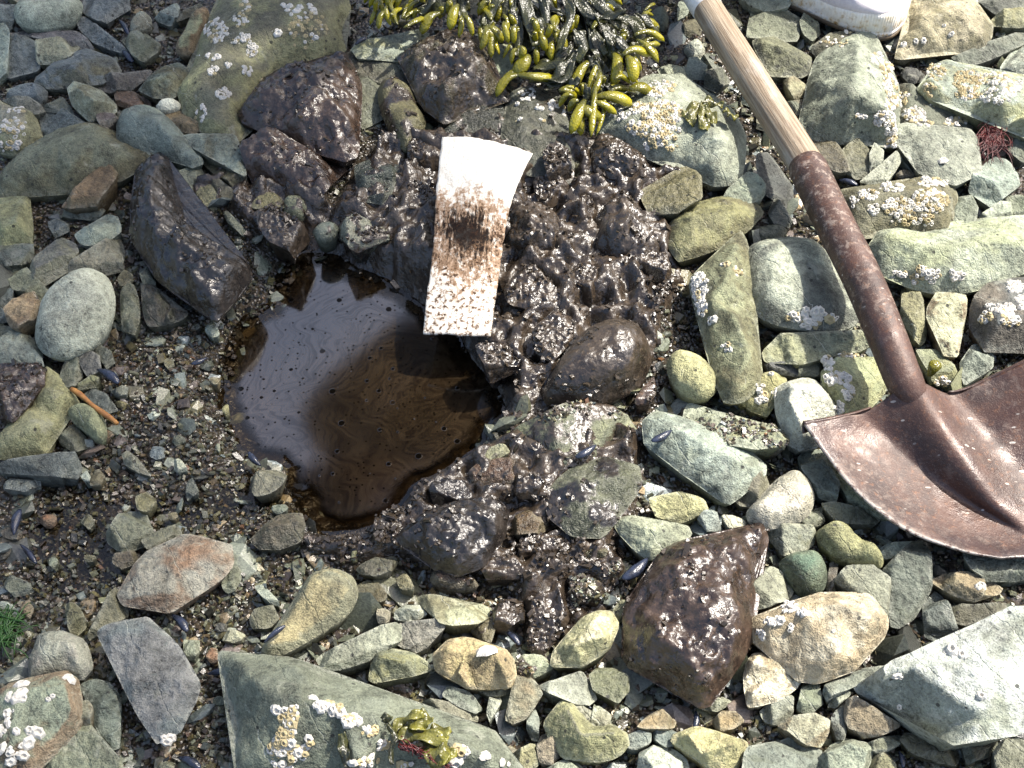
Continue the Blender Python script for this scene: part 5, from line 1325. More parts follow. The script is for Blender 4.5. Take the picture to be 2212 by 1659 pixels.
# ------------------------------------------------------------------ filler stones and gravel
FW, FH = 553, 415
cover = np.zeros((FH, FW), bool)
yy, xx = np.mgrid[0:FH, 0:FW]
fpx = np.stack([xx.ravel() * 4.0 + 2, yy.ravel() * 4.0 + 2], 1)
for pl in POLYS:
    a = np.array(pl)
    lo, hi = a.min(0), a.max(0)
    m = (fpx[:, 0] >= lo[0]) & (fpx[:, 0] <= hi[0]) & (fpx[:, 1] >= lo[1]) & (fpx[:, 1] <= hi[1])
    idx = np.nonzero(m)[0]
    if len(idx):
        cover.ravel()[idx[inside(a, fpx[idx])]] = True
poolmask = inside(np.array(POOL, float), fpx).reshape(FH, FW)
mudmask = np.zeros((FH, FW), bool)
for m_ in MUDS:
    mudmask |= inside(np.array(m_, float), fpx).reshape(FH, FW)
GRAVELS = [[(500, 470), (620, 520), (600, 600), (500, 700), (480, 860), (520, 990), (640, 1080), (660, 1180), (700, 1240), (560, 1260), (480, 1380), (520, 1640), (420, 1640),
            (430, 1360), (200, 1340), (60, 1300), (20, 1120), (180, 1010), (230, 900), (210, 760), (330, 660), (420, 680), (520, 600)],
           [(930, 1090), (1120, 1090), (1330, 1120), (1330, 1280), (1200, 1390), (1120, 1330), (900, 1230), (780, 1330), (650, 1200), (700, 1160)],
           [(1380, 640), (1500, 620), (1530, 760), (1430, 780), (1400, 700)]]
gravmask = np.zeros((FH, FW), bool)
for m_ in GRAVELS:
    gravmask |= inside(np.array(m_, float), fpx).reshape(FH, FW)


def grow_dist(mask, n=30):
    d = np.zeros(mask.shape, int)
    cur = mask.copy()
    for k in range(n):
        d[~cur] += 1
        nx_ = cur.copy()
        nx_[1:] |= cur[:-1]
        nx_[:-1] |= cur[1:]
        nx_[:, 1:] |= cur[:, :-1]
        nx_[:, :-1] |= cur[:, 1:]
        cur = nx_
    return d


rsf = np.random.RandomState(5)
fd = grow_dist(cover | poolmask | mudmask)
# individually built filler stones in the widest gaps
spots = []
free = np.argwhere((fd >= 3) & ~gravmask)
rsf.shuffle(free)
taken = np.zeros((0, 3))
free = free[np.argsort(-fd[free[:, 0], free[:, 1]] + rsf.uniform(0, 2, len(free)))]
for (j, i) in free:
    r = (fd[j, i] + 2.0) * 4.0 * rsf.uniform(.8, 1.1)
    r = min(r, rsf.uniform(24, 46))
    x, y = i * 4.0 + 2, j * 4.0 + 2
    if len(taken) and (np.hypot(taken[:, 0] - x, taken[:, 1] - y) < (taken[:, 2] + r) * .86).any():
        continue
    taken = np.vstack([taken, [x, y, r]])
    spots.append((x, y, r))
    if len(spots) >= 62:
        break
# a few stones lying in the gravel left of the pool
for (j, i) in rsf.permutation(np.argwhere((fd >= 3) & gravmask))[:4000]:
    x, y = i * 4.0 + 2, j * 4.0 + 2
    r = rsf.uniform(11, 21)
    if len(taken) and (np.hypot(taken[:, 0] - x, taken[:, 1] - y) < (taken[:, 2] + r) * 1.5).any():
        continue
    taken = np.vstack([taken, [x, y, r]])
    spots.append((x, y, r))
    if len(spots) >= 84:
        break


def shorten(label):
    s = label.split(',')[0]
    for w in (' with ', ' bearing ', ' in ', ' at ', ' near ', ' standing ', ' just ', ' half ', ' lying ', ' leaning ', ' tucked ', ' under ', ' above ', ' below ', ' between ', ' beside ', ' right of ',
              ' left of ', ' touching ', ' cut ', ' peeking ', ' dotted ', ' thickly ', ' spattered ', ' daubed ', ' strewn ', ' crusted with ', ' behind ', ' slanting ', ' wedged ', ' by ', ' jutting '):
        s = s.split(w)[0]
    return s


shorts = {}
for c, lb, o in SHORT:
    shorts.setdefault(shorten(lb), []).append((c, lb, o))
unique_marks = [(v[0][0], k) for k, v in shorts.items() if len(v) == 1 and len(k.split()) >= 3]
HUE = {'g': 'green-grey', 'b': 'blue-grey', 'o': 'olive', 'l': 'light grey', 'd': 'dark grey', 'p': 'brown', 't': 'tan', 'y': 'yellowish', 'r': 'rusty'}
seen = set()
for k, (x, y, r) in enumerate(spots):
    rg = rand_from('fill', k)
    n = rg.randint(5, 8)
    st = rg.uniform(.55, .95)
    rot = rg.uniform(0, 3.14)
    pts = []
    for q in range(n):
        a = 6.283 * (q + rg.uniform(-.3, .3)) / n
        rr = r * rg.uniform(.8, 1.12)
        px, py = rr * math.cos(a), rr * math.sin(a) * st
        pts.append((x + px * math.cos(rot) - py * math.sin(rot), y + (px * math.sin(rot) + py * math.cos(rot)) * .85))
    rim = rg.uniform(.002, .008)
    size = r / 1900.0
    w = np.array([gnd(a, b, rim)[:2] for a, b in pts])
    code = rg.choice(['g', 'g', 'g', 'b', 'o', 'o', 'l', 'd', 'd', 'p', 't', 'y', 'r', 'g', 'o'])
    o = build_rock('pebble', w, [], rim, size * rg.uniform(.35, .7), rg.choice([.15, .25, .35, .6]), 0, 1000 + k, keep_top=False)
    dress(o, code, rg.choice([.1, .2, .4, .6]), 1000 + k)
    best = None
    for c, s in sorted(unique_marks, key=lambda m: np.hypot(m[0][0] - x, m[0][1] - y))[:6]:
        dx, dy = x - c[0], y - c[1]
        side = ('right of' if dx > 0 else 'left of') if abs(dx) > abs(dy) else ('below' if dy > 0 else 'above')
        lb = f'small {HUE[code]} pebble in a gap {side} the {s}'
        if lb not in seen and len(lb.split()) <= 16:
            best = lb
            break
    if best is None:
        best = f'tiny {HUE[code]} pebble in a gap {side} the {s}'
    seen.add(best)
    tag(o, best, 'pebble', STONE_GROUP)


def shards(name, P, size, flat, colr, mudv, mat, seed, sub=False):
    """many small angular stones in one mesh: P (n,3) centres, size (n,), flat (n,)"""
    rs = np.random.RandomState(seed)
    n = len(P)
    if sub:      # 14-vertex blocky stone
        base = np.array([[1, 0, 0], [-1, 0, 0], [0, 1, 0], [0, -1, 0], [0, 0, 1], [0, 0, -1],
                         [.66, .66, .66], [-.66, .66, .66], [-.66, -.66, .66], [.66, -.66, .66], [.66, .66, -.66], [-.66, .66, -.66], [-.66, -.66, -.66], [.66, -.66, -.66]])
        fc = []
        quads = {4: (6, 7, 8, 9), 5: (13, 12, 11, 10), 0: (6, 9, 13, 10), 1: (8, 7, 11, 12), 2: (7, 6, 10, 11), 3: (9, 8, 12, 13)}
        for c, q in quads.items():
            for k in range(4):
                fc.append((c, q[k], q[(k + 1) % 4]))
        fc = np.array(fc)
    else:        # 8-vertex chip
        base = np.array([[-1, -.7, -1], [.8, -1, -1], [1, .8, -1], [-.7, 1, -1], [-.8, -.6, 1], [.6, -.8, 1], [.8, .6, 1], [-.6, .8, 1]])
        fc = np.array([[0, 2, 1], [0, 3, 2], [4, 5, 6], [4, 6, 7], [0, 1, 5], [0, 5, 4], [1, 2, 6], [1, 6, 5], [2, 3, 7], [2, 7, 6], [3, 0, 4], [3, 4, 7]])
    k = len(base)
    V = base[None] + rs.uniform(-.22, .22, (n, k, 3))
    V = V * np.stack([size * rs.uniform(.8, 1.5, n), size * rs.uniform(.55, 1.0, n), size * flat], 1)[:, None, :]
    a = rs.uniform(0, 6.283, n)
    tx, ty = rs.normal(0, .35, n), rs.normal(0, .35, n)
    ca, sa = np.cos(a), np.sin(a)
    x = V[:, :, 0] * ca[:, None] - V[:, :, 1] * sa[:, None]
    y = V[:, :, 0] * sa[:, None] + V[:, :, 1] * ca[:, None]
    z = V[:, :, 2] + x * np.tan(tx)[:, None] + y * np.tan(ty)[:, None]
    W = np.stack([x, y, z], 2) + P[:, None, :]
    F = fc[None] + (np.arange(n) * k)[:, None, None]
    o = mesh_np(name, W.reshape(-1, 3), F.reshape(-1, 3), mat, smooth=False)
    cattr(o, 'shard_col', np.repeat(colr, k, 0))
    fattr(o, 'mud', np.repeat(mudv, k))
    return o


CHIP = np.array([mixcol(c) for c in ['o', 'o', 'og', 'p', 'p', 'g', 'g', 'd', 'd', 'b', 't', 'r', 'op', 'yo', 'l', 'w']])
CHIP_W = np.array([10, 8, 8, 8, 6, 8, 8, 6, 4, 4, 4, 2.0, 8, 6, 3, .7])
CHIP_W /= CHIP_W.sum()


def scatter(n, seed, ok):
    rs = np.random.RandomState(seed)
    X = rs.uniform(-260, 2480, n)
    Y = rs.uniform(-260, 1900, n)
    i = np.clip((X / 4).astype(int), 0, FW - 1)
    j = np.clip((Y / 4).astype(int), 0, FH - 1)
    inn = (X >= 0) & (X < 2212) & (Y >= 0) & (Y < 1659)
    m = ok(i, j, inn, rs.uniform(0, 1, n))
    g = gnd(X[m], Y[m], 0.0)
    return g, i[m], j[m], inn[m], rs


def place(g, lift):
    z = ground_z(g[:, 0], g[:, 1])
    return np.stack([g[:, 0], g[:, 1], z + lift], 1)


# fine gravel
g, i, j, inn, rs = scatter(85000, 21, lambda i, j, inn, u: np.where(inn, ~cover[j, i] & ~poolmask[j, i] & np.where(gravmask[j, i], True, np.where(mudmask[j, i], u < .10, u < .55)), u < .10))
mfac = ground_fields(g[:, :2])[1]
sz = np.exp(rs.normal(-6.3, .36, len(g)))
c = CHIP[rs.choice(len(CHIP), len(g), p=CHIP_W)] * rs.uniform(.20, .66, (len(g), 1)) * np.array([1.04, .98, .88])
gp = place(g, sz * .25 + rs.uniform(0, .0035, len(g)))
gr = shards('gravel', gp, sz, rs.uniform(.18, .5, len(g)), c, np.where(rs.uniform(0, 1, len(g)) < mfac * 1.5, 1.0, .0), M['gravel'], 3)
tag(gr, 'wet fine gravel and shell grit lying between the stones', kind='stuff')
# wet crumbs lying on the mud-smeared stones
cp, cm = [], []
for W_, N_, o_, X_, Y_, mv_ in TOPS:
    lb = o_['label']
    strewn = 'crumb' in lb or 'strewn' in lb
    cl = fbm(W_ * 30, 2)
    idx = np.nonzero((cl > -.05) if strewn else ((mv_ > .5) & (cl > .05)))[0]
    k_ = 300 if strewn else int(min(130, len(idx) * .12))
    if k_ and len(idx) > 10:
        pick = rs.choice(idx, min(k_, len(idx) // 2), replace=False)
        cp.append(W_[pick])
        cm.append(np.full(len(pick), .45 if strewn else 1.0))
cp, cm = np.concatenate(cp), np.concatenate(cm)
cs = np.exp(rs.normal(-6.5, .35, len(cp)))
cc_ = CHIP[rs.choice(len(CHIP), len(cp), p=CHIP_W)] * rs.uniform(.4, 1.1, (len(cp), 1))
cr = shards('crumbs', cp + np.array([0, 0, .0006]), cs, rs.uniform(.25, .6, len(cp)), cc_, np.where(rs.uniform(0, 1, len(cp)) < cm, 1.0, 0.0), M['gravel'], 6)
tag(cr, 'wet grit crumbs stuck on the oiled stones', kind='stuff')
# small stones, too many to count
g, i, j, inn, rs = scatter(24000, 22, lambda i, j, inn, u: np.where(inn, ~cover[j, i] & ~poolmask[j, i] & np.where(mudmask[j, i], u < .02, np.where(gravmask[j, i], u < .13, u < .75)), u < .12))
sz = np.exp(rs.normal(-5.15, .40, len(g))) * np.where((rs.uniform(0, 1, len(g)) < .22) & ~gravmask[j, i], 1.9, 1.0)
PALE = np.array([mixcol(q_) for q_ in ['g', 'g', 'gl', 'gb', 'b', 'o', 'go', 'yg', 'd', 'dg', 't', 'l', 'p', 'gd']])
c = PALE[rs.choice(len(PALE), len(g))] * rs.uniform(.5, 1.15, (len(g), 1))
gp = place(g, sz * .1 - np.where(gravmask[j, i], 0, .003) - np.where(sz > .011, .004, 0))
ss = shards('small_stones', gp, sz, rs.uniform(.25, .6, len(g)), c, mudmask[j, i] * inn * 1.0, M['gravel'], 4, True)
tag(ss, 'small olive and brown stones packed between the larger ones', kind='stuff')
# the beach goes on outside the frame
rs = np.random.RandomState(31)
n = 5200
P2 = np.stack([rs.uniform(-2.2, 2.2, n), rs.uniform(-1.6, 2.4, n)], 1)
X, Y = survey(np.concatenate([P2, np.full((n, 1), .01)], 1))
m = ~((X > -70) & (X < 2282) & (Y > -70) & (Y < 1730))
P2 = P2[m]
sz = np.exp(rs.normal(-3.75, .45, len(P2)))
P2 = P2[:]
c = CHIP[rs.choice(len(CHIP), len(P2), p=CHIP_W)] * rs.uniform(.8, 1.6, (len(P2), 1))
gp = np.stack([P2[:, 0], P2[:, 1], ground_z(P2[:, 0], P2[:, 1]) + sz * .1], 1)
so = shards('surrounding_stones', gp, sz, rs.uniform(.3, .6, len(P2)), c, np.zeros(len(P2)), M['gravel'], 5, True)
tag(so, 'stones of the beach carrying on all around', kind='stuff')

# ------------------------------------------------------------------ barnacles
M['barnacle'] = simple('barnacle_white', (.78, .76, .70), (.56, .52, .44), 260, .7, .6, .001)
M['barnacle_tan'] = simple('barnacle_tan', (.56, .48, .30), (.38, .30, .14), 260, .7, .6, .001)


def barnacle_mesh(seed, mat):
    rg = rand_from('barn', seed)
    n = 12
    prof = [(1.0, -.15), (.86, .30), (.62, .72), (.50, .78), (.36, .58), (.30, .25)]
    ph = rg.uniform(0, 6)
    V, F = [], []
    st = rg.uniform(.8, 1.0)
    for q, (r, z) in enumerate(prof):
        for k in range(n):
            a = 6.283 * k / n
            rr = r * (1 + (.10 if k % 2 else -.06) * (1 if q < 3 else .3) + .07 * math.sin(2 * a + ph))
            V.append((rr * math.cos(a), rr * math.sin(a) * st, z * (1 + .12 * math.sin(3 * a + ph))))
    for q in range(len(prof) - 1):
        for k in range(n):
            F.append((q * n + k, q * n + (k + 1) % n, (q + 1) * n + (k + 1) % n, (q + 1) * n + k))
    V.append((0, 0, .2))
    for k in range(n):
        F.append(((len(prof) - 1) * n + k, (len(prof) - 1) * n + (k + 1) % n, len(V) - 1))
    me = bpy.data.meshes.new('barnacle')
    me.from_pydata(V, [], F)
    me.materials.append(mat)
    me.update()
    return me


BM = [[barnacle_mesh(k, M['barnacle']) for k in range(5)], [barnacle_mesh(k + 9, M['barnacle_tan']) for k in range(5)]]
# sheet, x, y, spread x, spread y, count, size mm, share of tan ones
BARN = '''
A 1400 200 75 75 46 3.2 .15;A 1560 130 50 50 13 3.2 .4;A 1590 40 40 40 8 3.6 .5;A 1580 240 40 25 7 3.4 .1;A 1530 270 30 25 6 3 .2;A 1625 320 40 50 11 3.6 .05;A 1400 380 20 20 2 3.6 0;A 1340 370 18 18 2 3.2 0
A 1385 450 38 32 9 3.2 .05;A 1480 420 22 20 3 3.6 0;A 1600 460 40 30 6 3.6 .05;A 1445 610 45 38 12 3.4 0;A 1300 735 38 55 9 3.4 .1;A 1285 365 15 15 2 3.2 0;A 1900 60 60 40 5 4 .1;A 1850 50 30 30 3 4 0;A 1790 205 25 20 3 4 0
A 2030 50 30 30 4 4 0;A 2000 180 130 100 40 3 .75;A 1950 300 120 40 34 3 .8;A 1780 400 80 50 16 2.6 .85;A 1690 480 35 50 12 2.8 .8;A 2120 110 40 60 14 3.2 .6;A 1930 140 45 35 5 4.2 .2
A 90 830 90 70 18 3.6 .3;A 60 950 80 35 9 4 .3;A 100 710 60 25 8 3.2 .2
B 1200 615 60 40 12 3 .1;B 1290 690 22 22 3 3.6 0;B 1380 680 30 40 5 3.6 .2;B 1150 770 20 25 3 3 .2;B 1300 790 18 18 2 3 .2;B 1130 670 14 14 1 3.6 0;B 1440 720 25 30 4 3 .2
B 2080 560 90 40 18 3.6 .2;B 2040 610 50 30 10 3.6 .3;B 1800 740 60 40 9 4 .1;B 1930 700 60 40 14 3.8 .35;B 2080 730 130 80 55 3.8 .45;B 1900 830 60 40 14 3.8 .4;B 2050 850 150 70 52 3.8 .5;B 2050 960 130 40 34 3.6 .55;B 2300 860 160 110 62 3.8 .5;B 2330 960 130 60 34 3.6 .6;B 2480 900 70 80 16 3.4 .5
C 1260 380 40 40 12 4 .1;C 1320 440 40 40 16 4 .25;C 1340 540 45 60 24 4 .3;C 1350 660 45 60 24 4 .35;C 1330 770 50 50 22 4 .35;C 1280 770 40 50 14 3.8 .25;C 1350 860 40 50 16 3.8 .3;C 1340 930 40 25 9 3.6 .2;C 1150 760 45 20 8 3.4 .1
C 980 270 90 40 12 3.2 .5;C 1060 220 30 15 4 3.4 .3;C 1440 290 14 14 1 4 0;C 1515 265 12 12 1 3.6 0;C 1565 260 14 14 1 4 0;C 1690 160 14 14 1 4 0;C 1740 240 20 20 2 3.4 .2
C 1640 470 60 60 26 3 .7;C 1600 580 40 50 14 3 .8;C 1850 520 100 70 54 3.2 .8;C 1850 610 90 40 28 3 .7;C 2030 510 90 40 22 3.8 .4;C 2130 560 70 40 18 3.6 .25;C 2040 620 110 50 30 3.8 .1;C 1760 420 60 25 10 3.4 .3;C 2190 640 50 60 10 3.6 .1;C 1990 700 30 25 5 3.6 .1;C 1750 640 14 14 1 4 0
C 1500 740 70 50 26 3.8 .2;C 1420 640 40 50 14 3.4 .4;C 1620 700 40 40 10 3.2 .3;C 1760 790 80 30 14 3.2 .35;C 1560 790 60 30 9 3.4 .3;C 1680 1055 16 16 1 5 0
C 1200 1260 60 35 12 3.6 .1;C 1350 1220 80 30 10 3.6 .1;C 1620 1180 100 30 20 3.6 .2;C 1240 1350 40 30 7 4 .05;C 1110 1310 20 30 4 4 0;C 1420 1340 120 60 50 3.4 .45;C 1600 1300 120 80 60 3.4 .4;C 1500 1430 150 45 44 3.3 .55;C 1680 1400 50 60 18 3.4 .45;C 1320 1430 60 30 12 3.2 .5
F 1400 120 60 20 10 3.6 .1;F 1550 110 45 40 16 3.6 .45;F 1620 130 40 45 12 4.4 .2;F 1780 125 50 25 7 4.4 .1;F 1500 150 30 30 6 3.6 .6
F 110 200 50 90 34 4 .1;F 120 330 40 60 18 3.8 .15;F 185 410 22 22 3 4 .1;F 350 100 40 30 6 3.4 .5;F 280 60 20 20 2 3.4 .4;F 280 600 35 35 6 4 .4
F 720 395 40 25 8 4.6 .05;F 800 360 20 20 2 4.6 0;F 880 380 45 35 9 4.8 .05;F 830 440 60 22 10 4.4 .1;F 970 405 30 20 4 4 .1
F 2000 330 30 30 5 4 0;F 2090 350 60 40 16 4.2 .1;F 2150 200 50 40 12 4.4 .05;F 1960 400 40 30 8 3.8 .3;F 2130 430 60 30 12 4 .3;F 2200 300 40 60 10 4.2 .1
F 1000 790 80 40 18 4 .05;F 1080 880 35 45 9 4 .05;F 940 690 30 50 9 4 .1;F 1070 645 60 14 9 3.4 .3;F 1010 980 25 40 6 3.8 .05;F 500 850 30 25 4 4 0;F 510 920 40 30 6 4.2 .05;F 575 760 14 10 1 4 0;F 1680 810 50 30 9 3.6 .4;F 590 890 20 40 4 3.6 .2
G 160 1120 24 18 2 5 0;G 140 1200 30 28 3 5.2 0;G 70 1200 26 26 2 5.2 0;G 70 1295 24 22 2 5.2 0;G 60 1360 28 20 2 5.2 0;G 20 1425 30 30 3 5.2 0;G 110 1410 16 16 1 5 0;G 215 1420 36 34 4 5.2 0;G 160 1515 32 30 3 5.4 0;G 40 1550 40 34 4 5.4 0;G 140 1580 28 24 2 5.2 0;G 90 1612 26 16 2 5 0;G 450 1088 30 28 3 5 0;G 335 1210 30 22 2 5 0
G 1790 1285 20 20 2 4.6 .3;G 1870 1330 50 50 12 4.6 .45;G 1910 1280 24 24 3 4.6 .1;G 1850 1450 60 70 22 4.4 .6;G 1800 1530 50 60 16 4.4 .6;G 1990 1500 30 40 5 4.6 .4;G 1920 1560 60 50 14 4.2 .6;G 1830 1640 70 30 10 4.2 .5;G 2035 1200 18 12 1 4.6 0;G 1075 1470 24 20 3 5 0
G 2100 1250 60 20 9 4.4 .25;G 2180 1290 40 25 9 4.6 .2;H 60 1350 50 30 10 4.6 .25;H 180 1420 50 30 9 3.8 .7;H 270 1510 50 30 8 4.2 .5;H 470 1510 50 25 7 4 .5;H 600 1560 50 30 6 4 .4;H 770 1555 50 40 8 4.8 .15;H 720 1615 26 20 3 5 0;H 930 1585 30 16 2 4.6 0;H 1060 1630 26 18 2 4.8 0;H 190 1610 50 30 7 4.2 .4;H 100 1625 40 24 5 4.6 .1;H 400 1640 60 20 6 4 .3
H 935 905 12 12 1 7.5 0
I 690 620 42 36 10 4.2 0;I 790 650 38 25 6 4.4 0;I 570 705 34 25 6 4.2 0;I 630 690 20 18 2 4 0;I 705 750 12 30 3 3.4 0;I 505 785 26 35 6 3.6 .05;I 980 765 10 10 1 3.6 0;I 1735 910 40 25 3 5 0;I 1810 940 20 16 2 5 0;I 1925 1185 22 22 2 5 0;I 1400 1060 30 14 3 4.6 0;I 1395 1265 12 12 1 3.6 0;I 1930 480 26 18 4 4 0
'''
allX = np.concatenate([t[3] for t in TOPS])
allY = np.concatenate([t[4] for t in TOPS])
allP = np.concatenate([t[0] for t in TOPS])
allN = np.concatenate([t[1] for t in TOPS])
allO = np.concatenate([np.full(len(t[0]), k) for k, t in enumerate(TOPS)])
rgb_ = random.Random(77)
per_rock = {}
for item in BARN.replace('\n', ';').split(';'):
    if not item.strip():
        continue
    f = item.split()
    cx, cy = full(f[0], float(f[1]), float(f[2]))
    sx, sy, n, size, tan = float(f[3]) / 3, float(f[4]) / 3, int(int(f[5]) * (1.6 if int(f[5]) > 5 else 1)), float(f[6]) * (.86 if int(f[5]) > 5 else 1.0), float(f[7])
    near = np.nonzero((np.abs(allX - cx) < sx * 1.3 + 8) & (np.abs(allY - cy) < sy * 1.3 + 8))[0]
    if not len(near):
        continue
    placed = []
    tries = 0
    while len(placed) < n and tries < n * 12:
        tries += 1
        a, rr = rgb_.uniform(0, 6.283), math.sqrt(rgb_.random())
        px, py = cx + sx * rr * math.cos(a), cy + sy * rr * math.sin(a)
        s = size * rgb_.choice([.5, .7, .8, .9, 1.0, 1.1, 1.3]) * rgb_.uniform(.9, 1.1)
        if any(math.hypot(px - q[0], (py - q[1]) * 1.15) < (s + q[2]) * .80 for q in placed):
            continue
        d = np.hypot(allX[near] - px, allY[near] - py)
        cand = near[d < 7]
        if not len(cand):
            continue
        b = cand[np.argmax(allP[cand, 2])]
        k = allO[b]
        same = cand[allO[cand] == k]
        v = same[np.argmin(np.hypot(allX[same] - px, allY[same] - py))]
        if per_rock.get(k, 0) >= 290:
            break
        per_rock[k] = per_rock.get(k, 0) + 1
        placed.append((px, py, s))
        host = TOPS[k][2]
        o = bpy.data.objects.new('barnacle', rgb_.choice(BM[1 if rgb_.random() < tan else 0]))
        nv = Vector(allN[v]).normalized()
        o.parent = host
        gp_ = gnd(px, py, allP[v, 2])
        o.location = Vector(gp_) - host.location
        q = nv.to_track_quat('Z', 'Y').to_matrix().to_4x4() @ Matrix.Rotation(rgb_.uniform(0, 6.28), 4, 'Z')
        o.rotation_euler = q.to_euler()
        r = s * .001
        o.scale = (r * rgb_.uniform(.9, 1.1), r, r * rgb_.uniform(.45, .95))
        col.objects.link(o)

# ------------------------------------------------------------------ shovel
def wood_material():
    nt = NT('worn_wood')
    v = nt.coord(False)
    mp = nt.n('Mapping')
    nt.set(mp.inputs[0], v)
    mp.inputs['Scale'].default_value = (1, 1, .035)
    g = nt.noise(mp.outputs[0], 330, 4, .6)
    g2 = nt.noise(mp.outputs[0], 900, 3, .6)
    mp2 = nt.n('Mapping')
    nt.set(mp2.inputs[0], v)
    mp2.inputs['Scale'].default_value = (1, 1, .35)
    b = nt.noise(mp2.outputs[0], 28, 4, .6)
    c = nt.mix(nt.ramp(g, .35, .68), (.190, .140, .092), (.360, .295, .215))
    c = nt.mix(nt.ramp(g2, .60, .72, 0, .75), c, (.085, .052, .030))
    c = nt.mix(nt.ramp(b, .50, .66, 0, .55), c, (.20, .115, .058))
    c = nt.mix(nt.ramp(b, .44, .32, 0, .6), c, (.40, .36, .31))
    return nt.done(c, .62, nt.bump(nt.math('ADD', g, g2), .6, .0012), Specular_IOR_Level=.35)


def rust_material():
    nt = NT('rusty_steel')
    v = nt.coord(False)
    n = nt.noise(v, 22, 4, .65, .3)
    n2 = nt.noise(v, 170, 3, .7)
    n3 = nt.noise(v, 800, 2, .7)
    c = nt.mix(nt.ramp(n, .32, .68), (.034, .018, .015), (.078, .038, .027))
    c = nt.mix(nt.ramp(n2, .54, .70, 0, .65), c, (.150, .066, .032))
    c = nt.mix(nt.ramp(n3, .60, .68, 0, .5), c, (.22, .165, .13))
    wear = nt.attr('wear').outputs['Fac']
    c = nt.mix(nt.math('MULTIPLY', wear, nt.ramp(n2, .38, .55)), c, (.34, .31, .28))
    d = nt.noise(v, 13, 3, .6, .5)
    c = nt.mix(nt.ramp(d, .56, .68, 0, .55), c, (.050, .036, .036))
    dirt = nt.attr('dirt').outputs['Fac']
    dn = nt.noise(v, 95, 5, .78, .3)
    df = nt.math('MULTIPLY', nt.ramp(dn, .50, .66), dirt)
    c = nt.mix(nt.math('MULTIPLY', df, .7), c, (.34, .27, .22))
    mp = nt.n('Mapping')
    nt.set(mp.inputs[0], v)
    mp.inputs['Rotation'].default_value = (0, 0, -1.05)
    mp.inputs['Scale'].default_value = (.5, 1.7, 1)
    vd = nt.voro(mp.outputs[0], 105)
    vc = nt.n('SeparateColor', i0=nt.voro(mp.outputs[0], 105, out=1))
    fl = nt.math('MULTIPLY', nt.ramp(nt.math('SUBTRACT', vd, nt.math('MULTIPLY', vc.outputs[1], .12)), .06, .12, 1, 0), nt.ramp(vc.outputs[0], .62, .66))
    fl = nt.math('MULTIPLY', fl, nt.ramp(nt.noise(v, 16, 2, .5), .40, .54))
    c = nt.mix(nt.math('MULTIPLY', fl, .85), c, (.47, .43, .38))
    r = nt.fmix(nt.ramp(d, .50, .64), .55, .30)
    h = nt.math('ADD', n2, nt.math('MULTIPLY', n3, .5))
    return nt.done(c, r, nt.bump(h, .5, .0012), Specular_IOR_Level=.55, Metallic=.15)


M['wood'] = wood_material()
M['rust'] = rust_material()
M['white_wrap'] = simple('white_paint', (.80, .79, .76), (.58, .56, .52), 90, .45, .4, .0008)
shovel = empty('shovel', gnd(1960, 850, .0))
tag(shovel, 'rusty round-point shovel with a worn wooden shaft lying at the right', 'shovel')
SL = np.array(shovel.location)
W0, W1 = gnd(1742, 357, .074), gnd(1530, 22, .062)
ax = W0 - W1
ax_u = ax / np.linalg.norm(ax)


def shaft_piece(name, a, b, ra, rb, mat, n=40, m=70, rough=.0003, end_round=.0):
    L = np.linalg.norm(b - a)
    zz = np.linspace(0, L, m)
    V, F = [], []
    for i, z in enumerate(zz):
        r = ra + (rb - ra) * z / L
        if end_round:
            e = min(z, L - z)
            r -= end_round * math.exp(-e / .0015)
        for k in range(n):
            t = 6.2832 * k / n
            V.append((r * math.cos(t), r * math.sin(t), z))
    V = np.array(V)
    nr = np.stack([V[:, 0] * 260, V[:, 1] * 260, V[:, 2] * 14], 1)
    f = 1 + (rough * fbm(nr, 3) / ra)
    V[:, :2] *= f[:, None]
    for i in range(m - 1):
        for k in range(n):
            F.append((i * n + k, i * n + (k + 1) % n, (i + 1) * n + (k + 1) % n, (i + 1) * n + k))
    F.append(tuple(range(n - 1, -1, -1)))
    F.append(tuple((m - 1) * n + k for k in range(n)))
    o = mesh_obj(name, V, F, mat, shovel)
    o.location = Vector(a) - shovel.location
    o.rotation_euler = Vector(b - a).to_track_quat('Z', 'Y').to_euler()
    return o


wood = shaft_piece('wooden_shaft', W1 - ax_u * .004, W0 + ax_u * .02, .0183, .0190, M['wood'])
wrap = shaft_piece('white_grip', W1 - ax_u * .50, W1, .0192, .0194, M['white_wrap'], rough=.0002, end_round=.0008)
# socket: bent tube from the wood to the blade
sp = np.array([W0, gnd(1800, 478, .083), gnd(1862, 600, .087), gnd(1915, 725, .084), gnd(1955, 826, .073), gnd(2000, 905, .050)])
tt = np.linspace(0, 1, len(sp))
uu = np.linspace(0, 1, 60)


def catmull(P, u):
    P = np.asarray(P, float)
    n = len(P)
    x = np.clip(u, 0, 1) * (n - 1)
    i = np.clip(np.floor(x).astype(int), 0, n - 2)
    f = (x - i)[:, None]
    p1, p2 = P[i], P[i + 1]
    p0 = np.where((i > 0)[:, None], P[np.clip(i - 1, 0, n - 1)], 2 * p1 - p2)
    p3 = np.where((i < n - 2)[:, None], P[np.clip(i + 2, 0, n - 1)], 2 * p2 - p1)
    return .5 * ((2 * p1) + (-p0 + p2) * f + (2 * p0 - 5 * p1 + 4 * p2 - p3) * f ** 2 + (-p0 + 3 * p1 - 3 * p2 + p3) * f ** 3)


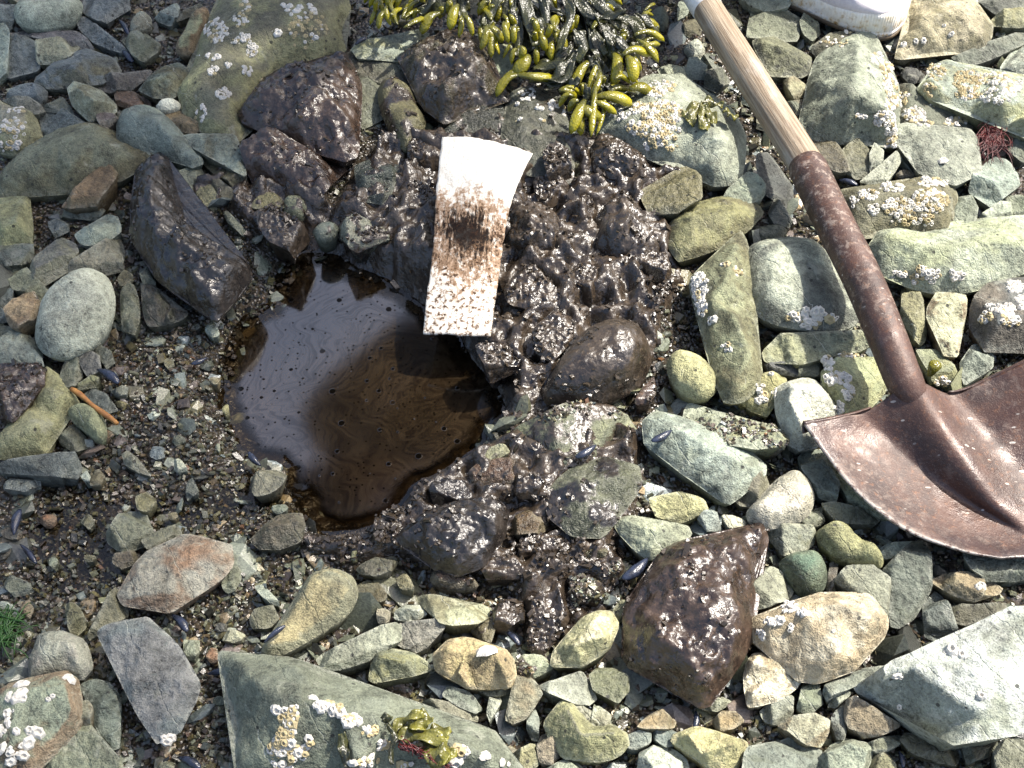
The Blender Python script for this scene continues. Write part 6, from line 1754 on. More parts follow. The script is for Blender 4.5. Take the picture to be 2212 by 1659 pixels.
path = catmull(sp, uu)
rad = np.interp(uu, [0, .012, .03, .5, .8, 1], [.0196, .0207, .0208, .0192, .0176, .0120])
V, F = tube(path - SL, rad, 32)
V = np.array(V)
V += .0004 * fbm(V * 200, 2)[:, None] * 0
socket = mesh_obj('socket', V, F, M['rust'], shovel)
d_ = np.repeat(np.interp(uu, [0, .25, .6, 1], [1.0, .9, .3, .05]), 32)
fattr(socket, 'dirt', d_)
# blade
CT = [[(1738, 916, .070), (1800, 904, .062), (1868, 886, .060), (1965, 846, .066), (2065, 846, .063), (2150, 812, .072), (2300, 742, .105)],
      [(1775, 968, .062), (1840, 950, .052), (1910, 930, .049), (2010, 915, .060), (2110, 905, .053), (2220, 872, .068), (2390, 822, .108)],
      [(1850, 1060, .056), (1910, 1028, .043), (1980, 1002, .040), (2080, 1010, .052), (2180, 985, .045), (2300, 945, .060), (2480, 920, .104)],
      [(1950, 1140, .051), (2010, 1100, .038), (2070, 1072, .034), (2150, 1092, .042), (2250, 1060, .038), (2380, 1030, .055), (2520, 1030, .092)],
      [(2070, 1186, .048), (2120, 1160, .038), (2170, 1140, .034), (2230, 1150, .037), (2320, 1130, .037), (2420, 1110, .052), (2500, 1120, .075)],
      [(2160, 1205, .046), (2205, 1203, .044), (2250, 1202, .042), (2300, 1200, .042), (2350, 1194, .044), (2400, 1180, .050), (2440, 1165, .058)]]
CT = np.array([[gnd(*q) for q in row] for row in CT])
nu, nv = 70, 70
rowsP = np.stack([catmull(CT[i], np.linspace(0, 1, nu)) for i in range(len(CT))])
grid = np.stack([catmull(rowsP[:, k], np.linspace(0, 1, nv)) for k in range(nu)], 1)     # nv, nu, 3
U_, V_ = np.meshgrid(np.linspace(0, 1, nu), np.linspace(0, 1, nv))
grid[..., 2] += .0165 * np.exp(-((U_ - .5) / .078) ** 2) * np.clip(1 - V_ / .85, 0, 1) ** 1.1
grid[..., 2] -= .004 * np.exp(-((np.abs(U_ - .5) - .17) / .05) ** 2) * np.clip(1 - V_ / .95, 0, 1)
gv = grid.reshape(-1, 3)
gv[:, 2] += .0008 * fbm(gv * 30, 2) + .0003 * fbm(gv * 150, 2)
ii = (np.arange(nv - 1)[:, None] * nu + np.arange(nu - 1)[None]).ravel()
bq = np.stack([ii, ii + nu, ii + nu + 1, ii + 1], 1)
blade = mesh_np('blade', gv - SL, bq, M['rust'], shovel)
fattr(blade, 'dirt', np.clip(.25 + .5 * fbm(gv * 14 + 4, 2), 0, 1))
fattr(blade, 'wear', np.clip(np.exp(-U_ / .012) + np.exp(-(1 - V_) / .012), 0, 1).ravel())
sm = blade.modifiers.new('thickness', 'SOLIDIFY')
sm.thickness = .0022
sm.offset = -1
# turned foot steps on both shoulders
for side, us in (('l', np.linspace(0, .36, 30)), ('r', np.linspace(.64, 1, 30))):
    e = catmull(CT[0], us)
    k = np.linspace(0, 1, 30) if side == 'l' else np.linspace(1, 0, 30)
    prof = []
    for th in np.linspace(0, 3.6, 9):
        r = .0065 * (1 - .6 * k)
        off = np.stack([np.zeros(30), r * np.sin(th), -r * (1 - np.cos(th))], 1)
        prof.append(e + off - SL + np.array([0, .0, .0005]))
    pr = np.array(prof)
    q = []
    for a in range(8):
        for b in range(29):
            q.append((a * 30 + b, a * 30 + b + 1, (a + 1) * 30 + b + 1, (a + 1) * 30 + b))
    st = mesh_obj('foot_step', pr.reshape(-1, 3), q, M['rust'], shovel)
    fattr(st, 'dirt', np.full(270, .2))
    md = st.modifiers.new('thickness', 'SOLIDIFY')
    md.thickness = .0018

# ------------------------------------------------------------------ absorbent pad
def pad_material():
    nt = NT('oil_stained_pad')
    uvx = nt.attr('across').outputs['Fac']
    v = nt.coord(False)
    uvy0 = nt.attr('along').outputs['Fac']
    uvy = nt.math('ADD', uvy0, nt.math('MULTIPLY', nt.math('SUBTRACT', nt.noise(v, 24, 4, .65, .5), .5), .42))
    mp = nt.n('Mapping')
    nt.set(mp.inputs[0], v)
    mp.inputs['Rotation'].default_value = (0, 0, -.5)
    mp.inputs['Scale'].default_value = (1.0, .28, 1)
    fib = nt.noise(mp.outputs[0], 420, 4, .7, .8)
    mp3 = nt.n('Mapping')
    nt.set(mp3.inputs[0], v)
    mp3.inputs['Rotation'].default_value = (0, 0, .9)
    mp3.inputs['Scale'].default_value = (1.0, .25, 1)
    fib2 = nt.noise(mp3.outputs[0], 380, 4, .7, .8)
    fb = nt.math('MAXIMUM', fib, fib2)
    blot = nt.noise(v, 45, 5, .65, .4)
    spot = nt.noise(v, 210, 4, .7)
    c = nt.mix(nt.ramp(fib, .4, .7), (.68, .65, .58), (.54, .50, .43))
    # mottled brown oil soaked across the middle
    band = nt.math('MULTIPLY', nt.ramp(uvy, .20, .40), nt.ramp(uvy, .88, .62))
    mott = nt.noise(v, 120, 4, .7, .3)
    st = nt.math('ADD', nt.math('MULTIPLY', band, .34), nt.math('MULTIPLY', nt.math('SUBTRACT', mott, .5), 1.7))
    st = nt.math('ADD', st, nt.math('MULTIPLY', nt.math('SUBTRACT', fb, .56), 1.0))
    c = nt.mix(nt.math('MULTIPLY', nt.ramp(st, -.05, .34, 0, .85), nt.ramp(band, .02, .4)), c, (.21, .112, .050))
    c = nt.mix(nt.math('MULTIPLY', nt.ramp(st, .34, .62, 0, .9), nt.ramp(band, .1, .6)), c, (.032, .018, .011))
    # black fibrous core
    mp4 = nt.n('Mapping')
    nt.set(mp4.inputs[0], v)
    mp4.inputs['Rotation'].default_value = (0, 0, -.12)
    mp4.inputs['Scale'].default_value = (1.0, .13, 1)
    strand = nt.noise(mp4.outputs[0], 360, 4, .7, .6)
    dx = nt.math('SUBTRACT', uvx, nt.math('ADD', .22, nt.math('MULTIPLY', uvy0, .52)))
    dyv = nt.math('SUBTRACT', uvy0, .53)
    dd = nt.math('SQRT', nt.math('ADD', nt.math('MULTIPLY', nt.math('MULTIPLY', dx, dx), 5.0), nt.math('MULTIPLY', nt.math('MULTIPLY', dyv, dyv), 24.0)))
    core = nt.math('ADD', nt.math('SUBTRACT', 1.0, dd), nt.math('ADD', nt.math('MULTIPLY', nt.math('SUBTRACT', strand, .5), 2.4), nt.math('MULTIPLY', nt.math('SUBTRACT', blot, .5), 1.3)))
    c = nt.mix(nt.ramp(core, .05, .50, 0, .97), c, (.006, .004, .004))
    # brown spatter lower down
    lowm = nt.ramp(uvy, .55, .72)
    c = nt.mix(nt.math('MULTIPLY', nt.ramp(spot, .47, .58, 0, .85), lowm), c, (.20, .125, .075))
    c = nt.mix(nt.math('MULTIPLY', nt.ramp(spot, .58, .63, 0, .95), nt.ramp(uvy, .25, .45)), c, (.030, .016, .010))
    c = nt.mix(nt.math('MULTIPLY', nt.ramp(fb, .66, .74, 0, .6), nt.ramp(uvy, .05, .35)), c, (.22, .12, .06))
    return nt.done(c, .8, nt.bump(nt.math('ADD', fb, spot), .8, .0016), Specular_IOR_Level=.06)


M['pad'] = pad_material()
PL = [(955, 296), (949, 345), (943, 410), (939, 470), (936, 520), (931, 575), (922, 640), (913, 720)]
PR = [(1151, 330), (1126, 382), (1104, 440), (1094, 480), (1087, 525), (1078, 590), (1070, 650), (1060, 728)]
PZ = [.070, .066, .058, .052, .048, .043, .036, .024]
nu, nv = 34, 80
Lp = catmull([(*q, z) for q, z in zip(PL, PZ)], np.linspace(0, 1, nv))
Rp = catmull([(*q, z) for q, z in zip(PR, PZ)], np.linspace(0, 1, nv))
u = np.linspace(0, 1, nu)[None, :, None]
G = Lp[:, None] * (1 - u) + Rp[:, None] * u
vv = np.linspace(0, 1, nv)[:, None]
G[..., 1] += -10 * np.sin(np.pi * u[..., 0]) * (1 - vv) ** 3                       # bowed top edge
G[..., 1] += 4 * fbm(np.stack([u[..., 0].ravel() * 3, np.zeros(nu), np.zeros(nu)], 1), 2)[None, :] * vv ** 6
G[..., 2] += .005 * np.sin(np.pi * u[..., 0]) * (1 - .3 * vv)
pp = gnd(G[..., 0].ravel(), G[..., 1].ravel(), G[..., 2].ravel())
pp[:, 2] += .0030 * fbm(pp * 26, 3) + .0010 * fbm(pp * 120, 2)
pp[:, :2] += .0011 * np.stack([fbm(pp * 90, 2), fbm(pp * 90 + 7, 2)], 1)
ii = (np.arange(nv - 1)[:, None] * nu + np.arange(nu - 1)[None]).ravel()
pc = pp.mean(0)
pad = mesh_np('absorbent_pad', pp - pc, np.stack([ii, ii + nu, ii + nu + 1, ii + 1], 1), M['pad'], loc=pc)
fattr(pad, 'across', np.broadcast_to(u[..., 0], (nv, nu)).ravel())
fattr(pad, 'along', np.broadcast_to(vv, (nv, nu)).ravel())
md = pad.modifiers.new('thickness', 'SOLIDIFY')
md.thickness = .0028
md.offset = -1
tag(pad, 'white absorbent strip with a black oil stain, resting on the mud', 'pad')

# ------------------------------------------------------------------ seaweed
def weed_material(name, c1, c2, c3, rough, sc=90):
    nt = NT(name)
    v = nt.coord()
    n = nt.noise(v, sc, 4, .6)
    tip = nt.attr('tip').outputs['Fac']
    dots = nt.voro(v, 420)
    c = nt.mix(nt.ramp(n, .3, .7), c1, c2)
    c = nt.mix(nt.math('MULTIPLY', tip, .85), c, c3)
    c = nt.mix(nt.ramp(dots, .12, .22, .35, 0), c, (.16, .16, .05))
    return nt.done(c, rough, nt.bump(nt.math('MULTIPLY', dots, -1), .5, .0012), Specular_IOR_Level=.6, Subsurface_Weight=.08, Subsurface_Radius=(.004, .004, .001))


M['receptacle'] = weed_material('wrack_tips', (.045, .045, .006), (.095, .090, .008), (.330, .290, .012), .20)
M['frond'] = weed_material('wrack_fronds', (.014, .015, .008), (.034, .036, .014), (.085, .085, .018), .36, 60)


def tip_mesh(a, b, w, za, zb, bend=0.0, seed=0):
    """swollen receptacle from a to b (survey), width w"""
    A, B = gnd(*a, za), gnd(*b, zb)
    m = 12
    t = np.linspace(0, 1, m)
    path = A[None] * (1 - t[:, None]) + B[None] * t[:, None]
    d = B - A
    side = np.cross(d, [0, 0, 1])
    side /= np.linalg.norm(side) + 1e-9
    path += side[None] * (bend * np.linalg.norm(d) * np.sin(np.pi * t))[:, None]
    path[:, 2] += .006 * np.sin(np.pi * t)
    wm = w / 2.0 / 1830.0
    prof = np.interp(t, [0, .12, .35, .62, .85, .95, 1], [.34, .50, .74, .90, .78, .48, .12])
    V, F = tube(path, wm * .92 * prof, 12)
    V = np.array(V)
    ax_c = np.repeat(path, 12, 0) if len(V) == 144 else np.repeat(path, 12, 0)
    V[:, 2] = ax_c[:, 2] + (V[:, 2] - ax_c[:, 2]) * .66
    V += (.0007 * fbm(V * 220 + seed, 2))[:, None] * np.array([1, 1, 1])
    return V, F, np.repeat(t, 12)


def frond_mesh(pts, w, z0, seed, ruffle=.004):
    P = np.array([gnd(x, y, z) for (x, y), z in zip(pts, z0)])
    m = 22
    P = catmull(P, np.linspace(0, 1, m))
    tan = np.gradient(P, axis=0)
    side = np.cross(tan, [0, 0, 1.0])
    side /= np.linalg.norm(side, axis=1)[:, None] + 1e-9
    rg = rand_from('fr', seed)
    V, F, tp = [], [], []
    cols_ = 7
    ph = rg.uniform(0, 6)
    tilt = rg.uniform(-.5, .5)
    for i in range(m):
        t = i / (m - 1)
        ww = w / 2.0 / 1830.0 * min(1, .35 + 2.2 * t) * (1 - .25 * max(0, t - .85) / .15) * (1 + .12 * math.sin(9 * t + ph))
        for k in range(cols_):
            q = (k / (cols_ - 1) - .5) * 2
            z = ruffle * (abs(q) ** 1.5) * math.sin(11 * t + ph + (1.5 if q > 0 else 0)) + .0016 * math.exp(-(q / .2) ** 2) + tilt * q * ww
            V.append(P[i] + side[i] * q * ww + np.array([0, 0, z]))
            tp.append(max(0, (t - .6) * 1.5))
    for i in range(m - 1):
        for k in range(cols_ - 1):
            F.append((i * cols_ + k, i * cols_ + k + 1, (i + 1) * cols_ + k + 1, (i + 1) * cols_ + k))
    return np.array(V), F, np.array(tp)


WEED = {
 'left': ('olive wrack with yellow tips at the top edge, above the pale speckled slab', (560, 6),
   '230,20>220,75,40;275,95>242,192,46;300,60>322,165,44;345,75>372,8,42;372,142>402,58,46;428,112>545,58,48;428,170>532,120,52;485,30>420,102,44;250,60>332,18,44;210,-20>190,40,46;300,-20>300,60,44;400,-10>350,60,44;480,0>540,20,44;330,110>345,150,40;500,80>470,120,40',
   '560,-60>480,-10>330,60>250,90,70;620,-70>560,0>470,60>430,110,70;420,-80>340,-20>290,40,60;650,-60>600,20>560,60,60'),
 'middle': ('dark wrack fronds dangling over the muddy square rock', (760, -6),
   '620,110>525,222,86;745,60>705,195,82;782,140>765,245,44;798,120>852,235,48;700,20>690,90,60;655,60>640,120,60;1000,20>880,80,50;940,30>890,100,52',
   '700,-80>640,0>610,100,100;760,-80>730,-10>740,70,90;820,-80>780,20>790,130,70;900,-60>940,0>930,60,70;660,-80>700,10>690,60,80;860,-80>1000,-10>1010,60,80'),
 'centre': ('clump of wrack with swollen yellow-olive tips, largest and hanging lowest at left centre', (1180, 20),
   '960,120>900,60,54;930,200>905,325,62;952,205>972,375,62;955,195>1045,278,72;1005,40>1005,145,54;1075,50>1100,175,58;1100,110>1135,180,50;1060,165>1085,280,54;1120,190>1118,285,50;1135,335>1103,418,38;1160,325>1165,395,62;1255,340>1262,420,48;1262,150>1272,225,50;1300,250>1322,335,62;1368,295>1362,400,58;1378,215>1452,338,62;1398,190>1425,108,50;1350,180>1330,250,50;1250,230>1260,280,46;1330,60>1330,120,50;1160,100>1150,160,50;1040,20>1060,90,54;980,60>960,110,54',
   '1100,-80>1010,40>950,180,90;1140,-80>1160,40>1190,220>1200,330,88;1180,-60>1230,80>1280,230,70;1230,-70>1330,60>1420,120,84;1160,-60>1080,60>1090,160,76;1300,-60>1360,90>1390,200>1370,280,72;1200,-60>1250,20>1390,90>1480,110,80;1130,0>1130,120>1120,230,70;1240,100>1300,180>1310,260,66'),
 'right': ('tangled dark wrack with olive tips pointing right, left of the shaft', (1760, 40),
   '1935,235>2095,268,54;1955,300>2055,290,50;1945,150>2055,195,74;1955,100>1992,72,38;1975,130>2022,102,38;1940,285>2055,405,54;1855,360>2005,366,72;1640,180>1722,145,60;1535,50>1480,112,50;1760,370>1762,560,92;1858,395>1892,535,94;1788,520>1872,542,42;1888,395>1935,470,58;1705,515>1688,560,42;1620,40>1560,80,56;1700,60>1760,80,60;1500,150>1470,230,56;1830,240>1800,300,60',
   '1500,-60>1620,60>1780,110>1900,160,90;1480,-40>1560,80>1600,220>1640,380,120;1420,-60>1520,60>1500,200>1480,300,80;1560,-40>1700,100>1850,180>1890,300,100;1640,60>1760,220>1900,250,80;1700,200>1780,320>1760,400,90;1620,200>1660,330>1700,400,90;1500,200>1560,300>1500,400,90;1840,60>1720,90>1600,110,84;1780,250>1880,330>1900,400,80;1900,100>1980,180>2000,250,70'),
 'low': ('trailing wrack with fat warty olive tips over the dark green slab', (1500, 480),
   '1195,385>1125,495,118;1175,490>1385,512,84;1140,510>1005,625,72;1590,430>1498,595,82;1655,490>1598,655,54;1645,610>1618,885,52;1555,700>1685,775,100;1560,690>1488,865,84;1552,770>1550,880,64;1525,670>1475,725,56;1690,640>1885,682,100;1755,598>1875,602,64;1648,680>1782,742,62;1890,585>2005,605,96;1430,600>1520,640,76;1560,560>1580,640,40',
   '1480,300>1380,400>1240,440,78;1520,330>1440,460>1370,520,84;1500,400>1420,520>1250,490,70;1640,380>1600,450>1560,480,84;1680,380>1660,460>1640,560,64;1620,420>1680,520>1720,600,70;1540,520>1470,580>1430,620,80;1700,560>1800,600>1900,590,76;1600,560>1610,640>1580,700,60')}
for key, (lab, base, tips, fr) in WEED.items():
    bx, by = full('B', *base)
    root = empty('seaweed', gnd(bx, by, .02))
    tag(root, lab, 'seaweed', 'clumps of bladder wrack at the top')
    RL = np.array(root.location)
    frl, tpl = [], []
    for k, it in enumerate(fr.split(';')):
        body, w = it[:it.rfind(',')], float(it[it.rfind(',') + 1:])
        pts = [tuple(map(float, q.split(','))) for q in body.split('>')]
        rg = rand_from(key, k)
        frl.append((pts, w, 0.0))
        for e in range(2):           # neighbours of the same plant, lying a little lower
            dx, dy = rg.uniform(-60, 60), rg.uniform(-40, 30)
            frl.append(([(x + dx * (.4 + i * .4), y + dy * (.4 + i * .3)) for i, (x, y) in enumerate(pts)], w * rg.uniform(.6, 1.0), (.010, -.008)[e] if key != 'low' else (.004, -.008)[e]))
    for k, it in enumerate(tips.split(';')):
        a, b = it.split('>')
        ax_, ay_ = map(float, a.split(','))
        bx_, by_, w = map(float, b.split(','))
        rg = rand_from(key, 't', k)
        tpl.append((ax_, ay_, bx_, by_, w, 0.0))
        if w < 80:
            dx, dy = rg.uniform(-42, 42), rg.uniform(-50, 6)
            tpl.append((ax_ + dx, ay_ + dy, bx_ + dx * 1.5 + rg.uniform(-14, 14), by_ + dy, w * rg.uniform(.6, .95), -.007))
    for k, (pts, w, dz) in enumerate(frl):
        P = [full('B', *q) for q in pts]
        rg = rand_from(key, 'z', k)
        zb = (rg.uniform(.045, .065) if key != 'low' else rg.uniform(.042, .055)) + dz
        V, F, tp = frond_mesh(P, w / 3, np.linspace(zb + .012, zb - .008, len(P)), key + str(k))
        o = mesh_obj('frond', V - RL, F, M['frond'], root)
        fattr(o, 'tip', tp)
        md = o.modifiers.new('thickness', 'SOLIDIFY')
        md.thickness = .0011
    for k, (ax_, ay_, bx_, by_, w, dz) in enumerate(tpl):
        rg = rand_from(key, 'y', k)
        z = (rg.uniform(.050, .072) if key != 'low' else rg.uniform(.046, .062)) + dz
        ex = .22
        A_ = full('B', ax_ - (bx_ - ax_) * ex, ay_ - (by_ - ay_) * ex)
        V, F, tp = tip_mesh(A_, full('B', bx_, by_), w / 3 * 1.08, z + .008, z - .006, rg.uniform(-.16, .16), k)
        o = mesh_obj('receptacle', V - RL, F, M['receptacle'], root)
        fattr(o, 'tip', np.clip((tp - .15) * 1.5 * rg.uniform(.45, 1.1), 0, 1))


def tuft(name, label, cat, base, strands, mat, z, rad, wig=.1):
    root = empty(name, gnd(*base, z))
    tag(root, label, cat)
    RL = np.array(root.location)
    VV, FF = [], []
    for k, (a, b) in enumerate(strands):
        rg = rand_from(name, label, k)
        A, B = gnd(*a, z + rg.uniform(0, .004)), gnd(*b, z + rg.uniform(-.004, .006))
        t = np.linspace(0, 1, 8)
        pth = A[None] * (1 - t)[:, None] + B[None] * t[:, None]
        L = np.linalg.norm(B - A)
        pth[:, 0] += L * wig * np.sin(t * rg.uniform(3, 7)) * rg.uniform(-1, 1)
        pth[:, 1] += L * wig * np.sin(t * rg.uniform(3, 7)) * rg.uniform(-1, 1)
        pth[:, 2] += .004 * np.sin(np.pi * t)
        V, F = tube(pth - RL, rad * (1 - .5 * t), 5)
        n0 = len(VV)
        VV += list(V)
        FF += [tuple(n0 + i for i in f) for f in F]
    o = mesh_obj('strands', VV, FF, mat, root)
    tag(o, kind='stuff')
    return root


M['red_algae'] = simple('red_algae', (.10, .014, .012), (.05, .010, .012), 120, .4, .2)
M['green_algae'] = simple('green_algae', (.030, .095, .012), (.014, .045, .008), 120, .35, .2)
rg = random.Random(3)
cx, cy = full('C', 1990, 880)
tuft('algae', 'dark red hair-like algae between stones near the right edge', 'algae', (cx, cy),
     [((cx + rg.gauss(0, 14), cy + rg.gauss(-6, 10)), (cx + rg.gauss(10, 26), cy + rg.gauss(22, 22))) for _ in range(130)], M['red_algae'], .022, .00055, .2)
cx, cy = full('G', 50, 740)
tuft('algae', 'bright green algae tuft at the left edge, lower half', 'algae', (cx, cy),
     [((cx + rg.gauss(-8, 14), cy + rg.gauss(0, 16)), (cx + rg.gauss(0, 24), cy + rg.gauss(6, 24))) for _ in range(120)], M['green_algae'], .010, .0009, .25)
cx, cy = full('H', 480, 1520)
tuft('algae', 'reddish brown thread algae below the seaweed sprig, bottom edge', 'algae', (cx, cy),
     [((cx - 40 + t * 1.4 + rg.gauss(0, 5), cy - 10 + t * .7 + rg.gauss(0, 4)), (cx - 20 + t * 1.4 + rg.gauss(0, 8), cy + t * .7 + rg.gauss(0, 6))) for t in range(70)], M['red_algae'], .072, .0006, .2)
# seaweed sprig on the boulder at the bottom
M['sprig'] = weed_material('young_wrack', (.060, .058, .014), (.110, .105, .022), (.24, .225, .03), .35)
bx, by = full('H', 330, 1440)
sprig = empty('seaweed', gnd(bx, by, .07))
tag(sprig, 'small yellow-green seaweed sprig on the dark boulder at the bottom', 'seaweed')
RL = np.array(sprig.location)
for k, (pts, w, mt) in enumerate([([(330, 1450), (380, 1360), (440, 1330), (530, 1300)], 60, 'sprig'), ([(440, 1320), (490, 1340), (500, 1410)], 110, 'sprig'), ([(470, 1330), (530, 1340), (560, 1380)], 90, 'sprig'),
                                  ([(340, 1460), (440, 1440), (540, 1450), (690, 1480)], 90, 'sprig'), ([(560, 1440), (630, 1420), (690, 1450)], 90, 'sprig'), ([(540, 1470), (600, 1560), (690, 1600)], 130, 'sprig'), ([(600, 1520), (660, 1540), (715, 1600)], 100, 'sprig'),
                                  ([(330, 1640), (320, 1540), (350, 1450), (300, 1380)], 34, 'frond'), ([(40, 1660), (20, 1560), (0, 1440)], 60, 'frond'), ([(300, 1380), (270, 1340), (330, 1330)], 40, 'frond')]):
    P = [full('H', *q) for q in pts]
    V, F, tp = frond_mesh(P, w / 3 * .72, np.linspace(.074, .084, len(P)), 'sp' + str(k), .004)
    o = mesh_obj('frond', V - RL, F, M[mt], sprig)
    fattr(o, 'tip', tp)
    md = o.modifiers.new('thickness', 'SOLIDIFY')
    md.thickness = .0009
# little tuft left of the shaft
bx, by = full('C', 130, 700)
sp2 = empty('seaweed', gnd(bx, by, .05))
tag(sp2, 'little olive seaweed tuft on the barnacle boulder beside the shaft', 'seaweed')
RL = np.array(sp2.location)
for k, (pts, w) in enumerate([([(100, 660), (40, 720), (0, 760)], 60), ([(110, 670), (60, 760), (40, 800)], 60), ([(130, 680), (130, 760), (150, 840)], 66), ([(140, 690), (180, 740), (200, 800)], 60), ([(260, 720), (300, 730), (350, 770)], 60), ([(120, 660), (180, 660), (260, 690)], 40)]):
    P = [full('C', *q) for q in pts]
    V, F, tp = frond_mesh(P, w / 3, np.linspace(.062, .056, len(P)), 'tf' + str(k), .004)
    o = mesh_obj('frond', V - RL, F, M['sprig'], sp2)
    fattr(o, 'tip', tp * .6)
    md = o.modifiers.new('thickness', 'SOLIDIFY')
    md.thickness = .0009
# single bladder right of the shovel's neck
b1 = full('F', 1620, 735)
V, F, tp = tip_mesh(full('F', 1600, 775), full('F', 1640, 705), 30, .036, .042)
c0 = np.mean(V, 0)
o = mesh_obj('seaweed_bladder', V - c0, F, M['receptacle'], loc=c0)
fattr(o, 'tip', np.full(len(V), .2))
tag(o, 'single green seaweed bladder beside the shovel neck', 'seaweed')

# ------------------------------------------------------------------ twig, mussels
M['twig'] = simple('twig_bark', (.42, .20, .05), (.24, .10, .03), 160, .55, .4)
a, b = T('D', 463, 862, .026), T('D', 755, 1082, .030)
t = np.linspace(0, 1, 16)[:, None]
pth = a * (1 - t) + b * t
pth[:, 2] += .0012 * np.sin(t[:, 0] * 5)
pth[:, 0] += .001 * np.sin(t[:, 0] * 9)
V, F = tube(pth - a, .0025 * (1 + .18 * np.sin(t[:, 0] * 11)), 10)
tw = mesh_obj('twig', V, F, M['twig'], loc=a)
tag(tw, 'short orange-brown twig lying on stones at the left', 'twig')

M['mussel'] = simple('mussel_shell', (.010, .012, .018), (.026, .034, .062), 2.2, .22, .15, .02, .6)


def mussel_verts():
    V, F = [], []
    m, n = 14, 12
    for i in range(m):
        t = i / (m - 1)
        w = .42 * math.sin(math.pi * min(1, t * .92 + .04)) ** .7 * (.55 + .45 * t)
        hh = .30 * math.sin(math.pi * min(1, t * .95 + .03)) ** .7
        for k in range(n):
            a = 6.2832 * k / n
            V.append((t * 2 - 1, w * math.cos(a) + .12 * math.sin(math.pi * t), hh * math.sin(a)))
    for i in range(m - 1):
        for k in range(n):
            F.append((i * n + k, i * n + (k + 1) % n, (i + 1) * n + (k + 1) % n, (i + 1) * n + k))
    F.append(tuple(range(n - 1, -1, -1)))
    F.append(tuple((m - 1) * n + k for k in range(n)))
    return V, F


mv, mf = mussel_verts()
mus_me = None
for (tl, x0, y0, x1, y1, z, lb) in [
        ('D', 632, 735, 768, 822, .020, 'blue mussel shell left of the pool, beside a purplish stone'),
        ('G', 1115, 665, 1215, 775, .012, 'black mussel shell above the pentagonal slab'),
        ('H', 1985, 300, 1820, 435, .026, 'large dark mussel shell above the oiled wedge rock'),
        ('E', 2140, 1130, 2010, 1200, .044, 'dark mussel shell lying on the large smooth grey rock'),
        ('E', 1650, 1225, 1520, 1305, .040, 'brownish mussel shell on the crumb-strewn green rock'),
        ('D', 1690, 1360, 1610, 1270, .006, 'blue-black mussel shell at the pool\'s left lower shore'),
        ('D', 1340, 660, 1240, 700, .010, 'small black mussel in the gravel left of the pool'),
        ('G', 90, 150, 130, -20, .010, 'dark mussel shell among wet grit at the left edge'),
        ('G', 130, 210, 235, 335, .008, 'slender open mussel shell below the left-edge mussel'),
        ('I', 85, 1290, 78, 1405, .016, 'shiny banded blue mussel shell above the yellow block'),
        ('I', 1400, 1545, 1430, 1655, .014, 'dark banded mussel shell at the bottom edge, right part'),
        ('A', 790, 330, 860, 400, .012, 'round black mussel between stones in the upper left'),
        ('A', 770, 130, 835, 225, .012, 'narrow black mussel near the top edge, left part'),
        ('H', 1060, 770, 1155, 860, .016, 'curved black mussel half in a gap above the leaf-shaped slab'),
        ('G', 1345, 1050, 1490, 1035, .010, 'flat black mussel right of the pentagonal slab'),
        ('G', 1150, 1590, 1300, 1660, .012, 'black mussel at the bottom edge, left of the big boulder'),
        ('B', 90, 290, 170, 240, .034, 'blue-grey mussel on the boulder left of the seaweed'),
        ('C', 1010, 1165, 1135, 1200, .014, 'dark mussel right of where wood meets socket'),
        ('H', 1560, 1260, 1620, 1270, .014, 'tiny black mussel left of the faceted light pebble'),
        ('G', 1710, 850, 1850, 735, .044, 'brown mussel shell sliver on the long speckled cobble')]:
    A, B = T(tl, x0, y0, z), T(tl, x1, y1, z + .002)
    L = np.linalg.norm(B - A) / 2
    if mus_me is None:
        o = mesh_obj('mussel', mv, mf, M['mussel'])
        mus_me = o.data
    else:
        o = bpy.data.objects.new('mussel', mus_me)
        col.objects.link(o)
    o.location = (A + B) / 2
    o.rotation_euler = Vector(B - A).to_track_quat('X', 'Z').to_euler()
    o.scale = (L, L * (1.0 if 'slender' not in lb and 'sliver' not in lb and 'narrow' not in lb else .6), L)
    tag(o, lb, 'mussel', 'mussel shells')

# ------------------------------------------------------------------ the person bending over the pit (one shoe shows at the top)
M['skin'] = simple('skin', (.42, .25, .18), (.36, .20, .14), 40, .5, .1)
M['jacket'] = simple('dark_jacket', (.020, .022, .026), (.032, .034, .040), 25, .7, .3)
M['trousers'] = simple('dark_trousers', (.018, .019, .022), (.030, .031, .034), 25, .75, .3)
M['hair'] = simple('brown_hair', (.030, .018, .010), (.055, .034, .018), 200, .5, .5)


def skin_mesh(name, joints, edges, root, mat, parent, sub=2):
    me = bpy.data.meshes.new(name)
    names = list(joints)
    me.from_pydata([joints[n][0] for n in names], [(names.index(a), names.index(b)) for a, b in edges], [])
    o = bpy.data.objects.new(name, me)
    col.objects.link(o)
    o.parent = parent
    md = o.modifiers.new('skin', 'SKIN')
    for i, n in enumerate(names):
        r = joints[n][1]
        me.skin_vertices[0].data[i].radius = r if isinstance(r, tuple) else (r, r)
        me.skin_vertices[0].data[i].use_root = (n == root)
    md.use_smooth_shade = True
    sb = o.modifiers.new('subdivision', 'SUBSURF')
    sb.levels = sb.render_levels = sub
    me.materials.append(mat)
    return o


person = empty('person', (0.10, 0.90, 0))
tag(person, 'person in dark clothes bending over, only a white canvas shoe showing at top right', 'person')
PLc = Vector(person.location)


def rel(d):
    return {k: (tuple(Vector(v[0]) - PLc), v[1]) for k, v in d.items()}


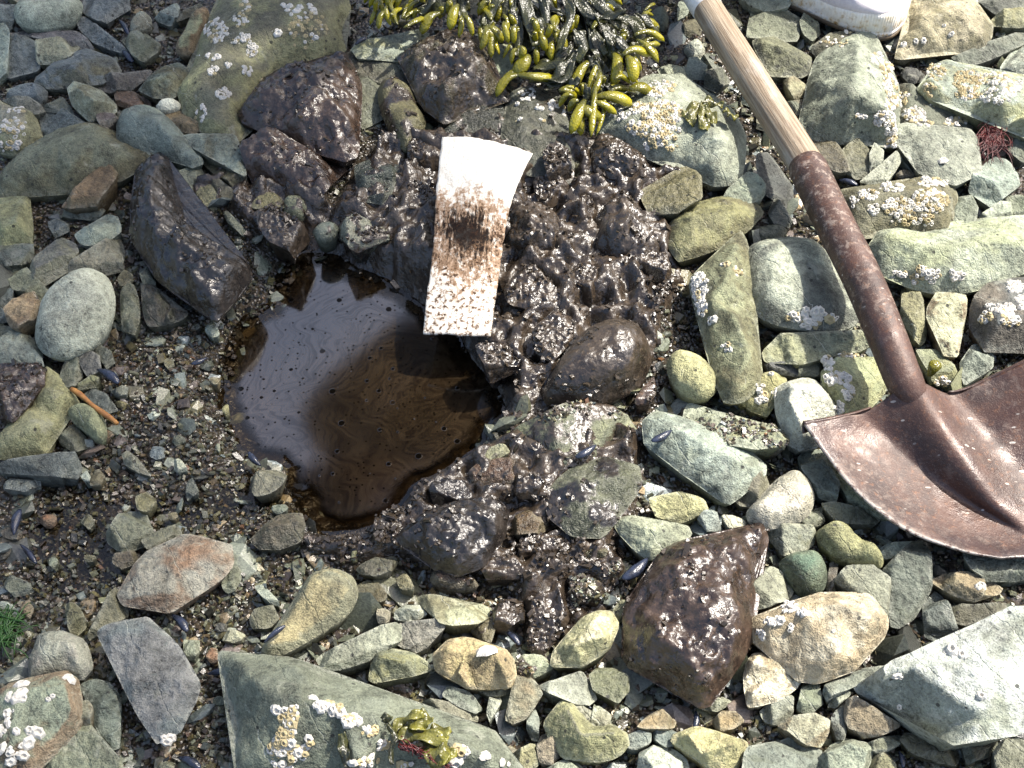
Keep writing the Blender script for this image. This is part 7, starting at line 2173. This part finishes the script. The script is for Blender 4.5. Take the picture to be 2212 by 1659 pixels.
J = {'pelvis': ((.12, .95, .89), .12), 'waist': ((.05, .89, 1.00), .115), 'chest': ((-.07, .76, 1.11), .13), 'neck0': ((-.18, .69, 1.14), .07), 'neck': ((-.23, .66, 1.14), .055),
     'head': ((-.30, .61, 1.12), .085), 'crown': ((-.355, .56, 1.09), .07),
     'shl': ((-.25, .74, 1.10), .065), 'ell': ((-.37, .64, .98), .045), 'wrl': ((-.14, .72, .74), .032), 'hal': ((-.07, .76, .64), .028),
     'shr': ((.08, .64, 1.12), .065), 'elr': ((.20, .65, .92), .045), 'wrr': ((.23, .77, .74), .032), 'har': ((.235, .81, .64), .028),
     'hpl': ((.04, 1.00, .85), .10), 'knl': ((-.07, .86, .47), .065), 'anl': ((.00, .99, .10), .045), 'tol': ((-.07, .88, .04), .03),
     'hpr': ((.20, .92, .84), .10), 'knr': ((.27, .82, .47), .065), 'anr': ((.290, .685, .11), .045), 'tor': ((.42, .605, .05), .028)}
E = [('pelvis', 'waist'), ('waist', 'chest'), ('chest', 'neck0'), ('neck0', 'neck'), ('neck', 'head'), ('head', 'crown'), ('chest', 'shl'), ('shl', 'ell'), ('ell', 'wrl'), ('wrl', 'hal'),
     ('chest', 'shr'), ('shr', 'elr'), ('elr', 'wrr'), ('wrr', 'har'), ('pelvis', 'hpl'), ('hpl', 'knl'), ('knl', 'anl'), ('anl', 'tol'), ('pelvis', 'hpr'), ('hpr', 'knr'), ('knr', 'anr'), ('anr', 'tor')]
# fingers
for s, base, d in (('l', (-.07, .76, .64), (.02, -.02, -.045)), ('r', (.235, .81, .64), (.0, .02, -.045))):
    for f in range(5):
        k = 'f%s%d' % (s, f)
        off = (f - 2) * .018
        ln = [.7, .95, 1.05, .98, .8][f]
        b0 = (base[0] + off, base[1] - off * .4, base[2] - .02)
        b1 = (b0[0] + d[0] * ln, b0[1] + d[1] * ln - .012, b0[2] + d[2] * ln * .8)
        b2 = (b1[0] + d[0] * ln, b1[1] + d[1] * ln, b1[2] + d[2] * ln * .6)
        J[k + 'a'], J[k + 'b'], J[k + 'c'] = (b0, .010), (b1, .009), (b2, .008)
        E += [('ha' + s, k + 'a'), (k + 'a', k + 'b'), (k + 'b', k + 'c')]
skin_mesh('body', rel(J), E, 'pelvis', M['skin'], person)
TJ = {k: J[k] for k in ('pelvis', 'hpl', 'knl', 'hpr', 'knr')}
TJ = {'waist': (J['waist'][0], .135), 'pelvis': (J['pelvis'][0], .150), 'hpl': (J['hpl'][0], .125), 'knl': (J['knl'][0], .088), 'cul': ((-.005, .98, .13), .075),
      'hpr': (J['hpr'][0], .125), 'knr': (J['knr'][0], .088), 'cur': ((.287, .70, .15), .066)}
skin_mesh('trousers', rel(TJ), [('waist', 'pelvis'), ('pelvis', 'hpl'), ('hpl', 'knl'), ('knl', 'cul'), ('pelvis', 'hpr'), ('hpr', 'knr'), ('knr', 'cur')], 'pelvis', M['trousers'], person)
JJ = {'hem': ((.10, .94, .91), .18), 'waist': (J['waist'][0], .155), 'chest': (J['chest'][0], .195), 'neck0': (J['neck0'][0], .10), 'collar': (J['neck'][0], .075),
      'shl': (J['shl'][0], .092), 'ell': (J['ell'][0], .085), 'wrl': (J['wrl'][0], .048), 'shr': (J['shr'][0], .092), 'elr': (J['elr'][0], .068), 'wrr': (J['wrr'][0], .048)}
skin_mesh('jacket', rel(JJ), [('hem', 'waist'), ('waist', 'chest'), ('chest', 'neck0'), ('neck0', 'collar'), ('chest', 'shl'), ('shl', 'ell'), ('ell', 'wrl'), ('chest', 'shr'), ('shr', 'elr'), ('elr', 'wrr')], 'chest', M['jacket'], person)
HJ = {'a': ((-.29, .63, 1.19), .075), 'b': ((-.35, .58, 1.16), .09), 'c': ((-.40, .53, 1.10), .08)}
skin_mesh('hair', rel(HJ), [('a', 'b'), ('b', 'c')], 'b', M['hair'], person)


def shoe_material():
    nt = NT('white_canvas')
    v = nt.coord(False)
    n = nt.noise(v, 30, 4, .6)
    n2 = nt.noise(v, 120, 4, .65)
    low = nt.attr('low').outputs['Fac']
    w1 = nt.n('TexWave')
    nt.set(w1.inputs['Vector'], v)
    w1.inputs['Scale'].default_value = 95
    c = nt.mix(nt.ramp(n, .35, .7), (.80, .77, .70), (.66, .58, .42))
    c = nt.mix(nt.math('MULTIPLY', nt.ramp(n2, .50, .66, 0, .9), low), c, (.42, .25, .08))
    c = nt.mix(nt.math('MULTIPLY', nt.ramp(n2, .64, .70, 0, .9), low), c, (.12, .06, .02))
    return nt.done(c, .6, nt.bump(w1.outputs['Fac'], .35, .0012), Specular_IOR_Level=.4)


M['shoe'] = shoe_material()
M['shoe_upper'] = simple('canvas_upper', (.55, .50, .52), (.62, .58, .58), 300, .8, .4)
M['outsole'] = simple('gum_outsole', (.14, .10, .055), (.09, .065, .04), 80, .6, .3)


def shoe(toe, heel, zs):
    """low canvas shoe: outsole, rubber wall, upper"""
    toe, heel = np.array(toe), np.array(heel)
    L = np.linalg.norm(toe - heel)
    fy = (toe - heel) / L
    fx = np.array([-fy[1], fy[0]])
    ang = np.linspace(0, 6.2832, 64, endpoint=False)
    # plan outline along the last
    tt = np.linspace(0, 1, 40)
    wl = np.interp(tt, [0, .03, .1, .3, .5, .7, .82, .92, .975, 1], [.0, .018, .031, .034, .036, .047, .048, .040, .022, .0])
    wr = np.interp(tt, [0, .03, .1, .3, .5, .7, .82, .92, .975, 1], [.0, .018, .031, .032, .033, .044, .049, .046, .032, .0])
    P = [heel + fy * L * t + fx * w for t, w in zip(tt, wl)] + [heel + fy * L * t - fx * w for t, w in zip(tt[::-1], wr[::-1])][1:-1]
    P = resample(chaikin(np.array(P), 1), .005)
    n = len(P)
    c = P.mean(0)
    t_of = ((P - heel) @ fy) / L

    def loft(name, levels, mat, close_top=True, low=None):
        V, F = [], []
        for (sc, zf) in levels:
            for i in range(n):
                q = c + (P[i] - c) * (sc(t_of[i]) if callable(sc) else sc)
                V.append((q[0], q[1], zs + (zf(t_of[i]) if callable(zf) else zf)))
        for a in range(len(levels) - 1):
            for i in range(n):
                F.append((a * n + i, a * n + (i + 1) % n, (a + 1) * n + (i + 1) % n, (a + 1) * n + i))
        F.append(tuple(range(n - 1, -1, -1)))
        if close_top:
            F.append(tuple((len(levels) - 1) * n + i for i in range(n)))
        V = np.array(V) - np.array(PLc)
        o = mesh_obj(name, V, F, mat, person)
        return o, len(levels)
    s = []
    o, k = loft('shoe_outsole', [(.99, .0), (1.0, .001), (1.0, .006), (.985, .0062)], M['outsole'])
    wall = lambda t: float(np.interp(t, [0, .2, .7, .9, 1], [.032, .028, .028, .036, .040]))
    o, k = loft('shoe_wall', [(.985, .0055), (.992, .008), (.992, .011), (.985, .0115), (.988, .014), (.985, lambda t: wall(t) - .002), (.955, wall), (.90, lambda t: wall(t) + .002)], M['shoe'])
    fattr(o, 'low', np.repeat([1, 1, 1, 1, .8, .25, .1, 0], n))
    top = lambda t: float(np.interp(t, [0, .12, .35, .5, .7, .88, 1], [.085, .080, .085, .080, .062, .048, .040]))
    o, k = loft('shoe_upper', [(.94, lambda t: wall(t) - .004), (.93, lambda t: wall(t) + .004), (.86, lambda t: top(t) * .8 + wall(t) * .2), (.66, top), (.4, lambda t: top(t) + .004)], M['shoe_upper'])


shoe((.500, .552), (.250, .678), .012)
shoe((-.11, .76), (.01, 1.015), .012)

# ------------------------------------------------------------------ added leafy crown, out of view, put in to shade the left of the frame
M['bark'] = simple('bark', (.10, .08, .06), (.05, .04, .03), 30, .9, .6, .01)
M['leaf'] = simple('leaf', (.045, .085, .022), (.075, .12, .03), 8, .5, .2)
added_shade_tree = empty('added_shade_tree', (3.3, 4.2, 0))
tag(added_shade_tree, 'added leafy shade caster, out of view beyond the upper right', 'added_shade_tree')
TL = np.array(added_shade_tree.location)
SH = np.array([SUN_TO.x / SUN_TO.z, SUN_TO.y / SUN_TO.z])
CC = np.array([-1.10 + SH[0] * 5.0, -.02 + SH[1] * 5.0, 5.0])
tp_ = CC + np.array([.35, .75, -.3])
pth = catmull(np.array([TL + [0, 0, -.3], TL + [-.1, -.3, 1.6], TL + (tp_ - TL) * np.array([.55, .6, .7]), tp_]), np.linspace(0, 1, 24))
V, F = tube(pth - TL, np.linspace(.17, .07, 24), 14)
mesh_obj('trunk', V, F, M['bark'], added_shade_tree)
rg = random.Random(8)
for k in range(9):
    a = 6.283 * k / 9
    e = CC + np.array([.75 * math.cos(a), .75 * math.sin(a), rg.uniform(-.3, .45)])
    s0 = pth[-1 - (k % 3)]
    m_ = (s0 + e) / 2 + np.array([0, 0, .15])
    V, F = tube(catmull(np.array([s0, m_, e]), np.linspace(0, 1, 10)) - TL, np.linspace(.045, .012, 10), 8)
    mesh_obj('limb', V, F, M['bark'], added_shade_tree)
rs = np.random.RandomState(4)
n = 3900
d = rs.normal(size=(n, 3))
d /= np.linalg.norm(d, axis=1)[:, None]
r = rs.uniform(0, 1, n) ** .45
lump = 1 + .22 * fbm(d * 2.2, 3)
C = CC + d * (r * lump)[:, None] * np.array([.98, .98, .62])
sz = rs.uniform(.035, .055, n)
t1 = rs.normal(size=(n, 3))
t1 /= np.linalg.norm(t1, axis=1)[:, None]
t2 = np.cross(t1, rs.normal(size=(n, 3)))
t2 /= np.linalg.norm(t2, axis=1)[:, None]
q = np.stack([C - t1 * sz[:, None], C + t2 * sz[:, None] * .5, C + t1 * sz[:, None], C - t2 * sz[:, None] * .5], 1).reshape(-1, 3)
crown = mesh_np('crown', q - TL, np.arange(n * 4).reshape(-1, 4), M['leaf'], added_shade_tree, smooth=False)
tag(crown, kind='stuff')
